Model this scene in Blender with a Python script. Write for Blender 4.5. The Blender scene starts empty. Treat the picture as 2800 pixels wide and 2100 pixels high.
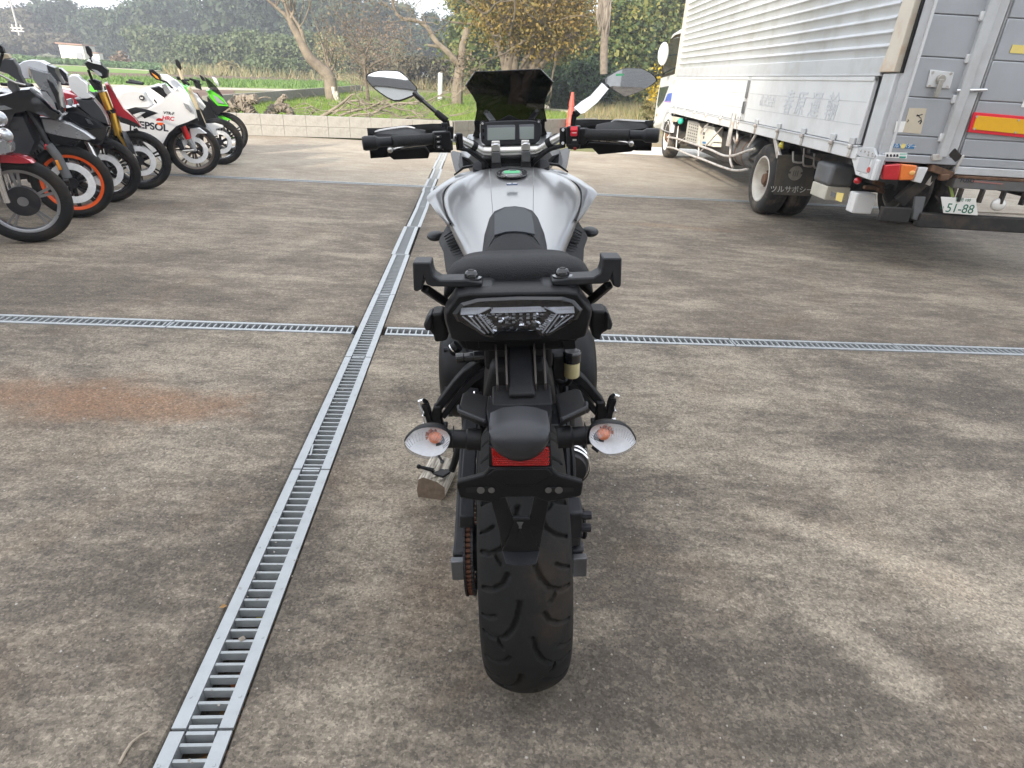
import bpy, bmesh, math, random
import numpy as np
from mathutils import Vector, Matrix, Euler
D = bpy.data
SC = bpy.context.scene
COL = SC.collection
PI = math.pi
R = math.radians

# ------------------------------------------------------------------ camera, sky, sun, exposure
CAM_F, CAM_PITCH, CAM_ROLL, CAM_H = 1686.78, 0.462483, 0.0569728, 1.31703     # focal length in photo pixels, angles, height in metres
_cp, _sp, _c, _s = math.cos(CAM_PITCH), math.sin(CAM_PITCH), math.cos(CAM_ROLL), math.sin(CAM_ROLL)
V_F = Vector((0, _cp, -_sp)); _U = Vector((0, _sp, _cp)); _R = Vector((1, 0, 0))
V_R = _R*_c + _U*_s; V_U = _U*_c - _R*_s
CAM_P = Vector((0, 0, CAM_H))
cam = D.cameras.new('camera'); cam_ob = D.objects.new('camera', cam); COL.objects.link(cam_ob)
cam.sensor_width = 36; cam.sensor_fit = 'HORIZONTAL'; cam.lens = 36*CAM_F/2800
cam.clip_start = 0.03; cam.clip_end = 3000
m = Matrix((V_R, V_U, -V_F)).transposed().to_4x4(); m.translation = CAM_P
cam_ob.matrix_world = m
SC.camera = cam_ob

SUN_ELEV, SUN_AZ = R(22), R(-152)        # azimuth measured from +Y (away from the camera) towards +X
sun_dir = Vector((math.sin(SUN_AZ)*math.cos(SUN_ELEV), math.cos(SUN_AZ)*math.cos(SUN_ELEV), math.sin(SUN_ELEV)))
world = D.worlds.new('World'); SC.world = world; world.use_nodes = True
wn = world.node_tree.nodes; wl = world.node_tree.links
wn.clear()
w_out = wn.new('ShaderNodeOutputWorld'); w_bg = wn.new('ShaderNodeBackground')
w_sky = wn.new('ShaderNodeTexSky'); w_sky.sky_type = 'NISHITA'; w_sky.sun_disc = False
w_sky.sun_elevation = SUN_ELEV; w_sky.sun_rotation = SUN_AZ
w_sky.dust_density = 3.0; w_sky.air_density = 1.0
w_tc = wn.new('ShaderNodeTexCoord'); w_map = wn.new('ShaderNodeMapping'); w_map.inputs['Scale'].default_value = (1.0, 1.0, 2.6)
w_nz = wn.new('ShaderNodeTexNoise'); w_nz.inputs['Scale'].default_value = 2.3; w_nz.inputs['Detail'].default_value = 7; w_nz.inputs['Roughness'].default_value = .58
w_rp = wn.new('ShaderNodeValToRGB'); w_rp.color_ramp.elements[0].position = .36; w_rp.color_ramp.elements[1].position = .56
w_rp.color_ramp.elements[0].color = (.30, .30, .30, 1); w_rp.color_ramp.elements[1].color = (.95, .95, .95, 1)
w_mx = wn.new('ShaderNodeMix'); w_mx.data_type = 'RGBA'
w_mx.inputs[7].default_value = (8.6, 8.9, 9.4, 1)          # sunlit cloud
wl.new(w_tc.outputs['Generated'], w_map.inputs['Vector']); wl.new(w_map.outputs['Vector'], w_nz.inputs['Vector'])
wl.new(w_nz.outputs['Fac'], w_rp.inputs['Fac']); wl.new(w_rp.outputs['Color'], w_mx.inputs[0])
wl.new(w_sky.outputs['Color'], w_mx.inputs[6]); wl.new(w_mx.outputs[2], w_bg.inputs['Color'])
w_bg.inputs['Strength'].default_value = 0.13
wl.new(w_bg.outputs['Background'], w_out.inputs['Surface'])

sun = D.lights.new('sun', 'SUN'); sun_ob = D.objects.new('sun', sun); COL.objects.link(sun_ob)
sun.energy = 4.4; sun.angle = R(3); sun.color = (1.0, .91, .78)
sun_ob.rotation_euler = sun_dir.to_track_quat('Z', 'Y').to_euler()
sun_ob.location = (-6, -10, 20)

SC.view_settings.view_transform = 'Standard'; SC.view_settings.look = 'None'
SC.view_settings.exposure = 0.98; SC.view_settings.gamma = 1.0; SC.view_settings.use_curve_mapping = False
SC.render.engine = 'CYCLES'
SC.cycles.use_denoising = True
SC.cycles.max_bounces = 7; SC.cycles.diffuse_bounces = 3; SC.cycles.glossy_bounces = 3; SC.cycles.transmission_bounces = 5
SC.cycles.transparent_max_bounces = 8; SC.cycles.volume_bounces = 0; SC.cycles.volume_step_rate = 4
SC.cycles.caustics_reflective = False; SC.cycles.caustics_refractive = False
SC.cycles.sample_clamp_indirect = 6

# ------------------------------------------------------------------ measuring from the photograph
def ray(x, y):
    return V_F + V_R*((x-1400)/CAM_F) - V_U*((y-1050)/CAM_F)
def gz(x, y, z=0.0):
    d = ray(x, y); return CAM_P + d*((z-CAM_H)/d.z)
def gy(x, y, Y):
    d = ray(x, y); return CAM_P + d*(Y/d.y)
def gx(x, y, X):
    d = ray(x, y); return CAM_P + d*(X/d.x)
CROP = {1: (960, 140, .39783), 2: (1080, 660, .30741), 3: (1060, 900, .32550), 4: (1080, 1240, .40999), 'm': (980, 180, .12658), 'd': (1300, 320, .09042),
        'r': (1480, 250, .18083), 'b': (0, 100, .34965), 't': (1740, 0, .47920), 'u': (2200, 100, .33746), 'v': (1760, 180, .25316),
        'e': (0, 0, .31646), 'f': (600, 0, .31646), 'g': (1200, 0, .31646), 0: (0, 0, 1.0), 'w': (2450, 0, .18079), 'x': (1780, 0, .15675)}
def px(c, x, y):
    a = CROP[c]; return a[0]+a[2]*x, a[1]+a[2]*y

# ------------------------------------------------------------------ materials
MATS = {}
def mat(name, col, rough=.5, metal=0.0, var=.12, scale=6.0, bump=0.0, bscale=60.0, coat=0.0, spec=.5, dirt=None, dscale=3.0, damt=.5, trans=0.0, ior=1.45, alpha=1.0, rvar=.08):
    if name in MATS: return MATS[name]
    M = D.materials.new(name); M.use_nodes = True
    n = M.node_tree.nodes; l = M.node_tree.links
    b = n['Principled BSDF']
    tc = n.new('ShaderNodeTexCoord')
    nz = n.new('ShaderNodeTexNoise'); nz.inputs['Scale'].default_value = scale; nz.inputs['Detail'].default_value = 6; nz.inputs['Roughness'].default_value = .62
    l.new(tc.outputs['Object'], nz.inputs['Vector'])
    rp = n.new('ShaderNodeValToRGB')
    c0 = [max(0, c*(1-var)) for c in col[:3]]; c1 = [min(1, c*(1+var)) for c in col[:3]]
    rp.color_ramp.elements[0].position = .3; rp.color_ramp.elements[1].position = .7
    rp.color_ramp.elements[0].color = (*c0, 1); rp.color_ramp.elements[1].color = (*c1, 1)
    l.new(nz.outputs['Fac'], rp.inputs['Fac'])
    last = rp.outputs['Color']
    if dirt:
        n2 = n.new('ShaderNodeTexNoise'); n2.inputs['Scale'].default_value = dscale; n2.inputs['Detail'].default_value = 8; n2.inputs['Roughness'].default_value = .7
        l.new(tc.outputs['Object'], n2.inputs['Vector'])
        r2 = n.new('ShaderNodeValToRGB'); r2.color_ramp.elements[0].position = .48; r2.color_ramp.elements[1].position = .68
        r2.color_ramp.elements[0].color = (0, 0, 0, 1); r2.color_ramp.elements[1].color = (damt, damt, damt, 1)
        l.new(n2.outputs['Fac'], r2.inputs['Fac'])
        mx = n.new('ShaderNodeMix'); mx.data_type = 'RGBA'; mx.inputs[7].default_value = (*dirt, 1)
        l.new(r2.outputs['Color'], mx.inputs[0]); l.new(last, mx.inputs[6]); last = mx.outputs[2]
    l.new(last, b.inputs['Base Color'])
    mr = n.new('ShaderNodeMapRange'); mr.inputs[3].default_value = max(0.02, rough-rvar); mr.inputs[4].default_value = min(1, rough+rvar)
    l.new(nz.outputs['Fac'], mr.inputs[0]); l.new(mr.outputs[0], b.inputs['Roughness'])
    b.inputs['Metallic'].default_value = metal
    b.inputs['Specular IOR Level'].default_value = spec
    b.inputs['Coat Weight'].default_value = coat; b.inputs['Coat Roughness'].default_value = .06
    b.inputs['Transmission Weight'].default_value = trans; b.inputs['IOR'].default_value = ior
    b.inputs['Alpha'].default_value = alpha
    if bump:
        n3 = n.new('ShaderNodeTexNoise'); n3.inputs['Scale'].default_value = bscale; n3.inputs['Detail'].default_value = 3
        l.new(tc.outputs['Object'], n3.inputs['Vector'])
        bp = n.new('ShaderNodeBump'); bp.inputs['Strength'].default_value = bump; bp.inputs['Distance'].default_value = .01
        l.new(n3.outputs['Fac'], bp.inputs['Height']); l.new(bp.outputs['Normal'], b.inputs['Normal'])
    MATS[name] = M
    return M
def leaf_mat(name, cols, trans=.25, rough=.55):
    M = D.materials.new(name); M.use_nodes = True
    n = M.node_tree.nodes; l = M.node_tree.links
    b = n['Principled BSDF']
    g = n.new('ShaderNodeNewGeometry'); rp = n.new('ShaderNodeValToRGB')
    tc = n.new('ShaderNodeTexCoord'); nz = n.new('ShaderNodeTexNoise'); nz.inputs['Scale'].default_value = .55; nz.inputs['Detail'].default_value = 3
    l.new(tc.outputs['Object'], nz.inputs['Vector'])
    ma = n.new('ShaderNodeMath'); ma.operation = 'MULTIPLY_ADD'; ma.inputs[1].default_value = .55
    mb = n.new('ShaderNodeMath'); mb.operation = 'MULTIPLY'; mb.inputs[1].default_value = .5
    l.new(nz.outputs['Fac'], mb.inputs[0]); l.new(g.outputs['Random Per Island'], ma.inputs[0]); l.new(mb.outputs[0], ma.inputs[2])
    l.new(ma.outputs[0], rp.inputs['Fac'])
    e = rp.color_ramp.elements
    while len(e) < len(cols): e.new(.5)
    for i, c in enumerate(cols): e[i].position = .1+.8*i/(len(cols)-1); e[i].color = (*c, 1)
    l.new(rp.outputs['Color'], b.inputs['Base Color'])
    b.inputs['Roughness'].default_value = rough; b.inputs['Specular IOR Level'].default_value = .3
    if trans:
        t = n.new('ShaderNodeBsdfTranslucent'); mx = n.new('ShaderNodeMixShader'); mx.inputs[0].default_value = trans
        l.new(rp.outputs['Color'], t.inputs['Color']); l.new(b.outputs[0], mx.inputs[1]); l.new(t.outputs[0], mx.inputs[2])
        l.new(mx.outputs[0], n['Material Output'].inputs['Surface'])
    return M

# ------------------------------------------------------------------ mesh building
def link(name, me, m=None, parent=None, loc=None):
    o = D.objects.new(name, me); COL.objects.link(o)
    if m is not None and len(me.materials) == 0: me.materials.append(m)
    if parent is not None: o.parent = parent
    if loc is not None: o.location = loc
    return o
def tag(o, label=None, cat=None, group=None, kind=None):
    if label: o['label'] = label
    if cat: o['category'] = cat
    if group: o['group'] = group
    if kind: o['kind'] = kind
    return o
def empty(name, loc=(0, 0, 0), rot=(0, 0, 0), label=None, cat=None, group=None):
    o = D.objects.new(name, None); COL.objects.link(o); o.location = loc; o.rotation_euler = rot
    o.empty_display_size = .1
    return tag(o, label, cat, group)
def frame_from(d, up=Vector((0, 0, 1))):
    d = d.normalized()
    s = d.cross(up)
    if s.length < 1e-4: s = d.cross(Vector((1, 0, 0)))
    s.normalize(); u = s.cross(d)
    return s, u
class MB:
    def __init__(s): s.v = []; s.f = []; s.fm = []; s.mi = 0
    def add(s, vs, fs):
        b = len(s.v); s.v += [Vector(v) for v in vs]; s.f += [[i+b for i in f] for f in fs]; s.fm += [s.mi]*len(fs); return s
    def box(s, c, size, rot=None, M=None):
        hx, hy, hz = size[0]/2, size[1]/2, size[2]/2
        vs = [Vector((x, y, z)) for z in (-hz, hz) for y in (-hy, hy) for x in (-hx, hx)]
        if rot is not None: e = Euler(rot).to_matrix(); vs = [e@v for v in vs]
        vs = [v+Vector(c) for v in vs]
        if M is not None: vs = [M@v for v in vs]
        return s.add(vs, [[0, 2, 3, 1], [4, 5, 7, 6], [0, 1, 5, 4], [2, 6, 7, 3], [0, 4, 6, 2], [1, 3, 7, 5]])
    def beam(s, p0, p1, w, h, up=(0, 0, 1)):
        p0, p1 = Vector(p0), Vector(p1); sd, u = frame_from(p1-p0, Vector(up))
        vs = [p+sd*(a*w/2)+u*(b*h/2) for p in (p0, p1) for a, b in ((-1, -1), (1, -1), (1, 1), (-1, 1))]
        return s.add(vs, [[3, 2, 1, 0], [4, 5, 6, 7], [0, 1, 5, 4], [1, 2, 6, 5], [2, 3, 7, 6], [3, 0, 4, 7]])
    def tube(s, pts, r, n=10, cap=True, flat=1.0, up=(0, 0, 1)):
        pts = [Vector(p) for p in pts]; k = len(pts)
        rs = r if isinstance(r, (list, tuple)) else [r]*k
        b = len(s.v); prev = None
        for i, p in enumerate(pts):
            d = (pts[min(i+1, k-1)]-pts[max(i-1, 0)])
            if prev is None: sd, u = frame_from(d, Vector(up))
            else:
                d = d.normalized(); u = (prev - d*prev.dot(d))
                if u.length < 1e-5: sd, u = frame_from(d, Vector(up))
                u.normalize(); sd = d.cross(u)
            prev = u
            for j in range(n):
                a = 2*PI*j/n; s.v.append(p + sd*(math.cos(a)*rs[i]) + u*(math.sin(a)*rs[i]*flat))
        fs = [[b+i*n+j, b+i*n+(j+1) % n, b+(i+1)*n+(j+1) % n, b+(i+1)*n+j] for i in range(k-1) for j in range(n)]
        if cap: fs += [[b+j for j in reversed(range(n))], [b+(k-1)*n+j for j in range(n)]]
        s.f += fs; s.fm += [s.mi]*len(fs); return s
    def cyl(s, p0, p1, r0, r1=None, n=16, cap=True): return s.tube([p0, p1], [r0, r0 if r1 is None else r1], n, cap)
    def lathe(s, prof, c=(0, 0, 0), axis='x', n=48, closed=False, M=None):
        b = len(s.v); k = len(prof); c = Vector(c)
        for i in range(n):
            a = 2*PI*i/n
            for h, r in prof:
                v = Vector((h, r*math.cos(a), r*math.sin(a)))
                if axis == 'y': v = Vector((v.y, v.x, v.z))
                elif axis == 'z': v = Vector((v.y, v.z, v.x))
                v = v+c
                s.v.append(M@v if M is not None else v)
        kk = k if closed else k-1
        fs = [[b+i*k+j, b+((i+1) % n)*k+j, b+((i+1) % n)*k+(j+1) % k, b+i*k+(j+1) % k] for i in range(n) for j in range(kk)]
        s.f += fs; s.fm += [s.mi]*len(fs); return s
    def prism(s, poly, off):
        """poly: 3-D outline, off: vector (or list of vectors) to the other face"""
        k = len(poly); a = [Vector(p) for p in poly]
        o = [Vector(off)]*k if not isinstance(off, list) else [Vector(q) for q in off]
        vs = a + [p+q for p, q in zip(a, o)]
        return s.add(vs, [list(range(k)), list(reversed(range(k, 2*k)))] + [[i, k+i, k+(i+1) % k, (i+1) % k] for i in range(k)])
    def loft(s, rings, cap=True, closed=True):
        b = len(s.v); n = len(rings[0])
        for r in rings: s.v += [Vector(p) for p in r]
        kk = n if closed else n-1
        fs = [[b+i*n+j, b+i*n+(j+1) % n, b+(i+1)*n+(j+1) % n, b+(i+1)*n+j] for i in range(len(rings)-1) for j in range(kk)]
        if cap and closed: fs += [list(reversed(range(b, b+n))), list(range(b+(len(rings)-1)*n, b+len(rings)*n))]
        s.f += fs; s.fm += [s.mi]*len(fs); return s
    def ell(s, c, r, n=16, m=10, M=None):
        b = len(s.v); c = Vector(c)
        for i in range(m+1):
            t = PI*i/m
            for j in range(n):
                a = 2*PI*j/n
                v = c+Vector((r[0]*math.sin(t)*math.cos(a), r[1]*math.sin(t)*math.sin(a), r[2]*math.cos(t)))
                s.v.append(M@v if M is not None else v)
        fs = [[b+i*n+j, b+(i+1)*n+j, b+(i+1)*n+(j+1) % n, b+i*n+(j+1) % n] for i in range(m) for j in range(n)]
        s.f += fs; s.fm += [s.mi]*len(fs); return s
    def mesh(s, name, mats=None, smooth=False, angle=None):
        me = D.meshes.new(name); me.from_pydata([tuple(v) for v in s.v], [], s.f)
        me.validate(); bm = bmesh.new(); bm.from_mesh(me)
        bmesh.ops.remove_doubles(bm, verts=bm.verts, dist=1e-6)
        bmesh.ops.recalc_face_normals(bm, faces=bm.faces); bm.to_mesh(me); bm.free()
        if mats is not None:
            for q in (mats if isinstance(mats, (list, tuple)) else [mats]): me.materials.append(q)
            if isinstance(mats, (list, tuple)) and len(me.polygons) == len(s.fm):
                for p, i in zip(me.polygons, s.fm): p.material_index = i
        if smooth or angle:
            for p in me.polygons: p.use_smooth = True
            if angle: me.set_sharp_from_angle(angle=R(angle))
        return me
    def build(s, name, m, parent=None, smooth=False, angle=None, bevel=0, bseg=2, sub=0, loc=None):
        if angle is None and (smooth or bevel): angle = None if sub else 40
        me = s.mesh(name, m, smooth or bool(sub), angle)
        o = link(name, me, None, parent, loc)
        if bevel:
            q = o.modifiers.new('bevel', 'BEVEL'); q.width = bevel; q.segments = bseg; q.limit_method = 'ANGLE'; q.angle_limit = R(32)
        if sub:
            q = o.modifiers.new('sub', 'SUBSURF'); q.levels = sub; q.render_levels = sub
        return o
def arr_mesh(name, V, F, m=None, smooth=False):
    """fast mesh from numpy arrays: V (n,3), F (k,3 or 4)"""
    me = D.meshes.new(name); V = np.ascontiguousarray(V, np.float32); F = np.ascontiguousarray(F, np.int32); k = F.shape[1]
    me.vertices.add(len(V)); me.vertices.foreach_set('co', V.ravel())
    me.loops.add(F.size); me.loops.foreach_set('vertex_index', F.ravel())
    me.polygons.add(len(F)); me.polygons.foreach_set('loop_start', np.arange(0, F.size, k, dtype=np.int32)); me.polygons.foreach_set('loop_total', np.full(len(F), k, np.int32))
    if smooth: me.polygons.foreach_set('use_smooth', np.ones(len(F), bool))
    me.update(calc_edges=True); me.validate()
    if m is not None: me.materials.append(m)
    return me
def text_mesh(txt, size, m, name, parent, M, depth=.0008, align='CENTER', shear=0.0, bold=0.0):
    c = D.curves.new(name, 'FONT'); c.body = txt; c.size = size; c.extrude = depth; c.align_x = align; c.align_y = 'CENTER'; c.shear = shear; c.offset = bold
    o = D.objects.new(name, c); COL.objects.link(o)
    dg = bpy.context.evaluated_depsgraph_get(); me = D.meshes.new_from_object(o.evaluated_get(dg)); D.objects.remove(o)
    me.materials.clear(); me.materials.append(m); me.transform(M)
    return link(name, me, None, parent)
RNG = random.Random(7)
# ------------------------------------------------------------------ materials of the ground
TH, PHI = -.0760735, .064912
O0 = Vector((-.636364, .856453, 0)); dM = Vector((math.sin(TH), math.cos(TH), 0)); nM = Vector((dM.y, -dM.x, 0))
dC = Vector((math.cos(PHI), math.sin(PHI), 0)); nC = Vector((-dC.y, dC.x, 0))
ON = Vector((0, 3.26867, 0)); OF = Vector((0, 8.22046, 0))
WM, WC = .1326, .1164
STAINS_SHADOWS = []
def sub1(n, l, s):
    q = n.new('ShaderNodeMapRange'); q.inputs[1].default_value = 1.2; q.inputs[2].default_value = 2.6; l.new(s, q.inputs[0]); return q.outputs[0]
def stain_shadow(x, y, w, h, rot, col, amt): STAINS_SHADOWS.append((gz(x, y), w, h, rot, col, amt))
BRN, DRK, PAL = (.25, .145, .085), (.070, .064, .058), (.44, .395, .325)
stain_shadow(170, 1085, .62, .17, .0, BRN, .75); stain_shadow(420, 1120, .45, .10, .1, BRN, .5); stain_shadow(130, 790, 1.1, .34, .06, DRK, .62); stain_shadow(520, 700, .9, .22, 0, DRK, .5); stain_shadow(300, 560, 1.6, .30, .1, DRK, .45)
stain_shadow(2420, 1190, .75, .20, -.35, DRK, .55); stain_shadow(2650, 1080, .7, .25, -.2, DRK, .55); stain_shadow(2380, 1780, .075, .26, .62, PAL, .85); stain_shadow(2660, 1640, .30, .10, -.75, PAL, .75); stain_shadow(2290, 1480, .34, .05, -.5, PAL, .55); stain_shadow(1830, 1240, .20, .12, .2, PAL, .55)
stain_shadow(2080, 1110, .40, .09, -.2, PAL, .5); stain_shadow(1900, 835, .20, .13, 0, PAL, .55); stain_shadow(2150, 700, .5, .09, -.3, PAL, .5); stain_shadow(1760, 1540, .17, .30, .2, DRK, .5); stain_shadow(2250, 1280, .45, .1, -.4, PAL, .4); stain_shadow(1080, 1290, .13, .5, .08, PAL, .45); stain_shadow(1010, 1010, .12, .3, .08, PAL, .4)
stain_shadow(1700, 1950, .3, .14, 0, DRK, .4); stain_shadow(1950, 1700, .12, .10, 0, PAL, .35); stain_shadow(330, 1500, .5, .2, .2, DRK, .3); stain_shadow(760, 760, .35, .07, 0, PAL, .5); stain_shadow(1000, 700, .4, .07, 0, PAL, .4); stain_shadow(850, 600, .7, .08, .1, PAL, .45); stain_shadow(1850, 620, .8, .10, -.1, BRN, .35); stain_shadow(2600, 820, .8, .1, -.25, PAL, .4)
stain_shadow(2560, 630, 1.2, .30, .1, DRK, .5); stain_shadow(1580, 1330, .10, .35, .1, DRK, .35)  # truck's shadow painted under its tail, then a dark strip beneath the motorcycle
def concrete_mat(name, dark, light, tint, seed, contrast=1.0, grain=1.0, marks=False):
    M = D.materials.new(name); M.use_nodes = True
    n = M.node_tree.nodes; l = M.node_tree.links; b = n['Principled BSDF']
    tc = n.new('ShaderNodeTexCoord'); mp = n.new('ShaderNodeMapping'); mp.inputs['Location'].default_value = (seed*3.1, seed*1.7, seed)
    l.new(tc.outputs['Object'], mp.inputs['Vector'])
    def noise(scale, det, rough, vec=None, dist=0.0):
        q = n.new('ShaderNodeTexNoise'); q.inputs['Scale'].default_value = scale; q.inputs['Detail'].default_value = det; q.inputs['Roughness'].default_value = rough; q.inputs['Distortion'].default_value = dist
        l.new(vec or mp.outputs['Vector'], q.inputs['Vector']); return q.outputs['Fac']
    def ramp(src, stops):
        q = n.new('ShaderNodeValToRGB'); e = q.color_ramp.elements
        while len(e) < len(stops): e.new(.5)
        for i, (p, c) in enumerate(stops): e[i].position = p; e[i].color = (*c, 1) if isinstance(c, tuple) else (c, c, c, 1)
        l.new(src, q.inputs['Fac']); return q.outputs['Color']
    def mix(f, a, c, mode='MIX'):
        q = n.new('ShaderNodeMix'); q.data_type = 'RGBA'; q.blend_type = mode
        for s, v in ((0, f), (6, a), (7, c)):
            if isinstance(v, (int, float)): q.inputs[s].default_value = v
            elif isinstance(v, tuple): q.inputs[s].default_value = (*v, 1)
            else: l.new(v, q.inputs[s])
        return q.outputs[2]
    def mad(a, k, c):
        q = n.new('ShaderNodeMath'); q.operation = 'MULTIPLY_ADD'; q.inputs[1].default_value = k; l.new(a, q.inputs[0])
        if isinstance(c, (int, float)): q.inputs[2].default_value = c
        else: l.new(c, q.inputs[2])
        return q.outputs[0]
    st = n.new('ShaderNodeMapping'); st.inputs['Scale'].default_value = (.6, 1.6, 1); st.inputs['Rotation'].default_value = (0, 0, -.25); l.new(mp.outputs['Vector'], st.inputs['Vector'])
    big = noise(.75, 5, .6, dist=.6); mid = noise(5.5, 12, .80, st.outputs['Vector'], .35); sml = noise(24, 8, .75)
    F = mad(mid, .62*contrast, mad(big, .36, mad(sml, .26*contrast, .5-.62*contrast*.5-.36*.5-.26*contrast*.5)))
    tints = []
    if marks:
        wob = noise(3.2, 8, .75, tc.outputs['Object'])
        grime = [(O0, .125, 60, -TH, DRK, .55), (ON, 60, .10, PHI, DRK, .45), (OF, 60, .12, PHI, DRK, .3)]
        for p, w, h, rot, col, amt in STAINS_SHADOWS+grime:
            q = n.new('ShaderNodeMapping'); q.vector_type = 'TEXTURE'; q.inputs['Location'].default_value = (p.x, p.y, 0); q.inputs['Rotation'].default_value = (0, 0, rot); q.inputs['Scale'].default_value = (w*1.25, h*1.25, 50)
            l.new(tc.outputs['Object'], q.inputs['Vector']); ln = n.new('ShaderNodeVectorMath'); ln.operation = 'LENGTH'; l.new(q.outputs[0], ln.inputs[0])
            d_ = mad(wob, 2.4, ln.outputs['Value']); mr = n.new('ShaderNodeMapRange'); mr.interpolation_type = 'SMOOTHSTEP'; mr.inputs[1].default_value = 1.3; mr.inputs[2].default_value = 2.5; mr.inputs[3].default_value = amt; mr.inputs[4].default_value = 0
            l.new(d_, mr.inputs[0])
            if col is BRN: tints.append(mr.outputs[0])
            else: F = mad(mr.outputs[0], .17 if col is PAL else -.15, F)
    pale = tuple(min(1, c*1.32) for c in light); half = tuple((a+c)/2 for a, c in zip(dark, light))
    base = ramp(F, [(.36, tuple(c*.78 for c in dark)), (.45, tuple(c*1.12 for c in dark)), (.51, half), (.58, light), (.70, pale)])
    base = mix(ramp(noise(1.1, 7, .68, dist=.6), [(.55, 0.0), (.72, .4)]), base, tint)
    for t in tints: base = mix(t, base, BRN)
    # exposed aggregate: pebbles of many tones
    vo = n.new('ShaderNodeTexVoronoi'); vo.inputs['Scale'].default_value = 165; l.new(mp.outputs['Vector'], vo.inputs['Vector'])
    vo2 = n.new('ShaderNodeTexVoronoi'); vo2.inputs['Scale'].default_value = 75; l.new(mp.outputs['Vector'], vo2.inputs['Vector'])
    bw = n.new('ShaderNodeSeparateColor'); l.new(vo.outputs['Color'], bw.inputs[0])
    bw2 = n.new('ShaderNodeSeparateColor'); l.new(vo2.outputs['Color'], bw2.inputs[0])
    gr = ramp(bw.outputs[0], [(0.0, 1-.46*grain), (.25, 1-.2*grain), (.75, 1+.1*grain), (1.0, 1+.50*grain)])
    base = mix(1.0, base, gr, 'MULTIPLY')
    base = mix(ramp(bw2.outputs[1], [(.93, 0.0), (.98, .26*grain)]), base, tuple(min(1, c*1.5) for c in light))
    base = mix(ramp(bw2.outputs[2], [(.90, 0.0), (.97, .45*grain)]), base, tuple(c*.62 for c in dark))
    fine = noise(260, 3, .7)
    base = mix(.55*grain, base, ramp(fine, [(.32, .55), (.5, 1.0), (.68, 1.42)]), 'MULTIPLY')
    l.new(base, b.inputs['Base Color']); b.inputs['Roughness'].default_value = .86; b.inputs['Specular IOR Level'].default_value = .35
    bp = n.new('ShaderNodeBump'); bp.inputs['Strength'].default_value = .55; bp.inputs['Distance'].default_value = .004
    ad = n.new('ShaderNodeMath'); ad.operation = 'ADD'; l.new(fine, ad.inputs[0]); l.new(bw.outputs[1], ad.inputs[1])
    l.new(ad.outputs[0], bp.inputs['Height']); l.new(bp.outputs['Normal'], b.inputs['Normal'])
    return M
M_CONC = concrete_mat('yard_concrete', (.132, .111, .088), (.318, .270, .208), (.215, .150, .098), 1.0, 1.0, .8, True)
M_CONC2 = concrete_mat('yard_concrete_worn', (.142, .118, .092), (.325, .273, .208), (.245, .17, .11), 2.0, .9, .7, True)
M_CONC3 = concrete_mat('yard_concrete_pale', (.25, .21, .165), (.42, .37, .295), (.35, .265, .18), 3.0, .7, .6)
M_APRON = concrete_mat('apron_concrete', (.62, .60, .56), (.78, .76, .71), (.66, .6, .5), 4.0, .4, .4)
M_TRENCH = mat('trench_concrete', (.10, .085, .07), .9, var=.3, scale=20, bump=.3)
M_GALV = mat('galvanised_steel', (.40, .42, .43), .45, .25, var=.10, scale=18, dirt=(.40, .42, .43), dscale=9, damt=.6, bump=.05, bscale=140)
M_GALVD = mat('galvanised_bar', (.37, .39, .395), .5, .2, var=.14, scale=30)
M_DRY = mat('dry_leaf', (.34, .19, .07), .8, var=.5, scale=30)
M_DRYR = mat('rust_leaf', (.30, .10, .03), .8, var=.4, scale=30)
M_DRYG = mat('yellow_leaf', (.42, .38, .06), .7, var=.4, scale=30)

# ------------------------------------------------------------------ yard and its drains
def isect(p, d, q, e):
    k = d.x*e.y-d.y*e.x; t = ((q-p).x*e.y-(q-p).y*e.x)/k; return p+d*t
XL, XR = -26.0, 26.0
vY = Vector((0, 1, 0)); vX = Vector((1, 0, 0))
gM, gC = WM/2+.004, WC/2+.004
LM, RM = (O0-nM*gM, dM), (O0+nM*gM, dM)
sideL, sideR = (Vector((XL, 0, 0)), vY), (Vector((XR, 0, 0)), vY)
rows = [(Vector((0, -16, 0)), vX), (ON-nC*gC, dC), (ON+nC*gC, dC), (OF-nC*gC, dC), (OF+nC*gC, dC), (Vector((0, 13.5, 0)), Vector((1, .06, 0)))]
def slab(name, a, b, lo, hi, m, parts=1, z=0.0, depth=.16):
    c = [isect(*lo, *a), isect(*lo, *b), isect(*hi, *b), isect(*hi, *a)]
    mb = MB(); mb.prism([Vector((p.x, p.y, z)) for p in c], Vector((0, 0, -depth)))
    o = mb.build(name, m, bevel=.006, bseg=1); return tag(o, kind='structure')
for k, mm in ((0, M_CONC), (2, M_CONC2), (4, M_CONC3)):
    slab('yard_slab', sideL, LM, rows[k], rows[k+1], mm); slab('yard_slab', RM, sideR, rows[k], rows[k+1], mm)
mb = MB(); mb.prism([Vector((-40, -20, -.17)), Vector((40, -20, -.17)), Vector((40, 14.6, -.17)), Vector((-40, 14.6, -.17))], Vector((0, 0, -.3)))
tag(mb.build('drain_channel_bed', M_TRENCH), kind='structure')

# bright clean apron and the dirt drive beyond the yard
mb = MB(); mb.prism([Vector((1.45, 13.64, .004)), Vector((26, 15.1, .004)), Vector((26, 16.9, .004)), Vector((1.75, 15.35, .004))], Vector((0, 0, -.2)))
tag(mb.build('concrete_apron', M_APRON), kind='structure')

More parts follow.
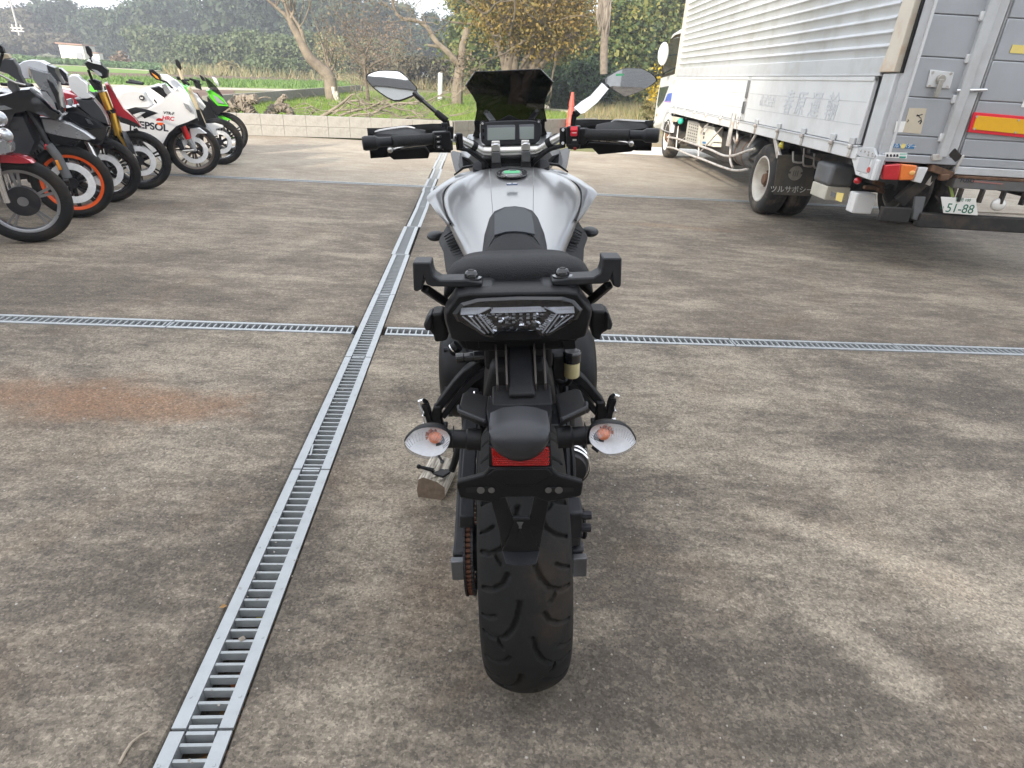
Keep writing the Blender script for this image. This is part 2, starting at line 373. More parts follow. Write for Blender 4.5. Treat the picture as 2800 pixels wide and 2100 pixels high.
def grate_meshes(W, flange):
    L = .992; gap = W-2*flange
    f = MB()
    for sgn in (-1, 1):
        f.box((sgn*(W/2-flange/2), 0, -.004), (flange, L, .008))
        f.box((sgn*(W/2-flange+.002), 0, -.024), (.004, L, .032))
    for e in (-1, 1): f.box((0, e*(L/2-.004), -.014), (gap-.010, .008, .026))
    for i in range(6):
        for sgn in (-1, 1):
            y = -.42+i*.168; f.cyl((sgn*(W/2-flange*.35), y, 0), (sgn*(W/2-flange*.35), y, .0012), .004, .003, 8)
    fm = f.mesh('frame', M_GALV); b = MB(); b.box((0, 0, 0), (gap-.002, .0075, .024)); bm_ = b.mesh('bar', M_GALVD)
    rb = MB()
    for i in range(28): rb.box((0, -.4675+.0346*i+.0003, -.015), (gap-.009, .0075, .024))
    return fm, bm_, rb.mesh('bars', M_GALVD)
GM, GC = grate_meshes(WM, .031), grate_meshes(WC, .0235)
def grate(meshes, c, d, label, group, fine, rz=0.0, dz=0.0):
    e = empty('drain_grate', (c.x, c.y, dz), (0, 0, math.atan2(-d.x, d.y)+rz), label, 'drain grate', group)
    link('frame', meshes[0], None, e)
    if fine:
        for i in range(28):
            o = link('bar', meshes[1], None, e, (0, -.4675+.0346*i+.0003, -.015+RNG.uniform(-.0006, .0004))); o.rotation_euler.z = RNG.uniform(-.008, .008)
    else: link('bars', meshes[2], None, e)
    return e
ords = ['first', 'second', 'third', 'fourth', 'fifth', 'sixth', 'seventh', 'eighth', 'ninth', 'tenth', 'eleventh', 'twelfth', 'thirteenth']
for i, k in enumerate(range(-1, 12)):
    c = O0+dM*((k+.5)*.999)
    off, rz = {4: (-.014, .003), 3: (0, .002), 5: (.008, -.004), 6: (.004, .006), 7: (-.01, -.004), 8: (.012, .002), 9: (-.008, 0)}.get(k, (0, 0))
    c = c+nM*off
    if 7.2 < (c.y) < 7.6: pass
    grate(GM, c, dM, ('galvanised grate nearest the camera in the long drain, cut by the bottom edge' if i == 0 else
          ords[i]+' galvanised grate from the camera in the long drain running away beside the motorcycle'), 'grates of the long drain', k < 6, rz, -.001 if 7.6 < c.y < 8.7 else .001)
for i in range(4):
    c = ON+dC*(1.2681-.999*1.5+i*.999)
    grate(GC, c, dC, ords[i]+' grate to the right of the crossing in the near cross drain', 'grates of the near cross drain', True, RNG.uniform(-.002, .002), .001)
for i in range(3):
    c = ON+dC*(-.9069-.4995-i*.999)
    grate(GC, c, dC, ords[i]+' grate to the left of the crossing in the near cross drain', 'grates of the near cross drain', True, RNG.uniform(-.003, .003), .001)
for i, k in enumerate(range(-5, 6)):
    c = OF+dC*(1.7733-.999*1.5+(k)*.999)
    grate(GC, c, dC, ords[i]+' grate from the left in the far cross drain beyond the motorcycles', 'grates of the far cross drain', False, RNG.uniform(-.004, .004), .003)
# leaves lying in the trench and on the yard
def leaf(c, size, m, label, rz=None):
    mb = MB(); n = 8; rim = []
    for i in range(n):
        a = 2*PI*i/n; rr = size*(.5 if i % 2 else .62)*(1+RNG.uniform(-.2, .2)); rim.append(Vector((math.cos(a)*rr*1.5, math.sin(a)*rr, RNG.uniform(0, .35)*size)))
    mb.add([Vector((0, 0, size*.05))]+rim, [[0, i+1, (i+1) % n+1] for i in range(n)])
    o = mb.build('fallen_leaf', m, loc=c, smooth=True); o.rotation_euler.z = RNG.uniform(0, 6) if rz is None else rz
    return tag(o, label, 'leaf', 'fallen leaves in the drain')
for cx, cy, s, mm, lb in [(2110+0, 0, 0, 0, 0)][:0]: pass
for (x, y, s, mm, lb) in [(690, 1750, .03, M_DRY, 'tan leaf in the long drain four slots above the leaning line of bars'), (712, 1667, .035, M_DRYG, 'yellow green leaf lying low in the long drain'),
                          (562, 1980, .026, M_DRYR, 'rust red leaf in the long drain beside the joint nearest the camera'), (530, 2065, .045, M_DRY, 'tan leaf in the slot nearest the bottom edge'), (640, 1830, .03, M_DRYR, 'dark red leaf in the middle of the long drain')]:
    p = gz(x, y, -.10); leaf((p.x, p.y, -.15), s, mm, lb)
V = []; F = []
for i in range(900):
    t = RNG.uniform(-1, 3.2); u = RNG.uniform(-.045, .06); c = O0+dM*t+nM*u; s = RNG.uniform(.003, .014); a = RNG.uniform(0, 6.3)
    b0 = len(V)
    for q in range(4): V.append((c.x+math.cos(a+q*1.57)*s*(1.4 if q % 2 else .7), c.y+math.sin(a+q*1.57)*s*(1.4 if q % 2 else .7), -.166+RNG.uniform(0, .008)))
    F.append((b0, b0+1, b0+2, b0+3))
o = link('leaf_litter', arr_mesh('leaf_litter', np.array(V), np.array(F), leaf_mat('litter', [(.05, .03, .02), (.22, .10, .04), (.12, .08, .04), (.30, .2, .08)], 0)))
tag(o, kind='stuff')
p = gz(612, 1662); leaf((p.x, p.y, .004), .012, M_DRY, 'small pale leaf on the concrete beside the long drain', .4)['group'] = 'fallen leaves on the yard'
mb = MB(); mb.tube([gz(325, 2090, .004), gz(340, 2060, .005), gz(360, 2030, .006), gz(385, 2010, .006), gz(405, 2000, .004)], [.003, .0035, .003, .0025, .002], 6)
tag(mb.build('twig', mat('twig', (.36, .30, .23), .8, var=.3, scale=30), smooth=True), 'pale thin twig on the concrete beside the nearest drain grate', 'twig')
mb = MB(); mb.beam(gz(856, 1216, .004), gz(849, 1245, .003), .006, .003)
tag(mb.build('metal_strip', M_GALV), 'thin bright metal strip lying across the bars of the third grate', 'metal strip')
# loose grit scattered over the yard near the camera
g = np.random.default_rng(3); V = []; F = []
for i in range(2600):
    x = g.uniform(-2.4, 2.6); y = .55+abs(g.normal(0, 1.6))
    if y > 5: continue
    s = g.uniform(.0012, .0045)*(1.0 if g.random() < .93 else 1.9); a = g.uniform(0, 6.3); b0 = len(V)
    for q in range(4): V.append((x+math.cos(a+q*1.57)*s*g.uniform(.7, 1.3), y+math.sin(a+q*1.57)*s*g.uniform(.7, 1.3), -.0005))
    V.append((x, y, s*.9))
    for q in range(4): F.append((b0+q, b0+(q+1) % 4, b0+4))
o = link('grit', arr_mesh('grit', np.array(V), np.array(F), leaf_mat('grit', [(.10, .09, .08), (.24, .2, .16), (.34, .30, .25), (.55, .52, .48)], 0, .8))); tag(o, kind='stuff')

# ------------------------------------------------------------------ block walls
M_BLOCK = mat('wall_block', (.36, .345, .315), .9, var=.16, scale=5, bump=.25, bscale=45, dirt=(.19, .18, .16), dscale=4.5, damt=.65)
M_BLOCKD = mat('wall_block_dark', (.23, .215, .19), .9, var=.22, scale=5, bump=.25, bscale=45, dirt=(.12, .115, .10), dscale=3.5, damt=.6)
M_MORTAR = mat('mortar', (.20, .19, .17), .95, var=.2, scale=20)
def block_wall(name, pts, z0, courses, label, mats_, bl=.39, bh=.19, th=.12, g_=.008):
    w = empty(name, (pts[0].x, pts[0].y, z0), (0, 0, 0), label, 'wall')
    o0 = Vector((pts[0].x, pts[0].y, z0)); meshes = []
    for mm in mats_:
        mb = MB(); mb.box((0, 0, 0), (bl-g_, th, bh-g_)); me = mb.mesh('block', mm); meshes.append(me)
    core = MB()
    for si, (a, b) in enumerate(zip(pts, pts[1:])):
        d = (b-a); L = d.length; d = d/L; n_ = int(round(L/bl)); st = L/n_; ang = math.atan2(d.y, d.x)
        q0, q1 = a-o0, b-o0
        core.beam(Vector((q0.x, q0.y, bh*courses/2-.004)), Vector((q1.x, q1.y, bh*courses/2-.004)), th-.014, bh*courses-.012)
        for c in range(courses):
            for i in range(n_):
                p = a+d*(st*(i+.5))-o0
                o = link('block', meshes[min(si, len(meshes)-1)], None, w, (p.x, p.y, bh*(c+.5)))
                o.rotation_euler.z = ang+RNG.uniform(-.006, .006); o.location.y += RNG.uniform(-.002, .002)
                o.scale.x = st/bl
    core.build('mortar', M_MORTAR, w)
    return w
WA = gz(600, 367); WB = gz(1236, 385); WCc = gz(1627, 366)
wl0 = WA+(WA-WB).normalized()*9.0
block_wall('block_wall', [wl0, WB, WCc], 0, 2, 'low grey concrete block wall along the far edge of the yard', [M_BLOCK, M_BLOCKD], th=.14, bl=.42, bh=.2)  # segment past the corner gets darker blocks, its shaded face painted in
LAWN = .02
w2a, w2b = gz(727, 282, .0), gz(990, 250.5, .0)
w2l = w2a+(w2a-w2b).normalized()*5
block_wall('block_wall', [Vector((w2l.x, w2l.y, 0)), Vector((w2b.x, w2b.y, 0))], -.03, 2, 'long dark block wall between the grass and the fields on the left', [M_BLOCKD], bl=.40, bh=.2, th=.15)

# ------------------------------------------------------------------ land beyond
def noise_mat(name, stops, scale, scale2=None, rough=.95, bump=.3):
    M = D.materials.new(name); M.use_nodes = True; n = M.node_tree.nodes; l = M.node_tree.links; b = n['Principled BSDF']
    tc = n.new('ShaderNodeTexCoord'); a = n.new('ShaderNodeTexNoise'); a.inputs['Scale'].default_value = scale; a.inputs['Detail'].default_value = 9; a.inputs['Roughness'].default_value = .7
    l.new(tc.outputs['Object'], a.inputs['Vector']); rp = n.new('ShaderNodeValToRGB'); e = rp.color_ramp.elements
    while len(e) < len(stops): e.new(.5)
    for i, c in enumerate(stops): e[i].position = .3+.4*i/(len(stops)-1); e[i].color = (*c, 1)
    l.new(a.outputs['Fac'], rp.inputs['Fac']); l.new(rp.outputs['Color'], b.inputs['Base Color']); b.inputs['Roughness'].default_value = rough; b.inputs['Specular IOR Level'].default_value = .2
    bp = n.new('ShaderNodeBump'); bp.inputs['Strength'].default_value = bump; bp.inputs['Distance'].default_value = .05; l.new(a.outputs['Fac'], bp.inputs['Height']); l.new(bp.outputs['Normal'], b.inputs['Normal'])
    return M
M_LAND = noise_mat('land', [(.10, .12, .05), (.16, .16, .07), (.20, .17, .10)], .08)
M_SOIL = noise_mat('soil', [(.10, .065, .048), (.15, .10, .075), (.19, .135, .10)], .7)
M_TURF = noise_mat('turf', [(.10, .17, .035), (.15, .24, .05), (.24, .25, .09)], .5)
M_PATH = noise_mat('path', [(.30, .26, .20), (.40, .36, .29), (.46, .43, .37)], .8)
M_DRIVE = noise_mat('drive', [(.17, .145, .10), (.25, .215, .16), (.24, .23, .12)], .9)
def sheet(name, poly, m, z, depth=.3):
    mb = MB(); mb.prism([Vector((p[0], p[1], z)) for p in poly], Vector((0, 0, -depth))); return tag(mb.build(name, m), kind='structure')
sheet('land', [(-340, -60), (340, -60), (340, 360), (-340, 360)], M_LAND, -.5, .4)
sheet('land', [(-339, 13.2), (339, 14.5), (339, 359), (-339, 359)], M_LAND, -.02, .3)
lawn_poly = [wl0+Vector((0, .07, 0)), WB+Vector((.02, .07, 0)), WCc+Vector((0, .07, 0)), gz(1540, 285, .1), gz(1440, 268, .1), Vector((9, 58, 0)), Vector((w2b.x, w2b.y, 0)), Vector((w2l.x, w2l.y, 0)), wl0+(w2l-wl0)*.5]
lp = [(p.x, p.y) for p in lawn_poly]
sheet('lawn', lp, M_TURF, LAWN, .1)
def pxs(*pts, z=0.0): return [tuple(gz(x, y, z)[:2]) for x, y in pts]
# strips of field to the left of the second wall, laid out along rows that run away to the right
def strip(name, m, z, near, far):
    sheet(name, pxs(*near)+list(reversed(pxs(*far))), m, z, .12)
strip('soil_strip', M_SOIL, .00, [(-300, 290), (200, 300), (640, 290)], [(-300, 240), (200, 240), (640, 247)])
strip('path_strip', M_PATH, .01, [(-300, 240), (200, 240), (700, 248), (860, 250)], [(-300, 228), (200, 229), (700, 242), (900, 245)])
strip('crop_strip', M_TURF, .02, [(-300, 228), (200, 229), (700, 242), (1000, 248)], [(-300, 200), (200, 208), (600, 218), (1000, 224)])
strip('soil_strip', M_SOIL, .03, [(-300, 200), (200, 208), (600, 218), (1000, 224)], [(-300, 188), (200, 197), (600, 208), (980, 218)])
strip('grass_strip', M_TURF, .04, [(-300, 188), (200, 197), (400, 203)], [(-300, 170), (200, 181), (420, 196)])
strip('dirt_strip', M_PATH, .05, [(-300, 170), (200, 181), (420, 196)], [(-300, 167), (200, 179), (440, 195)])
sheet('dirt_drive', [(1.64, 15.6), (30, 17.2), (30, 40), (14, 62), (1.3, 56), (2.2, 36), (2.6, 22)], M_DRIVE, .06, .2)
sheet('dirt_track', pxs((1440, 282), (1640, 288), (1640, 300), (1560, 305), (1440, 290), z=.09), M_PATH, .09, .1)
# ------------------------------------------------------------------ the workshop behind the camera: it shades the near yard and shows in the mirrors
WK = empty('workshop', (0, -13, 0), (0, 0, 0), 'pale corrugated workshop behind the camera, seen only in the motorcycle mirrors', 'building')
M_CLAD = mat('cladding', (.62, .62, .60), .55, 0, var=.06, scale=2)
M_SHUT = mat('shutter', (.30, .30, .295), .5, .0, var=.06, scale=3)
M_DARKIN = mat('dark_interior', (.03, .03, .03), .9)
M_FASC = mat('fascia', (.14, .135, .13), .6)
bx = lambda name, c, s, m: (lambda mb: mb.build(name, m, WK))(MB().box(c, s))
HA, HB = 10.1, 11.4  # heights and step shaped so the shadow covers near yard and truck rear
bx('wall', (-28, -.15, (HA+3.8)/2), (39, .3, HA-3.8), M_CLAD); bx('wall', (-36.5, -.15, 1.9), (22, .3, 3.8), M_CLAD); bx('wall', (-10, -.15, 1.9), (3, .3, 3.8), M_CLAD)
bx('interior', (-18.5, -4, 1.9), (14, .3, 3.8), M_DARKIN); bx('interior', (-18.5, -2, 3.9), (14, 4, .2), M_DARKIN)
bx('wall', (10.75, -.15, HB/2), (38.5, .3, HB), M_CLAD)
bx('roof', (-28, -7, HA+.1), (39, 14, .25), M_CLAD); bx('roof', (10.75, -7, HB+.1), (38.5, 14, .25), M_CLAD)
bx('fascia', (-28, .1, HA-.8), (39, .2, 1.6), M_FASC); bx('fascia', (10.75, .1, HB-.6), (38.5, .2, 1.2), M_FASC)
for x in (-2.5, 3.5, 9.5):
    for i in range(30):
        mb = MB(); mb.box((x, .03, .08+.14*i), (4.6, .05, .125)); mb.build('shutter_slat', M_SHUT, WK)
# ------------------------------------------------------------------ shared motorcycle materials and parts
M_BLK = mat('black_plastic', (.0075, .0075, .0088), .46, spec=.28, var=.25, scale=14, bump=.12, bscale=420, dirt=(.032, .030, .028), dscale=7, damt=.35)
M_BLKG = mat('black_gloss', (.012, .012, .014), .16, var=.2, scale=9, coat=.6)
M_DGREY = mat('grey_plastic', (.019, .020, .023), .42, spec=.32, var=.14, scale=12, bump=.1, bscale=420, dirt=(.05, .048, .045), dscale=6, damt=.3)
M_RUB = mat('tyre_rubber', (.0170, .0168, .0168), .76, spec=.22, var=.22, scale=7, bump=.1, bscale=260, dirt=(.060, .044, .03), dscale=4.5, damt=.55)
M_GRIP = mat('grip_rubber', (.012, .012, .013), .6, var=.2, scale=20, bump=.3, bscale=240)
M_SILV = mat('silver_paint', (.37, .373, .375), .30, .72, var=.035, scale=3, coat=.25, rvar=.03)
M_ALU = mat('brushed_aluminium', (.62, .60, .57), .28, .9, var=.08, scale=14, rvar=.06)
M_CHROME = mat('chrome', (.78, .78, .79), .10, 1.0, var=.05, scale=10)
M_DMET = mat('dark_metal', (.035, .035, .04), .45, .6, var=.2, scale=12, dirt=(.10, .08, .06), dscale=9, damt=.4)
M_GREYM = mat('grey_metal', (.16, .165, .175), .45, .7, var=.15, scale=12, dirt=(.10, .09, .08), dscale=7, damt=.5)
M_STEEL = mat('disc_steel', (.86, .86, .86), .42, .08, var=.12, scale=20)
M_RUST = mat('rusty_chain', (.11, .048, .028), .75, .3, var=.4, scale=60, bump=.2)
M_GLASS = mat('clear_lens', (.92, .93, .95), .04, trans=.96, ior=1.3, var=.01)
M_RED = mat('red_reflector', (.36, .004, .004), .25, var=.18, scale=160, coat=.6)
M_REDP = mat('red_paint', (.46, .012, .028), .22, .15, var=.08, coat=.9)
M_AMBER = mat('amber_bulb', (.80, .20, .05), .3, var=.15, scale=60)
M_AMBERL = mat('amber_lens', (.85, .30, .03), .22, var=.08, scale=40, coat=.7)
M_SEAT = mat('seat_vinyl', (.015, .015, .017), .56, spec=.3, var=.12, scale=25, bump=.55, bscale=520)
M_THREAD = mat('thread', (.60, .58, .55), .8, var=.1)
M_WHITE = mat('white_paint', (.80, .80, .79), .24, var=.03, coat=.8)
M_CREAM = mat('cream_plastic', (.66, .60, .36), .45, var=.1, scale=20)
M_GREEN = mat('green_paint', (.10, .52, .03), .24, var=.05, coat=.8)
M_ORNG = mat('orange_paint', (.86, .11, .012), .35, var=.06, scale=10, coat=.3)
M_GOLD = mat('gold_anodised', (.72, .42, .07), .3, .75, var=.08)
M_MIRR = mat('mirror_glass', (.90, .91, .93), .015, 1.0, var=.005, rvar=.0)
M_GRN = mat('green_film', (.16, .60, .30), .3, var=.1)
M_LCD = mat('lcd', (.36, .41, .39), .2, var=.03, scale=3, coat=.7)
M_PAPER = mat('paper', (.90, .895, .87), .8, var=.03, scale=20)
M_PLUM = mat('windscreen_edge', (.01, .01, .012), .2, coat=.5)
def tinted(name, tint, gloss=.12):
    M = D.materials.new(name); M.use_nodes = True; n = M.node_tree.nodes; l = M.node_tree.links; n.remove(n['Principled BSDF'])
    t = n.new('ShaderNodeBsdfTransparent'); t.inputs[0].default_value = (*tint, 1)
    g = n.new('ShaderNodeBsdfGlossy'); g.inputs[0].default_value = (.9, .9, .92, 1); g.inputs[1].default_value = .05
    f0 = n.new('ShaderNodeLayerWeight'); f0.inputs[0].default_value = .5; f = n.new('ShaderNodeMath'); f.operation = 'MULTIPLY_ADD'; f.inputs[1].default_value = .18; f.inputs[2].default_value = .035; fp_ = n.new('ShaderNodeMath'); fp_.operation = 'POWER'; fp_.inputs[1].default_value = 3.0; l.new(f0.outputs['Facing'], fp_.inputs[0]); l.new(fp_.outputs[0], f.inputs[0])
    nz = n.new('ShaderNodeTexNoise'); nz.inputs['Scale'].default_value = 9; tc = n.new('ShaderNodeTexCoord'); l.new(tc.outputs['Object'], nz.inputs['Vector'])
    mm = n.new('ShaderNodeMath'); mm.operation = 'MULTIPLY'; mr = n.new('ShaderNodeMapRange'); mr.inputs[3].default_value = gloss*5; mr.inputs[4].default_value = gloss*8
    l.new(nz.outputs['Fac'], mr.inputs[0]); l.new(f.outputs[0], mm.inputs[0]); l.new(mr.outputs[0], mm.inputs[1])
    x = n.new('ShaderNodeMixShader'); l.new(mm.outputs[0], x.inputs[0]); l.new(t.outputs[0], x.inputs[1]); l.new(g.outputs[0], x.inputs[2]); l.new(x.outputs[0], n['Material Output'].inputs['Surface'])
    return M
M_TINT = tinted('tinted_screen', (.034, .034, .038))
M_SMOKE = tinted('smoked_screen', (.32, .32, .34))
M_CLEAR = tinted('clear_cover', (.86, .87, .89), .14)

def tyre_prof(Rr, W, Rb, n=14):
    """half-round tyre section, x across the tyre, closed shape from bead to bead"""
    pr = []; h = Rr-Rb
    for i in range(2*n+1):
        t = -1+i/n; a = t*PI/2*1.18
        x = W/2*math.sin(a)/1.0; r = Rr-h*.62*(1-math.cos(a))**1.0 if abs(a) <= PI/2 else Rr-h*.62-h*.62*(math.sin(abs(a)-PI/2))
        pr.append((x, r))
    pr = [(-W*.36, Rb)]+pr+[(W*.36, Rb)]
    return pr
def disc_me(ri, ro, th, n=40, holes=True):
    mb = MB(); mb.lathe([(-th/2, ri), (-th/2, ro), (th/2, ro), (th/2, ri)], n=n, closed=True)
    if holes:
        for k in range(3):
            rr = ri+(ro-ri)*(.25+.25*k)
            for i in range(18):
                a = 2*PI*(i+.33*k)/18
                for s in (-1, 1): mb.cyl((s*th*.5, rr*math.cos(a), rr*math.sin(a)), (s*(th*.5+.0006), rr*math.cos(a), rr*math.sin(a)), .0042, n=6)
    return mb
def add_wheel(parent, c, Rr=.30, W=.12, Rb=.226, rim=None, spokes=5, disc=.155, discs=(-1, 1), rimw=None, name='front_wheel', steer=None, drum=False, twin=True, spoke=None):
    """thing > wheel > tyre, rim, brake discs; wheel axis along x"""
    w = empty(name, c); w.parent = parent
    if steer: w.rotation_euler.z = steer
    t = MB(); t.lathe(tyre_prof(Rr, W, Rb), n=64); t.build('tyre', M_RUB, w, smooth=True)
    rw = rimw or W*.36
    r = MB(); r.lathe([(-rw, Rb+.008), (-rw, Rb-.006), (-rw*.8, Rb-.022), (rw*.8, Rb-.022), (rw, Rb-.006), (rw, Rb+.008), (rw*.7, Rb-.004), (-rw*.7, Rb-.004)], n=56, closed=True)
    r.cyl((-.035, 0, 0), (.035, 0, 0), .034, n=20)
    if spoke: r.build('rim', rim or M_BLKG, w, angle=35); r = MB()
    for i in range(spokes):
        a = 2*PI*i/spokes+.3
        for da in ((-.10, .10) if twin else (0,)):
            a1 = a+da
            r.beam((0, .03*math.cos(a), .03*math.sin(a)), (0, (Rb-.018)*math.cos(a1), (Rb-.018)*math.sin(a1)), .018 if twin else .03, .026 if not twin else .02, (1, 0, 0))
    r.build('spokes' if spoke else 'rim', spoke or rim or M_BLKG, w, angle=35)
    if drum:
        q = MB(); q.lathe([(-.02, 0), (-.055, .03), (-.06, .09), (-.045, .105), (.03, .105), (.03, 0)], n=36); q.build('brake_drum', M_DMET, w, angle=35)
        return w
    for s in discs:
        d = disc_me(disc*.66, disc, .005); d.v = [v+Vector((s*.056, 0, 0)) for v in d.v]; d.build('brake_disc', M_STEEL, w, angle=30)
        cr = MB()
        for i in range(6):
            a = 2*PI*i/6; cr.beam((s*.05, .035*math.cos(a), .035*math.sin(a)), (s*.055, disc*.70*math.cos(a+.25), disc*.70*math.sin(a+.25)), .012, .005, (1, 0, 0))
        cr.cyl((s*.036, 0, 0), (s*.060, 0, 0), .042, n=20); cr.build('disc_carrier', M_DMET, w)
    return w
# ------------------------------------------------------------------ the motorcycle in the middle
BIKE_O = Vector((.072, 1.149, 0)); BIKE_R = Euler((0, -.075, .037)).to_matrix()
BK = empty('motorcycle', BIKE_O, (0, -.075, .037), 'silver and black touring motorcycle seen from behind in the middle of the yard', 'motorcycle')
_bo = BIKE_R.transposed()@(CAM_P-BIKE_O)
def bp(c, x, y, l):
    d = BIKE_R.transposed()@ray(*px(c, x, y)); return _bo+d*((l-_bo.y)/d.y)
def bplane(c, x, y, P, nrm):
    d = BIKE_R.transposed()@ray(*px(c, x, y)); return _bo+d*((P-_bo).dot(nrm)/d.dot(nrm))
def tr(c, pts, l=None): return [bp(c, p[0], p[1], p[2] if len(p) > 2 else l) for p in pts]
def plate(name, c, pts, l, th, m, parent=None, bevel=.003, off=None, **k):
    """outline measured on the photograph at depth l, given a real thickness th away from the camera"""
    mb = MB(); mb.prism(tr(c, pts, l), off or Vector((0, th, 0))); return mb.build(name, m, parent or BK, bevel=bevel, **k)
def mir(pts): return [Vector((-p.x, p.y, p.z)) for p in pts]
def catmull(P, n):
    out = []
    for i in range(len(P)-1):
        p0, p1, p2, p3 = P[max(i-1, 0)], P[i], P[i+1], P[min(i+2, len(P)-1)]
        for j in range(n):
            t = j/n; out.append(.5*((2*p1)+(p2-p0)*t+(2*p0-5*p1+4*p2-p3)*t*t+(3*p1-p0-3*p2+p3)*t**3))
    return out+[P[-1]]

# rear wheel: tyre with cut grooves
RW = empty('rear_wheel', (0, 0, .315)); RW.parent = BK
def groove_tyre():
    N, K = 640, 84; Rr, Wd, Rb = .315, .18, .222
    ctrl = [(-.0925, .232), (-.095, .248), (-.0915, .266), (-.083, .282), (-.066, .2965), (-.044, .307), (-.022, .3132), (0, .315)]
    ctrl = ctrl+[(-x, r) for x, r in reversed(ctrl[:-1])]
    cp_ = catmull([Vector((x, r, 0)) for x, r in ctrl], 20)
    cum = [0]
    for a, b in zip(cp_, cp_[1:]): cum.append(cum[-1]+(b-a).length)
    u = np.linspace(0, cum[-1], K); xs = np.interp(u, cum, [p.x for p in cp_]); rs = np.interp(u, cum, [p.y for p in cp_])
    arc = u-cum[-1]/2
    A, S = np.meshgrid(np.arange(N)*2*PI/N, arc, indexing='ij')
    per = 2*PI/11; sl = .18
    def seg(px_, py_, a, b, w):
        ax, ay = a; bx, by = b; vx, vy = bx-ax, by-ay; t = np.clip(((px_-ax)*vx+(py_-ay)*vy)/(vx*vx+vy*vy), 0, 1)
        return np.hypot(px_-ax-t*vx, py_-ay-t*vy)-w
    dist = np.full(A.shape, 1.0)
    curves = [([(.012, .0), (.017, .03), (.028, .058), (.046, .080), (.070, .088), (.092, .084)], .0040), ([(.058, .086), (.054, .100), (.047, .108)], .0022),
              ([(.034, .128), (.044, .146), (.064, .158), (.090, .160)], .0036), ([(.030, .045+.11), (.024, .03+.11), (.020, .012+.11)], .0001), ([(.062, .035), (.076, .042), (.094, .044)], .0030)]
    for side, ph in ((1, 0.0), (-1, .085)):
        sv = (-A*.3495+ph) % (per*.3495); uu = S*side; k = (per*.3495)/sl
        for pts, w in curves:
            if w < .001: continue
            for a, b in zip(pts, pts[1:]):
                for wrap in (-1, 0, 1):
                    dist = np.minimum(dist, seg(uu, sv+wrap*per*.3495, (a[0], a[1]*k*1.0), (b[0], b[1]*k*1.0), w))
    dep = np.clip((.0016-dist)/.0020, 0, 1)*.0105
    dep = np.where(np.abs(S) > .125, 0, dep)
    dep += np.exp(-(S/.0012)**2)*.0005
    rr = rs[None, :]-dep; xx = np.repeat(xs[None, :], N, 0)
    V = np.stack([xx, -rr*np.sin(A), -rr*np.cos(A)], -1).reshape(-1, 3)
    i, j = np.meshgrid(np.arange(N), np.arange(K-1), indexing='ij'); i2 = (i+1) % N
    F = np.stack([i*K+j, i*K+j+1, i2*K+j+1, i2*K+j], -1).reshape(-1, 4)
    return arr_mesh('tyre', V, F, M_RUB, True)
link('tyre', groove_tyre(), None, RW)
mb = MB(); mb.lathe([(-.082, .234), (-.080, .20), (-.07, .19), (.07, .19), (.080, .20), (.082, .234), (.07, .222), (-.07, .222)], n=56, closed=True); mb.cyl((-.09, 0, 0), (.09, 0, 0), .04)
for i in range(5):
    a = 2*PI*i/5
    for da in (-.14, .14): mb.beam((0, .04*math.cos(a), .04*math.sin(a)), (0, .195*math.cos(a+da), .195*math.sin(a+da)), .02, .03, (1, 0, 0))
mb.build('rim', M_BLKG, RW, angle=35)
d = disc_me(.085, .1225, .005); d.v = [v+Vector((.098, 0, 0)) for v in d.v]; d.build('brake_disc', M_STEEL, RW, angle=30)
mb = MB(); mb.lathe([(-.128, .05), (-.128, .092), (-.120, .092), (-.120, .05)], n=44, closed=True); mb.cyl((-.13, 0, 0), (-.09, 0, 0), .055); mb.build('sprocket', M_DMET, RW, angle=30)
# chain: rollers round the rear sprocket and along both runs
CH = empty('chain', (0, 0, 0)); CH.parent = BK
rol = MB(); rol.cyl((-.0052, 0, 0), (.0052, 0, 0), .0054, n=12); rol = rol.mesh('roller', M_RUST, angle=40)
lk = MB()
for s in (-1, 1):
    for e in (-1, 1): lk.cyl((s*.0060, e*.0079, 0), (s*.0112, e*.0079, 0), .0076, n=10)
    lk.box((s*.0088, 0, 0), (.0045, .0158, .0105))
lk = lk.mesh('link_plate', M_DMET, angle=40)
path = []
rc = .1035; nst = 22
for i in range(-14, 15):
    a = i/14*PI*.5+.02; path.append(Vector((-.124, -rc*math.cos(a), .315-rc*math.sin(a))))
top = [Vector((-.124, .015875*i, .4185+.0040*i)) for i in range(1, 26)]; bot = [Vector((-.124, .015875*i, .2115+.0028*i)) for i in range(1, 26)]
run = list(reversed(top))+list(reversed(path)) + bot
for i, p in enumerate(run):
    o = link('roller', rol, None, CH, p)
    if i < len(run)-1:
        q = run[i+1]; o = link('link_plate', lk, None, CH, (p+q)/2); o.rotation_euler.x = math.atan2((q-p).z, (q-p).y)
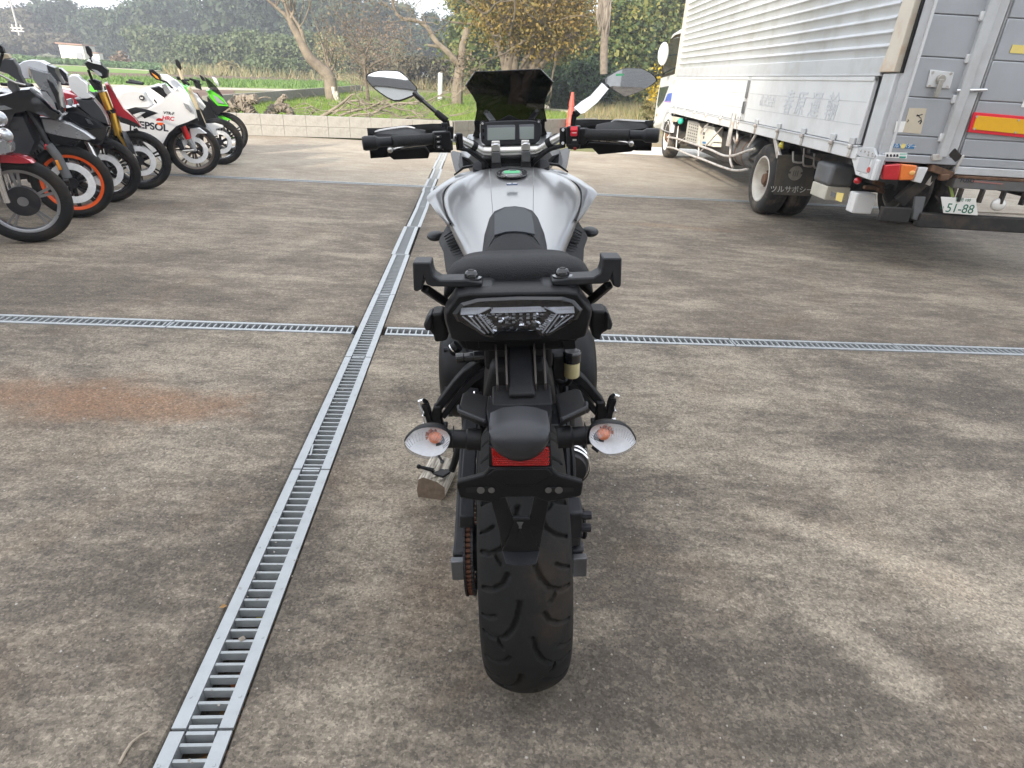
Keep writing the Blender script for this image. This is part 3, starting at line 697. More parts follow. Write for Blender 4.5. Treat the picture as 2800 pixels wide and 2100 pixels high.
# swing arm
mb = MB()
for s in (-1, 1):
    x0 = -.150 if s < 0 else .122
    secs = []
    for y, z, h, w, xo in ((-.055, .315, .062, .030, 0), (.0, .318, .066, .030, 0), (.10, .345, .085, .034, -.002*s), (.26, .405, .098, .036, -.006*s), (.42, .452, .10, .04, -.02*s), (.56, .47, .09, .05, -.03*s)):
        x = x0+xo; secs.append([Vector((x-w/2, y, z-h/2)), Vector((x+w/2, y, z-h/2)), Vector((x+w/2, y, z+h/2)), Vector((x-w/2*.8, y, z+h/2))])
    mb.loft(secs)
mb.box((0, .33, .43), (.26, .09, .10))
mb.build('swing_arm', M_DGREY, BK, bevel=.005)
for s in (-1, 1):
    x = -.157 if s < 0 else .134
    mb = MB(); mb.box((x*.955, -.066, .312), (.032, .018, .056)); mb.build('axle_block', M_GREYM, BK, bevel=.003)
    mb = MB(); mb.cyl((x, -.01, .315), (x+.010*s, -.01, .315), .012, .011, 6); mb.cyl((x*.9, -.01, .315), (x, -.01, .315), .02, n=16); mb.build('axle_nut', M_GREYM, BK, bevel=.001)
mb = MB(); mb.loft([[Vector((-.140, y, z)), Vector((-.108, y, z+.002)), Vector((-.106, y, z+.030)), Vector((-.138, y, z+.034))] for y, z in ((-.075, .435), (.0, .462), (.16, .497), (.34, .54))])
mb.build('chain_guard', M_DGREY, BK, bevel=.003)
mb = MB(); mb.loft([[Vector((-.104, y, z)), Vector((-.098, y, z)), Vector((-.096, y, z+.05)), Vector((-.104, y, z+.05))] for y, z in ((-.05, .43), (.10, .48), (.30, .53))])
mb.build('hugger', M_BLK, BK, bevel=.002)
# brake caliper, hoses and bolts on the right
mb = MB(); mb.box((.108, -.035, .425), (.05, .06, .075)); mb.box((.116, -.03, .38), (.03, .05, .05)); mb.build('brake_caliper', M_DMET, BK, bevel=.006)
for z, l in ((.447, -.055), (.412, -.055)):
    mb = MB(); mb.cyl((.13, l, z), (.152, l, z), .011, .010, 8); mb.build('caliper_bolt', M_DMET, BK, bevel=.001)
mb = MB(); mb.tube(catmull([Vector(q) for q in ((.125, -.02, .44), (.142, .02, .40), (.146, -.01, .35), (.14, .03, .32))], 5), .005, 8)
mb.tube(catmull([Vector(q) for q in ((.118, -.01, .45), (.120, .06, .52), (.116, .16, .56), (.122, .26, .60), (.12, .32, .66))], 5), .0065, 8)
mb.tube(catmull([Vector(q) for q in ((.104, .0, .47), (.106, .08, .54), (.10, .20, .58), (.09, .3, .62))], 5), .009, 8)
mb.build('brake_hose', M_BLK, BK, smooth=True)
mb = MB(); mb.cyl((.112, .05, .50), (.112, .14, .555), .012, n=12); mb.cyl((.112, .09, .525), (.112, .105, .534), .016, n=12); mb.build('hose_joint', M_DMET, BK, angle=40)
# silencer below on the right, engine covers, frame block
mb = MB(); mb.lathe([(.30, .02), (.305, .052), (.325, .060), (.335, .062), (.36, .062), (.365, .066), (.40, .068), (.80, .074), (.82, .05)], c=(.136, 0, .315), axis='y', n=36); mb.build('silencer', M_DMET, BK, angle=30)
for y in (.322, .345, .37):
    mb = MB(); mb.lathe([(y-.003, .064), (y, .0675), (y+.004, .064)], c=(.136, 0, .315), axis='y', n=36); mb.build('silencer_ring', M_CHROME, BK, smooth=True)
mb = MB(); mb.box((0, .62, .47), (.34, .40, .34)); mb.box((0, .72, .68), (.27, .34, .22)); mb.box((0, .78, .34), (.26, .5, .18)); mb.build('engine_block', M_DMET, BK, bevel=.03, bseg=3)
for s in (-1, 1):
    mb = MB(); mb.lathe([(.14*s, .135), (.185*s, .134), (.205*s, .124), (.219*s, .10), (.223*s, .06), (.223*s, 0)], c=(0, .50 if s < 0 else .48, .545 if s < 0 else .55), n=40); mb.build('engine_cover', M_BLK, BK, smooth=True, angle=50)
    for i in range(7):
        a = 2*PI*i/7+.4; mb = MB(); mb.cyl((.190*s, .50+.128*math.cos(a), .545+.128*math.sin(a)), (.202*s, .50+.128*math.cos(a), .545+.128*math.sin(a)), .008, n=8); mb.build('cover_bolt', M_DMET, BK)
mb = MB(); mb.beam((0, .10, .80), (0, .62, .74), .15, .13); mb.beam((-.07, .02, .86), (-.07, .62, .80), .03, .06); mb.beam((.07, .02, .86), (.07, .62, .80), .03, .06); mb.build('subframe', M_BLK, BK, bevel=.01)
mb = MB(); mb.loft([[Vector((-.085, y, z)), Vector((.085, y, z)), Vector((.06, y, z+h)), Vector((-.06, y, z+h))] for y, z, h in ((.06, .66, .10), (.2, .67, .12), (.34, .60, .2))]); mb.build('inner_fender', M_BLK, BK, bevel=.012)
mb = MB(); mb.cyl((0, .30, .52), (0, .36, .74), .028, n=20)
for i in range(8): mb.lathe([(-.006, .03), (0, .040), (.006, .03)], c=(0, .306+.006*i, .545+.0235*i), axis='z', n=20)
mb.build('shock_absorber', mat('spring_blue', (.02, .03, .09), .4, .3), BK, smooth=True)

# passenger footrest hangers
for s in (-1, 1):
    P = [Vector((s*.090, .31, .665)), Vector((s*.130, .30, .640)), Vector((s*.158, .285, .615)), Vector((s*.205, .25, .566))]
    if s > 0: P = [Vector((.095, .31, .640)), Vector((.135, .30, .635)), Vector((.165, .285, .612)), Vector((.212, .25, .562))]
    mb = MB(); mb.loft([[p+Vector((-.0*s, -.012, -.016)), p+Vector((.012*s, -.010, .002)), p+Vector((.006*s, .02, .010)), p+Vector((-.012*s, .02, -.012))] for p in P]); mb.build('footrest_hanger', M_BLK, BK, bevel=.003)
    P2 = [p+Vector((-.012*s, .0, -.026)) for p in P]
    mb = MB(); mb.loft([[p+Vector((-.0*s, -.010, -.009)), p+Vector((.010*s, -.008, .002)), p+Vector((.004*s, .012, .006)), p+Vector((-.010*s, .012, -.006))] for p in P2]); mb.build('hanger_rib', M_BLK, BK, bevel=.002)
    mb = MB(); mb.loft([[Vector((s*x-w, .235, z)), Vector((s*x+w, .235, z)), Vector((s*x+w, .262, z)), Vector((s*x-w, .262, z))] for x, w, z in ((.208, .010, .570), (.213, .013, .545), (.214, .015, .520), (.212, .015, .512))]); mb.box((s*.216, .245, .5095), (.058, .03, .011)); mb.build('footrest_bracket', M_BLK, BK, bevel=.003)
    pg = empty('footrest'); pg.parent = BK
    mb = MB(); mb.loft([[Vector((s*x-.007, .232, z)), Vector((s*x+.007, .230, z)), Vector((s*x+.007, .262, z)), Vector((s*x-.007, .262, z))] for x, z in ((.230, .520), (.236, .560), (.241, .578))])
    for i in range(6): mb.box((s*(.2255+.0018*i), .246, .527+.0085*i), (.008, .03, .0035))
    mb.build('peg_rubber', M_BLK, pg, bevel=.001)
    mb = MB(); mb.tube([Vector((s*.238, .246, .508)), Vector((s*.241, .246, .535)), Vector((s*.246, .246, .566)), Vector((s*.245, .242, .584)), Vector((s*.238, .238, .588))], [.007, .0055, .0055, .009, .007], 10, flat=1.5); mb.cyl((s*.245, .24, .548), (s*.245, .226, .548), .0045, n=10); mb.box((s*.240, .246, .511), (.022, .028, .014)); mb.build('peg_metal', M_CHROME, pg, angle=40, bevel=.001)
# reservoir
RV = empty('brake_reservoir'); RV.parent = BK; c = bp(2, 1573, 1120, .22)
mb = MB(); mb.lathe([(-.024, 0), (-.024, .0175), (-.021, .0195), (.016, .0195), (.016, 0)], c=c, axis='z', n=28); mb.build('cup', mat('brake_fluid_cup', (.62, .55, .30), .25, var=.08, scale=30, coat=.5), RV, angle=40)
mb = MB(); mb.lathe([(.016, 0), (.016, .0215), (.040, .0225), (.044, .019), (.044, 0)], c=c, axis='z', n=14); mb.build('cap', M_BLKG, RV, bevel=.001)
mb = MB(); mb.box(c+Vector((-.03, .01, .0)), (.03, .025, .06)); mb.tube(catmull([c+Vector((0, .0, -.024)), c+Vector((-.01, .03, -.06)), c+Vector((-.05, .06, -.05)), c+Vector((-.07, .08, -.02))], 5), .007, 8); mb.build('bracket', M_BLK, RV, bevel=.002)
mb = MB(); a, b = bp(2, 545, 1040, .20), bp(2, 800, 1020, .20); mb.cyl(a, a+(b-a)*.28, .0125, n=14); mb.cyl(a+(b-a)*.28, a+(b-a)*.62, .0115, n=14); mb.cyl(a+(b-a)*.62, b, .014, n=14); mb.build('helmet_lock', M_BLKG, BK, bevel=.001)
mb = MB(); mb.tube(catmull([Vector(q) for q in ((-.075, .25, .74), (-.085, .30, .69), (-.07, .34, .62), (-.06, .38, .55))], 5), .016, 10); mb.tube(catmull([Vector(q) for q in ((.06, .25, .73), (.075, .30, .68), (.09, .36, .62))], 5), .014, 10); mb.build('breather_hose', M_BLK, BK, smooth=True)
a, b = bp(2, 500, 980, .36), bp(2, 560, 925, .36); mb = MB(); mb.cyl(a, b, .016, n=16); mb.build('coolant_hose', M_BLK, BK)
mb = MB(); q = a+(b-a)*.35; mb.cyl(q, q+(b-a)*.12, .0172, n=16); mb.build('hose_clip', M_CHROME, BK)
mb = MB(); mb.cyl(Vector((-.112, .18, .50)), Vector((-.112, .26, .60)), .0045, n=8); mb.build('shift_rod', M_CHROME, BK)

# tail: cover, lamp, carrier, seats
TC = [(535, 445), (650, 425), (1530, 410), (1640, 425), (1755, 590), (1748, 660), (1705, 830), (1600, 862), (1350, 868), (850, 880), (560, 875), (490, 855), (440, 690), (433, 610)]
oa = tr(2, TC, -.135); ob = [p+Vector((-p.x*.10, .16, -.012)) for p in oa]; of = [Vector((p.x*.955, -.150, .948+(p.z-.948)*.93)) for p in oa]
mb = MB(); mb.loft([of, oa, [p+Vector((0, .03, 0)) for p in oa], ob]); mb.build('tail_cover', M_BLK, BK, bevel=.003)
TL = empty('tail_lamp'); TL.parent = BK
LN = [(735, 505), (1090, 488), (1490, 490), (1590, 520), (1660, 600), (1612, 690), (1345, 835), (1290, 838), (1255, 792), (930, 806), (880, 850), (800, 832), (560, 705), (520, 635), (590, 545)]
lo = tr(2, LN, -.1505)
mb = MB(); mb.prism(lo, Vector((0, .004, 0))); mb.build('housing', M_BLKG, TL)
mb = MB(); lq = [Vector((p.x*1.012, -.1545, .952+(p.z-.952)*1.02)) for p in lo]; li = [Vector((p.x*.955, -.1585, .954+(p.z-.954)*.90)) for p in lo]; mb.loft([lq, li], cap=False); mb.build('lens_rim', M_BLKG, TL)
M_GLINT = mat('lamp_glint', (.82, .83, .85), .12, .9, var=.2, scale=50)
M_LAMPR = mat('lamp_chrome', (.70, .71, .74), .3, .25, var=.12, scale=60)
for nm, pts in (('strip', [(588, 582), (738, 590), (872, 574), (742, 640), (585, 645)]), ('strip', [(905, 566), (1265, 560), (1345, 618), (1090, 628), (848, 634)]), ('strip', [(1312, 565), (1440, 586), (1592, 580), (1596, 628), (1440, 634)])):
    mb = MB(); q = tr(2, pts, -.152); zz = sum(p.z for p in q)/len(q); q = [p+Vector((0, .5*(p.z-zz), 0)) for p in q]; mb.prism(q, Vector((0, .002, 0)))
    xs = [v.x for v in q]; x = min(xs)
    zt = sum(v.z for v in q)/len(q)
    o = mb.build('light_strip', M_LAMPR, TL)
mb = MB()
for x0, x1 in ((600, 742), (862, 1330), (1445, 1590)):
    x = x0
    while x < x1:
        a, b = bp(2, x, 588 if 800 < x < 1400 else 592, -.1532), bp(2, x, 622 if 800 < x < 1400 else 636, -.1532); mb.beam(a, b, .0009, .0012); x += 14
mb.build('strip_ribs', M_STEEL, TL)
led = MB(); led.box((0, 0, 0), (.0052, .0018, .0030)); led = led.mesh('led', mat('led_white', (.42, .43, .43), .2, var=.1))
for x in (873, 935, 994, 1056, 1120, 1183, 1243, 1305):
    for y in ((648, 682, 718) if 900 < x < 1290 else (648,)): link('led', led, None, TL, bp(2, x, y, -.1525))
mb = MB()
for (x0, y0, x1, y1, w) in ((742, 650, 878, 815, .004), (715, 668, 835, 815, .0016), (600, 665, 800, 822, .002), (655, 655, 760, 775, .0016), (1440, 640, 1310, 812, .004), (1465, 655, 1345, 815, .0016), (1590, 655, 1370, 815, .002), (1530, 655, 1420, 760, .0016)):
    mb.beam(bp(2, x0, y0, -.1525), bp(2, x1, y1, -.1525), w, .002)
mb.beam(bp(2, 585, 648, -.153), bp(2, 742, 642, -.153), .003, .0016); mb.beam(bp(2, 742, 642, -.153), bp(2, 850, 590, -.153), .003, .0016); mb.beam(bp(2, 848, 632, -.153), bp(2, 1345, 620, -.153), .0022, .0016); mb.beam(bp(2, 1596, 632, -.153), bp(2, 1440, 638, -.153), .003, .0016); mb.beam(bp(2, 1440, 638, -.153), bp(2, 1330, 585, -.153), .003, .0016)
for i in range(9):
    mb.beam(bp(2, 770+14*i, 662+16*i, -.1525), bp(2, 800+13*i, 655+15*i, -.1525), .0014, .002); mb.beam(bp(2, 1420-13*i, 655+16*i, -.1525), bp(2, 1385-12*i, 648+15*i, -.1525), .0014, .002)
mb.build('reflector_ribs', M_LAMPR, TL)
mb = MB(); g_ = random.Random(12)
for i in range(130):
    x = g_.uniform(610, 1590); y = g_.uniform(640, 800)
    if y > 660+min(x-560, 1640-x)*.42: continue
    c = bp(2, x, y, -.153); a, b_ = Vector((g_.uniform(.001, .004), 0, g_.gauss(0, .0008))), Vector((g_.gauss(0, .0006), g_.uniform(-.0015, .0015), g_.uniform(.0006, .0018))); mb.add([c-a-b_, c+a-b_, c+a+b_, c-a+b_], [[0, 1, 2, 3]])
mb.build('glint_bits', M_GLINT, TL)['kind'] = 'stuff'  # loose bright bits added for the sparkle inside the lens
mb = MB(); mb.prism([p+Vector((0, -.008, 0)) for p in [Vector((q.x*.955, q.y, .954+(q.z-.954)*.90)) for q in lo]], Vector((0, -.0015, 0))); mb.build('lens', M_CLEAR, TL)
# under tail
mb = MB(); mb.loft([tr(2, [(535, 875), (1650, 850), (1560, 960), (1090, 985), (700, 985), (600, 960)], -.118), [p+Vector((-p.x*.2, .22, .0)) for p in tr(2, [(535, 875), (1650, 850), (1560, 960), (1090, 985), (700, 985), (600, 960)], -.10)]]); mb.build('under_tail', M_BLK, BK, bevel=.005)
for a, b in ((620, 740), (1480, 1600)):
    plate('under_tail_panel', 2, [(a, 880), (b, 876), (b+10, 955), (a+25, 965)], -.121, .004, M_BLK, bevel=.001)
# carrier plate with two raised ends
mb = MB(); q = tr(2, [(545, 445), (640, 400), (860, 405), (890, 428), (1290, 422), (1320, 398), (1580, 390), (1650, 420)], -.125); mb.prism(q, Vector((0, .11, .006))); mb.build('tail_top', M_DGREY, BK, bevel=.004)
plate('tail_top_panel', 2, [(862, 402), (890, 420), (1290, 414), (1322, 392), (1300, 330), (880, 340)], None, .01, M_DGREY, off=Vector((0, .01, -.006)), bevel=.0015) if False else None
for s in (-1, 1):
    E = empty('grab_handle'); E.parent = BK
    if s < 0: bl = [(155, 190), (318, 190), (326, 262), (345, 312), (400, 348), (640, 345), (778, 368), (770, 400), (720, 408), (600, 412), (480, 408), (330, 405), (280, 385), (258, 330), (244, 425), (195, 450), (165, 440)]
    else: bl = [(2020, 150), (1850, 150), (1846, 230), (1828, 285), (1765, 322), (1540, 330), (1392, 352), (1398, 382), (1440, 398), (1560, 398), (1690, 386), (1840, 380), (1905, 360), (1930, 300), (1938, 395), (1990, 418), (2012, 400)]
    q = tr(2, bl, -.125); mb = MB(); mb.prism(q, Vector((0, .040, 0))); mb.build('grip_bar', M_DGREY, E, bevel=.0035)
    ins = [(170, 205), (205, 205), (228, 330), (240, 410), (196, 435), (172, 425)] if s < 0 else [(2010, 165), (1975, 165), (1952, 300), (1942, 380), (1990, 405), (2008, 390)]
    st = [(262, 415), (460, 548)] if s < 0 else [(1905, 385), (1735, 530)]
    mb = MB(); mb.beam(bp(2, *st[0], -.11), bp(2, *st[1], -.07), .016, .014); mb.build('strut', M_BLK, E, bevel=.003)
    bx = (680, 318) if s < 0 else (1490, 300)
    c = bp(2, bx[0], bx[1], -.105); mb = MB(); mb.lathe([(-.004, 0), (-.004, .0175), (0, .0175), (.001, .0125), (.006, .0125), (.011, .009), (.0125, .006)], c=c, axis='z', n=24); mb.build('bolt', M_BLKG, E, angle=40)
    mb = MB(); mb.cyl(c+Vector((0, 0, .0105)), c+Vector((0, 0, .0132)), .0055, n=6); mb.build('bolt_socket', M_BLK, E)
    # pannier mounting blocks low on the sides of the tail
    K = empty('side_mount'); K.parent = BK
    mb = MB()
    for poly, l in ((([(320, 645), (430, 640), (470, 860), (460, 890), (350, 905), (345, 840), (300, 800)], .0) if s < 0 else ([(1745, 620), (1880, 620), (1890, 640), (1905, 790), (1835, 830), (1835, 880), (1790, 880), (1750, 840)], .0)),):
        mb.prism(tr(2, poly, l), Vector((0, .05, 0)))
    mb.build('block', M_BLK, K, bevel=.006)
    kn = [(250, 745), (290, 670), (325, 650), (330, 800), (270, 800)] if s < 0 else [(1940, 740), (1905, 640), (1880, 630), (1880, 790), (1925, 790)]
    mb = MB(); mb.prism(tr(2, kn, -.008), Vector((0, .045, 0))); mb.build('knob', M_DGREY, K, bevel=.008)
# passenger seat
def seat_loft(name, secs, m, parent, nu=4, nv=4, crease=()):
    rings = []
    for y, pts in secs:
        half = [Vector((x, y+dy, z)) for x, z, dy in [(p if len(p) == 3 else (*p, 0)) for p in pts]]
        rings.append(catmull([Vector((-p.x, p.y, p.z)) for p in reversed(half[1:])]+half, nu))
    cols = [catmull([r[j] for r in rings], nv) for j in range(len(rings[0]))]
    rows_ = [[c[i] for c in cols] for i in range(len(cols[0]))]
    mb = MB(); mb.loft(rows_, closed=False, cap=False)
    return mb.build(name, m, parent, smooth=True, angle=70)
ps = [(y, [(0, z), (.055, z-.0005), (.092, z-.0025), (.118, z-.011), (.133, z-.034), (w, zl)]) for y, z, w, zl in ((-.081, .993, .132, .95), (-.077, 1.009, .136, .95), (-.060, 1.021, .138, .945), (-.025, 1.0245, .140, .94), (.05, 1.0085, .143, .92), (.15, .985, .141, .90), (.24, .968, .136, .885), (.29, .945, .130, .87), (.30, .905, .128, .85))]
seat_loft('passenger_seat', ps, M_SEAT, BK)
for s in (-1, 1):
    for dx in (0, .006):
        mb = MB(); mb.tube(catmull([Vector((s*(x+dx*.6), y, z-dx*.5)) for x, y, z in ((.1215, -.077, .989), (.1225, -.058, 1.001), (.1225, -.025, 1.0035), (.123, .05, .986), (.1215, .15, .961), (.119, .24, .942))], 8), .0008, 6); mb.v = [v+Vector((0, -.0005, .0012)) for v in mb.v]; mb.build('stitching', M_THREAD, BK, smooth=True)
fs = [(.28, [(0, .905), (.07, .90), (.11, .885), (.132, .855), (.138, .82)]), (.34, [(0, .915), (.07, .91), (.108, .895), (.13, .865), (.135, .83)]), (.44, [(0, .932), (.05, .928), (.078, .912), (.098, .885), (.108, .84)]), (.52, [(0, .935), (.04, .931), (.062, .915), (.078, .89), (.088, .85)]), (.565, [(0, .932), (.035, .928), (.052, .912), (.064, .89), (.07, .86)])]
seat_loft('rider_seat', fs, M_SEAT, BK)

# tank
TS = [(.40, [(0, .872), (.055, .868), (.09, .85), (.113, .81), (.09, .74)]), (.50, [(0, .903), (.06, .900), (.098, .886), (.124, .855), (.098, .78)]), (.60, [(0, .938), (.068, .936), (.118, .920), (.150, .885), (.118, .80)]), (.70, [(0, .974), (.076, .972), (.142, .955), (.183, .918), (.142, .82)]),
      (.80, [(0, 1.010), (.082, 1.008), (.160, .993), (.210, .951), (.168, .85)]), (.89, [(0, 1.034), (.085, 1.032), (.168, 1.014), (.221, .974), (.18, .88)]), (.97, [(0, 1.046), (.08, 1.043), (.155, 1.027), (.206, .99), (.175, .89)]), (1.04, [(0, 1.046), (.07, 1.043), (.125, 1.029), (.165, 1.0), (.155, .89)]), (1.075, [(0, 1.02), (.06, 1.017), (.11, 1.002), (.14, .97), (.135, .9)])]
seat_loft('tank', TS, M_SILV, BK)
def tank_z(x, y):
    x = abs(x)
    def sec(p):
        for (x0, z0), (x1, z1) in zip(p, p[1:]):
            if x <= x1 and x1 > x0: return z0+(z1-z0)*(x-x0)/(x1-x0)
        return p[-1][1]-(x-p[-1][0])*8
    y = min(max(y, TS[0][0]), TS[-1][0])
    for (y0, p0), (y1, p1) in zip(TS, TS[1:]):
        if y <= y1: t = (y-y0)/(y1-y0); return sec(p0)*(1-t)+sec(p1)*t
CPN = []
for y, w in ((.60, .058), (.66, .060), (.72, .063), (.80, .067), (.86, .070), (.92, .073), (.98, .076), (1.03, .079)):
    z = [tank_z(x*w, y) for x in (0, .5, .96, 1)]
    CPN.append([Vector((x*w, y, tank_z(x*w, y)+h)) for x, h in ((-1.0, -.001), (-.95, .003), (-.5, .0036), (0, .004), (.5, .0036), (.95, .003), (1.0, -.001))])
cols = [catmull([r[j] for r in CPN], 3) for j in range(7)]
mb = MB(); mb.loft([[c[i] for c in cols] for i in range(len(cols[0]))], closed=False, cap=False); mb.build('tank_panel', M_SILV, BK, angle=20)
for s in (-1, 1):
    inn = [(950, 815, 1.03), (800, 868, 1.0), (690, 922, .965), (645, 962, .93), (633, 1005, .885), (642, 1080, .815), (662, 1140, .755), (684, 1190, .70)]
    mid = [(860, 815, 1.08), (735, 868, 1.05), (640, 918, 1.01), (588, 958, .965), (578, 1020, .915), (600, 1085, .85), (640, 1150, .77), (684, 1193, .70)]
    out = [(760, 836, 1.10), (700, 865, 1.085), (610, 920, 1.04), (521, 1000, .955), (548, 1052, .915), (585, 1105, .86), (636, 1165, .775), (682, 1196, .70)]
    rows_ = [tr(1, r) for r in (inn, mid, out)]
    rows_.append([p+Vector((.02, .05, -.045)) for p in rows_[2]])
    if s > 0: rows_ = [mir(r) for r in rows_]
    mb = MB(); mb.loft([catmull(r, 3) for r in rows_], closed=False, cap=False); o = mb.build('tank_side_panel', M_SILV, BK, angle=38); q = o.modifiers.new('solid', 'SOLIDIFY'); q.thickness = .004; q.offset = -1
    mb = MB(); mb.tube([p+Vector((0, -.001, .0015)) for p in catmull(rows_[0], 4)], .0032, 6); mb.build('panel_seam', M_BLK, BK, smooth=True)
def on_tank(c, x, y, up=.004):
    d = (BIKE_R.transposed()@ray(*px(c, x, y))).normalized(); t = .5
    while t < 3:
        p = _bo+d*t
        if p.y > .36 and p.z < tank_z(p.x, p.y)+up: return p
        t += .002
    return p
OUT_ = [(898, 1400), (906, 1330), (915, 1262), (950, 1150), (985, 1095), (1055, 1064), (1125, 1058), (1190, 1068), (1245, 1090), (1285, 1145), (1328, 1250), (1345, 1325), (1352, 1400)]
IN_ = [(934, 1400), (945, 1352), (965, 1312), (985, 1282), (1010, 1262), (1065, 1250), (1122, 1246), (1180, 1250), (1235, 1264), (1262, 1288), (1285, 1315), (1302, 1352), (1312, 1400)]
rows_ = [[on_tank(1, a[0]+(b[0]-a[0])*t, a[1]+(b[1]-a[1])*t, u) for a, b in zip(OUT_, IN_)] for t, u in ((0, .001), (.05, .006), (.3, .008), (.65, .009), (.95, .009), (1, .001))]
mb = MB(); mb.loft(rows_, closed=False, cap=False); mb.build('tank_rear_trim', M_DGREY, BK, angle=30)
PT = [[(985, 1118), (1060, 1074), (1122, 1068), (1185, 1076), (1240, 1112)], [(985, 1165), (1060, 1150), (1122, 1145), (1185, 1150), (1250, 1165)], [(985, 1210), (1060, 1200), (1122, 1198), (1185, 1200), (1258, 1212)], [(985, 1262), (1060, 1240), (1122, 1236), (1185, 1240), (1262, 1256)]]
rows_ = [[on_tank(1, x, y, .0125) for x, y in r] for r in PT]; rows_ = [[p+Vector((0, 0, -.004)) for p in rows_[0]]]+rows_+[[p+Vector((0, 0, -.004)) for p in rows_[-1]]]
mb = MB(); mb.loft(rows_, closed=False, cap=False); mb.build('trim_panel', mat('trim_grey', (.034, .038, .046), .36, var=.08, scale=10), BK, angle=30)
# filler cap and badge
FC = empty('filler_cap', (0.001, .905, 1.0395), (.14, 0, 0)); FC.parent = BK
mb = MB(); mb.lathe([(0, .033), (.003, .050), (.0065, .049), (.0065, .033)], axis='z', n=44, closed=True); mb.build('ring', M_BLKG, FC, angle=30)
mb = MB(); mb.lathe([(.002, 0), (.0075, 0), (.0075, .031), (.004, .033), (.002, .033)], axis='z', n=40); mb.build('lid', mat('cap_grey', (.34, .35, .35), .45, .5), FC, angle=30)
mb = MB(); mb.box((0, 0, .0085), (.050, .026, .002)); mb.build('sticker', M_GRN, FC, bevel=.0005)
mb = MB(); mb.box((.004, .012, .0098), (.020, .003, .001)); mb.build('slot', M_BLK, FC)
for i in range(5):
    a = 2*PI*i/5+.5; mb = MB(); mb.cyl((.041*math.cos(a), .041*math.sin(a), .006), (.041*math.cos(a), .041*math.sin(a), .0085), .0032, n=8); mb.build('screw', M_CHROME, FC)
c = bp(1, 1107, 922, .79); mb = MB(); mb.box(c+Vector((0, 0, .003)), (.034, .012, .005)); mb.build('badge', mat('badge_blue_grey', (.20, .24, .34), .25, .7, var=.3, scale=80), BK, bevel=.002)
for s in (-1, 1):
    mb = MB(); mb.box(c+Vector((s*.009, -.001, .0062)), (.013, .006, .001)); mb.build('badge_mark', M_STEEL, BK, bevel=.0003)
mb = MB(); mb.loft([[Vector((x, y, z)) for x, z in ((-w, z0-.016), (w, z0-.016), (w, z0), (w*.5, z0+.004), (-w*.5, z0+.004), (-w, z0))] for y, w, z0 in ((1.035, .060, 1.052), (1.07, .065, 1.058), (1.10, .07, 1.046))]); mb.build('tank_front_cover', M_DGREY, BK, bevel=.002)
for s in (-1, 1):
    mb = MB(); mb.box((s*.050, 1.062, 1.066), (.036, .034, .014)); mb.build('cover_lug', M_DGREY, BK, bevel=.003)
    mb = MB(); mb.cyl((s*.050, 1.058, 1.073), (s*.050, 1.058, 1.0745), .006, n=10); mb.build('lug_screw', M_GREYM, BK)
    P = [Vector((s*.07, 1.085, 1.052)), Vector((s*.12, 1.09, 1.048)), Vector((s*.165, 1.10, 1.040)), Vector((s*.197, 1.09, 1.018))]
    mb = MB(); mb.tube(P, [.006, .007, .007, .004], 8, flat=.7); mb.build('cover_edge', M_BLK, BK, smooth=True)
# radiator shrouds with louvres
for s in (-1, 1):
    ol = [(662, 1190, .86), (700, 1196, .83), (735, 1260, .77), (796, 1412, .64), (705, 1470, .64), (660, 1540, .60), (648, 1510, .63), (632, 1385, .74), (600, 1312, .82), (606, 1290, .84)]
    q = tr(1, ol); q = q if s < 0 else mir(q)
    mb = MB(); mb.prism(q, Vector((-.004*s, .02, 0))); mb.build('shroud', M_BLK, BK, bevel=.003)
    mb = MB()
    for i in range(10):
        a = (640+7.5*i+ (2 if i < 5 else 8), 1275+i*17+ (0 if i < 5 else 12)); b = (705+9.5*i, 1232+i*21)
        l0, l1 = .80-.014*i, .785-.0145*i
        p0, p1 = bp(1, *a, l0-.012), bp(1, *b, l1-.012)
        if s > 0: p0.x *= -1; p1.x *= -1
        mb.beam(p0, p1, .0065, .004)
    mb.build('louvres', M_DGREY, BK, bevel=.0008)
    c = Vector((s*.266, .99, .833)); mb = MB(); mb.ell(c, (.030, .045, .016), 18, 12); mb.cyl((s*.20, 1.0, .835), (s*.26, 1.0, .832), .011, n=12); mb.build('front_turn_signal', M_DGREY, BK, smooth=True)
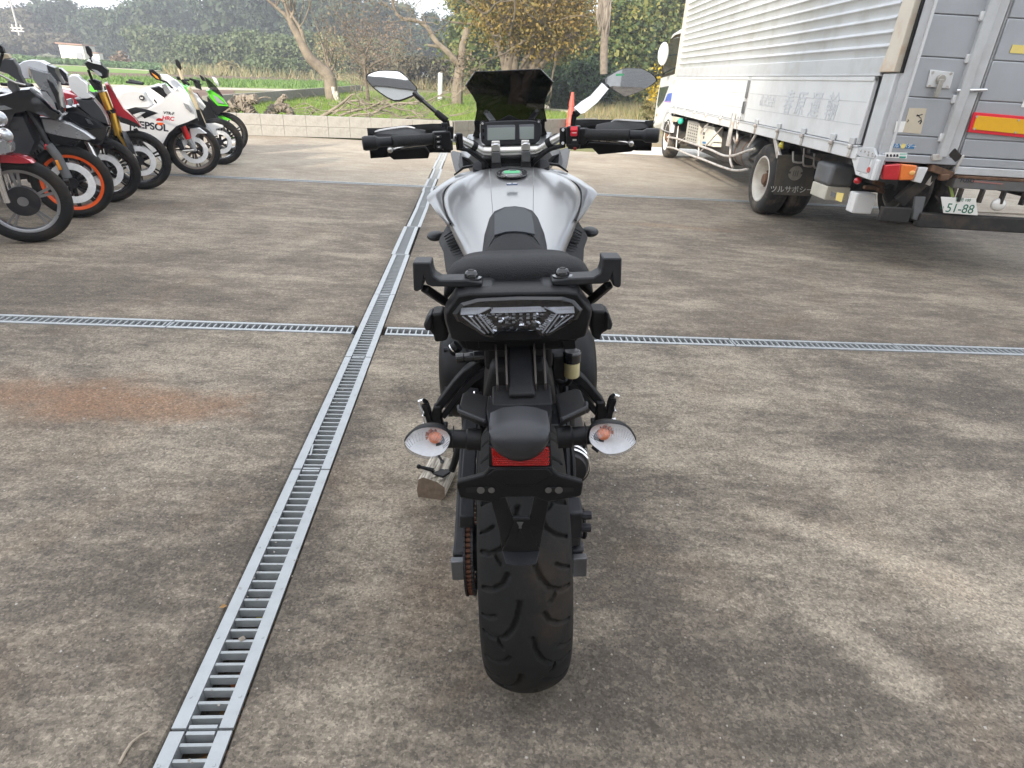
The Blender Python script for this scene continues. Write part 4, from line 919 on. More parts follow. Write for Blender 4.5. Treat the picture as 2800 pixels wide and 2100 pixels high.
# handlebar, clamps, risers
hb = [Vector(q) for q in ((-.245, .928, 1.1497), (-.225, .934, 1.1498), (-.205, .94, 1.150), (-.172, .962, 1.147), (-.135, .99, 1.128), (-.105, 1.01, 1.107), (-.085, 1.018, 1.099), (-.04, 1.02, 1.098))]
hb = hb+[Vector((-p.x, p.y, p.z)) for p in reversed(hb)]
sm = catmull(hb, 5); rr = [.0112+.0036*min(1, max(0, (.20-abs(p.x))/.09)) for p in sm]
mb = MB(); mb.tube(sm, rr, 18); HBo = mb.build('handlebar', M_ALU, BK, smooth=True)
for s in (-1, 1):
    mb = MB(); mb.tube(catmull([Vector((s*.093, .995, 1.075)), Vector((s*.098, .996, 1.092)), Vector((s*.105, 1.01, 1.108)), Vector((s*.11, 1.03, 1.10))], 3), .0165, 10) if False else None
    q = [i for i, p in enumerate(sm) if abs(p.x-s*.125) < .012]
    mb = MB(); i = q[len(q)//2]; mb.tube(sm[i-1:i+2] if s > 0 else sm[i-1:i+2], .0165, 14); mb.build('cable_strap', M_BLK, BK, smooth=True)
    x = s*.049; CL = empty('bar_clamp'); CL.parent = BK
    mb = MB(); mb.box((x, 1.02, 1.1125), (.029, .056, .020)); mb.box((x, 1.05, 1.117), (.027, .02, .024)); mb.build('clamp_cap', M_ALU, CL, bevel=.003)
    mb = MB(); mb.box((x, 1.018, 1.083), (.029, .052, .034)); mb.build('clamp_base', M_GREYM, CL, bevel=.003)
    mb = MB(); mb.cyl((x, .999, 1.1225), (x, .999, 1.1235), .0085, n=20); mb.build('bolt_hole', M_BLK, CL)
    mb = MB(); mb.lathe([(1.1230, .0085), (1.1243, .0105), (1.1225, .0115)], c=(x, .999, 0), axis='z', n=20); mb.build('hole_rim', M_CHROME, CL, smooth=True)
    mb = MB(); mb.loft([[Vector((x-w, 1.0, z)), Vector((x+w, 1.0, z)), Vector((x+w, 1.05, z)), Vector((x-w, 1.05, z))] for w, z in ((.019, .99), (.018, 1.03), (.015, 1.067))]); mb.build('riser', M_DMET, CL, bevel=.003)
    # grip, bar end
    d = (Vector((s*.46, .862, 1.147))-Vector((s*.205, .94, 1.150))).normalized(); g0 = Vector((s*.232, .932, 1.1497))
    GR = empty('grip'); GR.parent = BK
    L0 = .140
    mb = MB(); pts = [g0+d*(L0*t) for t in (0, .03, .10, .5, .93, .97, 1.0)]; mb.tube(pts, [.021, .0205, .0172, .0168, .0168, .0185, .0165], 22); mb.build('grip_rubber', M_GRIP, GR, smooth=True, angle=30)
    mb = MB()
    for i in range(22): mb.lathe([(-.0012, .0165), (0, .0176), (.0012, .0165)], c=(0, 0, 0), axis='x', n=18) if False else None
    e0 = g0+d*(L0+.002); pts = [e0, e0+d*.034, e0+d*.038, e0+d*.048, e0+d*.080, e0+d*.087]; mb = MB(); mb.tube(pts, [.0140, .0140, .0145, .0205, .0215, .0185], 16); mb.build('bar_end', M_DGREY, GR, angle=25)
# switch gear
def boxes(name, lst, m, parent=BK, bevel=.003):
    mb = MB()
    for c, sz, rot in lst: mb.box(c, sz, rot)
    return mb.build(name, m, parent, bevel=bevel)
SWL = empty('left_switch'); SWL.parent = BK
boxes('body', [((-.216, .93, 1.146), (.052, .048, .050), (0, 0, .25)), ((-.190, .94, 1.166), (.020, .03, .036), (0, .1, .25)), ((-.20, .93, 1.130), (.03, .04, .03), (0, 0, .25)), ((-.163, .955, 1.140), (.018, .034, .046), (0, 0, .3))], M_BLK, SWL, .004)
for q in (((-.224, .903, 1.158), (.020, .010, .008), (0, 0, .25)), ((-.224, .902, 1.143), (.016, .010, .008), (0, 0, .25)), ((-.224, .902, 1.128), (.014, .012, .009), (0, 0, .25)), ((-.204, .925, 1.190), (.018, .02, .012), (0, 0, .2))): boxes('button', [q], M_DGREY, SWL, .002)
for z in (1.1585, 1.1435, 1.1285): boxes('legend', [((-.2235, .8955, z), (.007, .001, .0025), (0, 0, .25))], M_THREAD, SWL, 0)
SWR = empty('right_switch'); SWR.parent = BK
boxes('body', [((.198, .937, 1.146), (.040, .046, .060), (0, 0, -.25)), ((.226, .935, 1.146), (.024, .044, .046), (0, 0, -.25)), ((.168, .955, 1.146), (.020, .034, .050), (0, 0, -.3)), ((.20, .93, 1.118), (.036, .04, .016), (0, 0, -.25))], M_BLK, SWR, .004)
boxes('kill_switch', [((.197, .913, 1.168), (.022, .012, .014), (-.5, 0, -.25)), ((.196, .907, 1.155), (.020, .012, .012), (.1, 0, -.25))], mat('red_switch', (.72, .03, .05), .35), SWR, .002)
boxes('legend', [((.197, .9005, 1.1585), (.012, .001, .003), (.1, 0, -.25)), ((.199, .912, 1.137), (.012, .001, .005), (0, 0, -.25))], M_THREAD, SWR, 0)
boxes('button', [((.199, .912, 1.130), (.018, .006, .010), (0, 0, -.25))], M_DGREY, SWR, .002)
boxes('hazard_button', [((.200, .907, 1.112), (.010, .006, .009), (0, 0, -.25))], mat('dark_red', (.20, .02, .015), .4), SWR, .002)
for z in (1.165, 1.126):
    c = Vector((.166, .937, z)); mb = MB(); mb.cyl(c, c+Vector((-.002, -.008, .001)), .0048, n=12); mb.build('clamp_screw', M_CHROME, SWR)
mb = MB(); mb.tube(catmull([Vector(q) for q in ((.17, .95, 1.118), (.13, .985, 1.105), (.10, 1.0, 1.085), (.075, 1.02, 1.06), (.06, 1.05, 1.03))], 5), .0072, 10); mb.build('cable', M_BLK, BK, smooth=True); mb = MB(); mb.tube(catmull([Vector(q) for q in ((-.17, .95, 1.118), (-.13, .985, 1.105), (-.10, 1.0, 1.08), (-.075, 1.02, 1.05), (-.05, 1.05, 1.02))], 5), .0060, 10); mb.build('cable', M_BLK, BK, smooth=True)
mb = MB(); mb.tube(catmull([Vector(q) for q in ((-.09, 1.05, 1.06), (-.15, 1.08, 1.10), (-.19, 1.06, 1.135), (-.2, .98, 1.14))], 5), .005, 8); mb.build('cable', M_BLK, BK, smooth=True); mb = MB(); mb.tube(catmull([Vector(q) for q in ((.07, 1.08, 1.05), (.11, 1.10, 1.10), (.15, 1.05, 1.14), (.165, .98, 1.14))], 5), .006, 8); mb.build('cable', M_BLK, BK, smooth=True)
# levers and hand guards
for s in (-1, 1):
    P = [Vector((s*x, y, z)) for x, y, z in ((.205, .97, 1.138), (.26, .99, 1.132), (.33, .985, 1.126), (.375, .968, 1.120), (.385, .955, 1.118))]
    mb = MB(); mb.tube(catmull(P, 4), [.007]*13+[.0072, .0075, .008, .0085] if False else .0072, 10, flat=.8); mb.ell(P[-1], (.0105, .0105, .0095), 12, 8); mb.build('lever', M_ALU, BK, smooth=True)
    G = empty('hand_guard'); G.parent = BK
    up = [(122, 565, .96), (180, 548, 1.0), (380, 525, 1.04), (440, 538, 1.03), (512, 546, .99), (512, 585, .98), (470, 592, .97), (190, 605, .95)] if s < 0 else [(2085, 492, .97), (1830, 478, 1.02), (1800, 488, 1.03), (1690, 508, 1.0), (1680, 535, .98), (1720, 548, .97), (1950, 540, .96), (2040, 528, .95)]
    dn = [(270, 690, .96), (512, 655, .97), (540, 700, .96), (530, 738, .96), (292, 748, .98), (248, 712, .97)] if s < 0 else [(1620, 648, .97), (1640, 628, .97), (1940, 640, .96), (1965, 660, .96), (1930, 692, .97), (1700, 712, .98), (1660, 670, .97)]
    mb = MB(); mb.prism(tr(1, up), Vector((0, .012, .002))); mb.prism(tr(1, dn), Vector((0, .012, .002))); mb.build('guard_inner', M_BLK, G, bevel=.003)
    P = [(122, 562, .965), (250, 538, 1.015), (380, 522, 1.045), (440, 536, 1.035)] if s < 0 else [(2085, 488, .97), (1960, 482, 1.0), (1830, 476, 1.025), (1790, 492, 1.03)]
    mb = MB(); mb.tube(catmull(tr(1, P), 5), .0045, 8); mb.build('guard_highlight', M_SILV if s > 0 else M_ALU, G, smooth=True)  # bright metal tube paints the highlight along the guard's upper edge
    x = s*.33
    mb = MB(); mb.loft([[Vector((s*xx, yy, zz+h)) for zz in (-.045, -.02, .02, .045)] for xx, yy, h in ((.20, 1.055, 1.14), (.26, 1.075, 1.14), (.34, 1.065, 1.138), (.42, 1.01, 1.135), (.45, .95, 1.14))], closed=False, cap=False)
    o = mb.build('guard_shell', M_BLK, G, angle=50); q = o.modifiers.new('solid', 'SOLIDIFY'); q.thickness = .004
# mirrors
def mirror(s, poly, stem, nrm, Pc):
    ME = empty('mirror'); ME.parent = BK
    c = bp(*Pc); n_ = Vector(nrm).normalized()
    rim = [bplane(1, x, y, c, n_) for x, y in poly]; rim = catmull(rim+[rim[0]], 3)[:-1]
    cen = sum(rim, Vector())/len(rim)
    def ring(k, off): return [cen+(p-cen)*k+n_*off for p in rim]
    mb = MB(); mb.loft([ring(.955, .0), ring(.965, -.0055), ring(.99, -.0065), ring(1.0, .0), ring(.98, .012), ring(.78, .028), ring(.35, .036), ring(.02, .037)], cap=False); mb.build('housing', M_BLK, ME, angle=50)
    mb = MB(); prev = None; rings = [[cen-n_*(.0052+.0)]*len(rim)]
    for k in (.2, .4, .6, .8, .962):
        rings.append([cen+(p-cen)*k-n_*(.0052-.5*((p-cen).length*k)**2/1.1) for p in rim])
    mb.loft(rings[1:], cap=False); mb.add([cen-n_*.0052]+rings[1], [[0, i+1, (i+1) % len(rim)+1] for i in range(len(rim))]); mb.build('mirror_glass', M_MIRR, ME, smooth=True)
    if s > 0:
        q = bplane(1, 1847, 162, c-n_*.006, n_); u = Vector((1, 0, 0)); mb = MB(); mb.box(q, (.024, .0012, .0065)); mb.build('sticker', M_GRN, ME)
    st = tr(1, stem); mb = MB(); mb.tube(st[:3], [.010, .0085, .0085], 12); mb.tube(st[2:4], [.0062, .0062], 12); mb.build('stem', M_BLKG, ME, smooth=True, angle=30)
    mb = MB(); mb.tube(st[3:6], [.0095, .010, .0105], 12); mb.tube(st[5:], [.0085, .0080, .0080], 8); mb.build('stem_joint', M_BLK, ME, smooth=True, angle=30)
mirror(-1, [(103, 175), (118, 157), (190, 136), (290, 138), (345, 150), (440, 235), (455, 262), (450, 292), (400, 318), (296, 342), (165, 262), (110, 205)],
       [(440, 285, .985), (452, 305, .98), (492, 340, .975), (588, 422, .96), (610, 440, .955), (655, 478, .95), (664, 520, .95), (672, 600, .95)], (-.10, .95, -.28), (1, 280, 240, .985))
mirror(1, [(1737, 205), (1748, 182), (1868, 118), (1960, 116), (2010, 122), (2075, 160), (2100, 190), (2094, 212), (2010, 268), (1888, 312), (1860, 302), (1755, 235)],
       [(1760, 240, .985), (1745, 258, .98), (1720, 280, .975), (1560, 420, .96), (1555, 425, .955), (1535, 435, .95), (1528, 480, .95), (1522, 560, .95)], (.045, .99, .02), (1, 1915, 212, .985))
# windscreen, dash and cowl
WS = empty('windscreen'); WS.parent = BK
wo = [(855, 141), (960, 139), (1080, 134), (1200, 128), (1302, 124), (1388, 213), (1350, 285), (1328, 350), (1326, 400), (1342, 480), (1250, 500), (1080, 505), (940, 505), (852, 490), (868, 400), (862, 350), (838, 305), (788, 236)]
lw = [1.165, 1.185, 1.195, 1.185, 1.165, 1.14, 1.165, 1.19, 1.20, 1.215, 1.25, 1.27, 1.25, 1.215, 1.20, 1.19, 1.165, 1.14]
q = [bp(1, x, y, l) for (x, y), l in zip(wo, lw)]
cen = Vector((0, 1.235, 1.26)); rings = [[cen+(p-cen)*k+Vector((0, .018*(1-k*k), 0)) for p in q] for k in (1, .8, .55, .3, .08)]
mb = MB(); mb.loft(rings, cap=False); mb.add(rings[-1], [list(range(len(q)))]); mb.build('screen', M_TINT, WS, smooth=True)
mb = MB(); mb.tube(q+[q[0]], .0022, 6, cap=False); mb.build('screen_edge', M_PLUM, WS, smooth=True)
for s in (-1, 1):
    a, b = ((930, 420), (975, 480)) if s < 0 else ((1275, 415), (1235, 472))
    mb = MB(); mb.beam(bp(1, *a, 1.205), bp(1, *b, 1.16), .022, .008); mb.build('screen_bracket', M_GREYM if s < 0 else M_BLK, WS, bevel=.002)
    c = bp(1, *a, 1.20); mb = MB(); mb.cyl(c, c+Vector((0, -.008, .002)), .007, n=12); mb.build('screen_bolt', M_BLKG, WS)
plate('screen_base', 1, [(1010, 478), (1085, 436), (1160, 470), (1240, 500), (940, 510)], 1.22, .01, M_BLK, WS)
DS = empty('dash'); DS.parent = BK
do = [(150, 250), (250, 170), (500, 130), (900, 110), (1650, 90), (1800, 110), (1960, 160), (2000, 260), (2000, 520), (1930, 720), (1800, 830), (800, 870), (330, 880), (180, 760), (150, 560)]
q = tr('d', do, 1.135); mb = MB(); mb.loft([q, [p+Vector((0, .008, 0)) for p in q], [Vector((p.x*.9, 1.185, 1.145+(p.z-1.145)*.85)) for p in q]]); mb.build('case', mat('dash_grey', (.03, .032, .038), .5, var=.12, scale=20, bump=.1, bscale=300), DS, bevel=.003)
for nm, pts in (('screen', [(350, 250), (1180, 235), (1205, 270), (1205, 690), (370, 720), (345, 690)]), ('screen', [(1325, 230), (1750, 215), (1775, 245), (1775, 670), (1350, 690), (1325, 660)])):
    o = plate('screen_frame', 'd', pts, 1.1338, .003, mat('dash_frame', (.19, .20, .22), .35), DS, bevel=.0008)
for pts in ([(370, 330), (1190, 310), (1195, 680), (375, 705)], [(1340, 300), (1765, 290), (1765, 665), (1350, 680)]):
    plate('screen', 'd', pts, 1.1325, .002, M_LCD, DS, bevel=.0006)
for y in (400, 600): plate('dash_button', 'd', [(210, y-50), (270, y-45), (275, y+60), (215, y+80)], 1.1335, .004, M_BLK, DS, bevel=.001)
for x, y in ((215, 195), (1915, 140)):
    c = bp('d', x, y, 1.13); mb = MB(); mb.cyl(c+Vector((0, .012, 0)), c, .008, .0068, n=14); mb.build('screw_boss', M_DGREY, DS, bevel=.001)
    mb = MB(); mb.cyl(c, c+Vector((0, -.0015, 0)), .0042, n=10); mb.build('screw', M_CHROME, DS)
for s in (-1, 1):
    cw = [(690, 688), (735, 700), (860, 740), (880, 770), (800, 800), (720, 842), (705, 800), (682, 705)]
    q = [bp(1, x, y, l) for (x, y), l in zip(cw, (1.26, 1.27, 1.28, 1.26, 1.2, 1.14, 1.17, 1.24))]; q = q if s < 0 else mir(q)
    mb = MB(); mb.prism(q, Vector((-s*.004, .012, .002))); mb.build('cowl_wing', M_BLKG, BK, bevel=.002)
    cw = [(845, 478), (885, 490), (885, 560), (880, 600), (835, 585), (850, 540)]
    q = [bp(1, x, y, 1.24) for x, y in cw]; q = q if s < 0 else mir(q); mb = MB(); mb.prism(q, Vector((0, .03, 0))); mb.build('cowl_edge', M_BLK, BK, bevel=.002)
mb = MB(); mb.loft([[Vector((x*w, y, z+dz*h)) for x, dz in ((-1, 0), (-.8, .8), (0, 1), (.8, .8), (1, 0), (.7, -.9), (0, -1), (-.7, -.9))] for y, w, z, h in ((1.20, .15, 1.06, .05), (1.28, .19, 1.06, .09), (1.40, .17, 1.03, .10), (1.52, .11, .99, .08), (1.58, .05, .97, .04))]); mb.build('front_cowl', M_SILV, BK, angle=40)
for s in (-1, 1): mb = MB(); mb.ell((s*.075, 1.53, .985), (.055, .04, .035), 16, 10); mb.build('headlight', M_CLEAR, BK, smooth=True)
mb = MB(); mb.box((0, 1.10, 1.05), (.20, .12, .06)); mb.box((0, 1.16, .95), (.10, .10, .2)); mb.beam((0, 1.05, .95), (0, 1.2, .7), .1, .12); mb.build('steering_head', M_BLK, BK, bevel=.01)
for s in (-1, 1):
    mb = MB(); mb.cyl((s*.105, 1.06, 1.05), (s*.105, 1.30, .60), .026, n=18); mb.cyl((s*.105, 1.28, .62), (s*.105, 1.44, .31), .021, n=18); mb.build('fork_leg', M_DMET, BK, angle=40)
add_wheel(BK, (0, 1.44, .30), .30, .12, rim=M_BLKG)
mb = MB(); mb.lathe([(-.065, .30), (-.05, .318), (0, .325), (.05, .318), (.065, .30)], c=(0, 1.44, .30), n=48); ks = [i for i, v in enumerate(mb.v) if v.z < .42]; 
mb.f = [f for f in mb.f if all(mb.v[i].z > .40 and not (mb.v[i].y > 1.58) for i in f)]; mb.fm = [0]*len(mb.f); o = mb.build('front_fender', M_BLK, BK, smooth=True)

# plate holder: strut, mudguard, number plate lamp, reflector, bracket and flap
mb = MB(); mb.beam((0, -.03, .885), (0, -.25, .842), .044, .03); mb.build('holder_strut', M_BLK, BK, bevel=.005)
for s in (-1, 1):
    for x0, x1 in ((.027, .024), (.046, .040)):
        mb = MB(); mb.beam((s*x0, -.04, .895), (s*x1, -.23, .855), .0035, .02); mb.build('strut_rib', mat('strut_brown', (.06, .052, .046), .5, var=.2, scale=30), BK, bevel=.001)
mb = MB(); mb.beam((0, -.21, .845), (0, -.27, .838), .098, .016); mb.build('strut_foot', M_BLK, BK, bevel=.003)
for s in (-1, 1):
    w = [(600, 1350, -.215), (640, 1332, -.20), (830, 1375, -.225), (812, 1500, -.29), (806, 1602, -.335), (780, 1590, -.33), (572, 1508, -.29), (568, 1470, -.275)]
    q = tr(2, w); q = q if s < 0 else mir(q); mb = MB(); mb.prism(q, Vector((0, .006, -.016))); mb.build('mudguard_wing', M_BLK, BK, bevel=.003)
    mb = MB(); mb.tube([q[-1]+Vector((0, -.001, .001)), q[-2]+Vector((0, -.002, .001)), q[-4]+Vector((0, -.002, .001))], .0034, 8); mb.build('wing_edge', M_DGREY, BK, smooth=True)
    c = bp(2, 915 if s < 0 else 1275, 1385, -.237); mb = MB(); mb.lathe([(-.003, .014), (.003, .012), (.004, 0)], c=c, axis='z', n=18); mb.build('mudguard_screw', M_BLKG, BK, angle=30)
q = tr(2, [(830, 1385, -.225), (1035, 1440, -.25), (1180, 1440, -.25), (1380, 1385, -.225), (1395, 1500, -.285), (1385, 1650, -.335), (1100, 1612, -.33), (822, 1655, -.335), (812, 1500, -.285)])
mb = MB(); mb.prism([p+Vector((0, 0, .005)) for p in q], Vector((0, .006, -.02))); mb.build('mudguard_saddle', M_BLK, BK, bevel=.004)
pod = [(848, 850), (960, 800), (1105, 783), (1250, 795), (1366, 835), (1362, 915), (1325, 975), (1262, 1035), (1190, 1070), (1105, 1082), (1020, 1068), (945, 1030), (885, 980), (850, 920)]
q = tr(3, pod, -.352); cz = sum(p.z for p in q)/len(q)
mb = MB(); mb.loft([[Vector((p.x*k-.007*(1-k), p.y+dy, cz+(p.z-cz)*kz+dz)) for p in q] for k, kz, dy, dz in ((.96, .9, .05, .004), (1.0, 1.0, .012, 0), (.985, .97, -.004, 0), (.90, .86, -.016, .0), (.72, .66, -.024, .002), (.4, .36, -.028, .003), (.1, .1, -.029, .004))]); mb.build('plate_lamp', mat('satin_black', (.026, .027, .031), .36, var=.12, scale=16, bump=.06, bscale=500), BK, smooth=True, angle=60)
plate('reflector_frame', 3, [(848, 985), (1372, 970), (1385, 1165), (845, 1175)], -.340, .03, M_BLK)
RF = empty('reflector'); RF.parent = BK
plate('red_lens', 3, [(872, 1008), (1110, 1000), (1352, 1000), (1348, 1150), (1110, 1152), (882, 1152)], -.344, .005, M_RED, RF, bevel=.001)
mb = MB()
for i in range(31):
    for j in range(9):
        c = bp(3, 890+15.2*i+(7 if j % 2 else 0), 1012+15.5*j, -.3445); mb.add([c+Vector((.0020, 0, 0)), c+Vector((0, 0, .0020)), c+Vector((-.0020, 0, 0)), c+Vector((0, 0, -.0020)), c+Vector((0, -.0010, 0))], [[0, 1, 4], [1, 2, 4], [2, 3, 4], [3, 0, 4]])
mb.build('prisms', mat('red_prism', (.46, .008, .006), .15, var=.5, scale=200, coat=.8), RF)
BR = [(848, 1165), (840, 1195), (800, 1232), (600, 1285), (582, 1300), (582, 1335), (604, 1418), (640, 1425), (872, 1462), (900, 1448), (985, 1412), (1238, 1412), (1320, 1450), (1350, 1455), (1610, 1408), (1628, 1396), (1642, 1310), (1640, 1288), (1440, 1232), (1390, 1192), (1385, 1160)]
plate('plate_bracket', 3, BR, -.345, .012, M_BLK, bevel=.0025)
plate('bracket_face', 3, [(900, 1180), (1340, 1176), (1390, 1225), (1260, 1290), (1230, 1318), (1000, 1320), (960, 1292), (830, 1235)], -.3475, .004, M_BLK, bevel=.0015)
for s, xs in ((-1, (655, 888)), (1, (1332, 1565))):
    S_ = empty('adjust_slot'); S_.parent = BK
    mb = MB(); a, b = bp(3, xs[0], 1352, -.3462), bp(3, xs[1], 1352, -.3462); mb.beam(a, b, .011, .0012) if False else mb.prism(tr(3, [(xs[0], 1340), (xs[0]+20, 1330), (xs[1]-15, 1332), (xs[1], 1345), (xs[1]-5, 1368), (xs[0]+15, 1374)], -.3462), Vector((0, .002, 0))); mb.build('slot', mat('slot_black', (.006, .006, .006), .7), S_)
    for x in ((782, 872) if s < 0 else (1350, 1438)):
        c = bp(3, x, 1352, -.3468); mb = MB(); mb.cyl(c, c+Vector((0, -.001, 0)), .0062 if x in (782, 1438) else .0052, n=16); mb.build('hole', mat('hole_grey', (.10, .095, .09), .6), S_)
FL = empty('mud_flap'); FL.parent = BK
plate('leg', 4, [(640, 318, -.345), (735, 288, -.345), (790, 440, -.338), (800, 470, -.337), (712, 640, -.335), (690, 500, -.338)], None, .008, M_BLK, FL, bevel=.002)
plate('leg', 4, [(932, 288, -.345), (1028, 322, -.345), (992, 500, -.338), (966, 640, -.335), (885, 470, -.337), (895, 440, -.338)], None, .008, M_BLK, FL, bevel=.002)
plate('apron', 4, [(786, 430, -.3385), (898, 430, -.3385), (900, 470, -.3375), (966, 652, -.3355), (840, 668, -.336), (714, 655, -.3355), (790, 470, -.3375)], None, .006, M_BLK, FL, bevel=.0015)
plate('crossbar', 4, [(783, 428), (900, 428), (896, 446), (788, 446)], -.3400, .006, M_DGREY, FL, bevel=.001)
plate('lip', 4, [(714, 657, -.3375), (840, 668, -.338), (966, 655, -.3375), (945, 738, -.358), (890, 746, -.362), (840, 749, -.363), (790, 747, -.362), (736, 738, -.358)], None, .008, M_DGREY, FL, bevel=.002)
plate('arrow', 4, [(812, 458), (858, 458), (842, 488), (845, 500), (825, 500), (828, 488)], -.3395, .001, M_GREYM, FL, bevel=0)
plate('arrow', 4, [(835, 505), (855, 556), (816, 556)], -.3385, .001, mat('slot_black', (.006, .006, .006), .7), FL, bevel=0)
# turn signals
for s in (-1, 1):
    TG = empty('turn_signal'); TG.parent = BK
    yc = .0
    a = Vector((s*.060-.007, -.318, .812)); b = Vector((s*.130-.006, -.318, .816))
    mb = MB(); mb.tube([a, a+(b-a)*.30], [.0175, .0175], 18); mb.tube([a+(b-a)*.30, a+(b-a)*.34, b], [.0175, .0150, .0145], 18); mb.build('stalk', M_BLK, TG, angle=35)
    mb = MB(); mb.box(a+(b-a)*.62+Vector((0, 0, 0)), (.0012, .0298, .0298)); mb.build('stalk_seam', M_BLKG, TG)
    lens = [(140, 945), (165, 905), (235, 850), (330, 826), (420, 830), (490, 860), (528, 905), (520, 960), (480, 1015), (420, 1042), (330, 1048), (230, 1022), (165, 985)] if s < 0 else [(1686, 905), (1700, 850), (1745, 810), (1830, 793), (1910, 797), (1990, 815), (2050, 860), (2085, 925), (2070, 955), (2000, 1000), (1900, 1025), (1810, 1020), (1740, 980), (1698, 945)]
    q = catmull(tr(3, lens+[lens[0]], -.335), 3)[:-1]; cc = sum(q, Vector())/len(q)
    def rg(k, dy, up=0.0): return [cc+(p-cc)*k+Vector((0, dy, up*(1-k))) for p in q]
    mb = MB(); mb.loft([rg(1.0, 0), rg(1.03, .003), rg(1.02, .009), rg(.90, .019), rg(.6, .028), rg(.3, .032), rg(.02, .033)], cap=False); mb.build('shell', M_BLK, TG, smooth=True, angle=70)
    mb = MB(); mb.loft([rg(.97, .001), rg(.80, .006), rg(.5, .012), rg(.2, .0135), rg(.01, .0136)], cap=False); mb.v = [v+Vector((0, .26*(v.z-cc.z)-.003, 0)) for v in mb.v]; mb.build('reflector_bowl', mat('bowl_white', (.86, .86, .86), .25, .0, var=.10, scale=70, coat=.6), TG, smooth=True)  # white and tipped up to brighten the lens in place of chrome
    bc = cc+Vector((.010*(1 if s < 0 else -1), .006, .002)); mb = MB(); mb.ell(bc, (.0105, .009, .0095), 16, 10); mb.build('bulb', M_AMBER, TG, smooth=True)
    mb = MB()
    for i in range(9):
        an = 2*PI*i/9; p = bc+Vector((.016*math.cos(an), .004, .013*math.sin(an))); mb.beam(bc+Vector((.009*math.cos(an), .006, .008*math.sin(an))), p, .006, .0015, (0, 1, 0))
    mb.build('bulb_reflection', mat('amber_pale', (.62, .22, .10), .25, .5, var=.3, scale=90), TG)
    mb = MB(); mb.loft([rg(1.0, 0), rg(.985, -.008), rg(.90, -.017), rg(.72, -.024), rg(.45, -.028), rg(.12, -.0295), rg(.01, -.0296)], cap=False); mb.build('lens', M_CLEAR, TG, smooth=True)
    mb = MB()
    for i in range(26):
        t = (i+.5)/26; k = int(t*len(q)*.46)+ (2 if s < 0 else 2); p = q[k % len(q)]; mb.beam(cc+(p-cc)*.96+Vector((0, -.012, 0)), cc+(p-cc)*.72+Vector((0, -.0245, 0)), .0007, .0007)
    mb.build('lens_ribs', M_GLASS, TG)
# side stand, gear linkage
SS = empty('side_stand'); SS.parent = BK
mb = MB(); mb.tube([Vector(q) for q in ((-.13, .60, .36), (-.19, .62, .24), (-.222, .63, .135), (-.232, .622, .108))], [.016, .015, .012, .011], 12); mb.build('stand_leg', M_BLK, SS, smooth=True)
ft = [bp(3, x, y, l) for x, y, l in ((360, 1185, .64), (420, 1170, .66), (520, 1175, .655), (530, 1195, .63), (465, 1240, .60), (380, 1210, .61))]
mb = MB(); mb.prism(ft, Vector((0, 0, -.008))); mb.build('stand_foot', M_BLK, SS, bevel=.003)
mb = MB(); a, b = bp(3, 385, 1185, .63), bp(3, 262, 1155, .64); mb.tube([a, b], [.0075, .0055], 10); mb.ell(b, (.0085, .0085, .0085), 12, 8); mb.build('stand_tang', M_BLK, SS, smooth=True)
mb = MB(); a, b = bp(3, 415, 1040, .55), bp(3, 458, 1112, .56); mb.tube([a, b], [.0052, .0042], 8); mb.ell(b, (.0075, .0075, .0075), 12, 8); mb.build('gear_link', M_GREYM, BK, smooth=True)
mb = MB(); mb.tube(catmull([bp(3, 510, 985, .35), bp(3, 555, 960, .36), bp(3, 600, 950, .38)], 4), .008, 10); mb.build('gear_lever', M_CHROME, BK, smooth=True)
mb = MB(); mb.tube([bp(3, 1690, 935, .25), bp(3, 1660, 960, .26), bp(3, 1650, 985, .27)], .006, 8); mb.tube([bp(3, 1720, 985, .25), bp(3, 1775, 1022, .24)], [.0055, .0075], 8); mb.build('brake_pedal', M_DMET, BK, smooth=True)
# things that hang from or stand under the motorcycle
bw = lambda p: BIKE_R@p+BIKE_O
a = [bw(bp(1, x, y, l)) for x, y, l in ((1722, 220, .975), (1768, 262, .935), (1695, 350, .93), (1605, 424, .925), (1578, 430, .93), (1532, 388, .955), (1578, 350, .965), (1642, 310, .97))]
mb = MB(); mb.prism(a, Vector((.001, .002, .0015))); o = mb.build('paper_tag', M_PAPER); tag(o, 'white paper tag wrapped round the right mirror stem of the silver motorcycle', 'tag')
o.modifiers.new('tri', 'TRIANGULATE')
WB_ = gz(*px(3, 372, 1425)); w0 = gz(*px(3, 250, 1345)); 
wd = empty('wood_block', (WB_.x, WB_.y, 0), (0, 0, -.12), 'split chunk of pale firewood under the side stand of the silver motorcycle', 'wood block')
prof = [(-.050, .0), (.036, .0), (.047, .020), (.046, .055), (.018, .074), (-.030, .086), (-.048, .074), (-.054, .03)]
mb = MB(); mb.loft([[Vector((x+.004*k, y, max(0, z*(1-.04*k)))) for x, z in prof] for k, y in ((0, 0), (.4, .05), (.7, .1), (1, .155))])
M_WOOD = D.materials.new('split_wood'); M_WOOD.use_nodes = True
n = M_WOOD.node_tree.nodes; l = M_WOOD.node_tree.links; b = n['Principled BSDF']; tc = n.new('ShaderNodeTexCoord'); mp = n.new('ShaderNodeMapping'); mp.inputs['Scale'].default_value = (60, 5, 60); nz = n.new('ShaderNodeTexNoise'); nz.inputs['Scale'].default_value = 2; nz.inputs['Detail'].default_value = 6
rp = n.new('ShaderNodeValToRGB'); rp.color_ramp.elements[0].position = .35; rp.color_ramp.elements[1].position = .62; rp.color_ramp.elements[0].color = (.26, .225, .18, 1); rp.color_ramp.elements[1].color = (.66, .61, .52, 1)
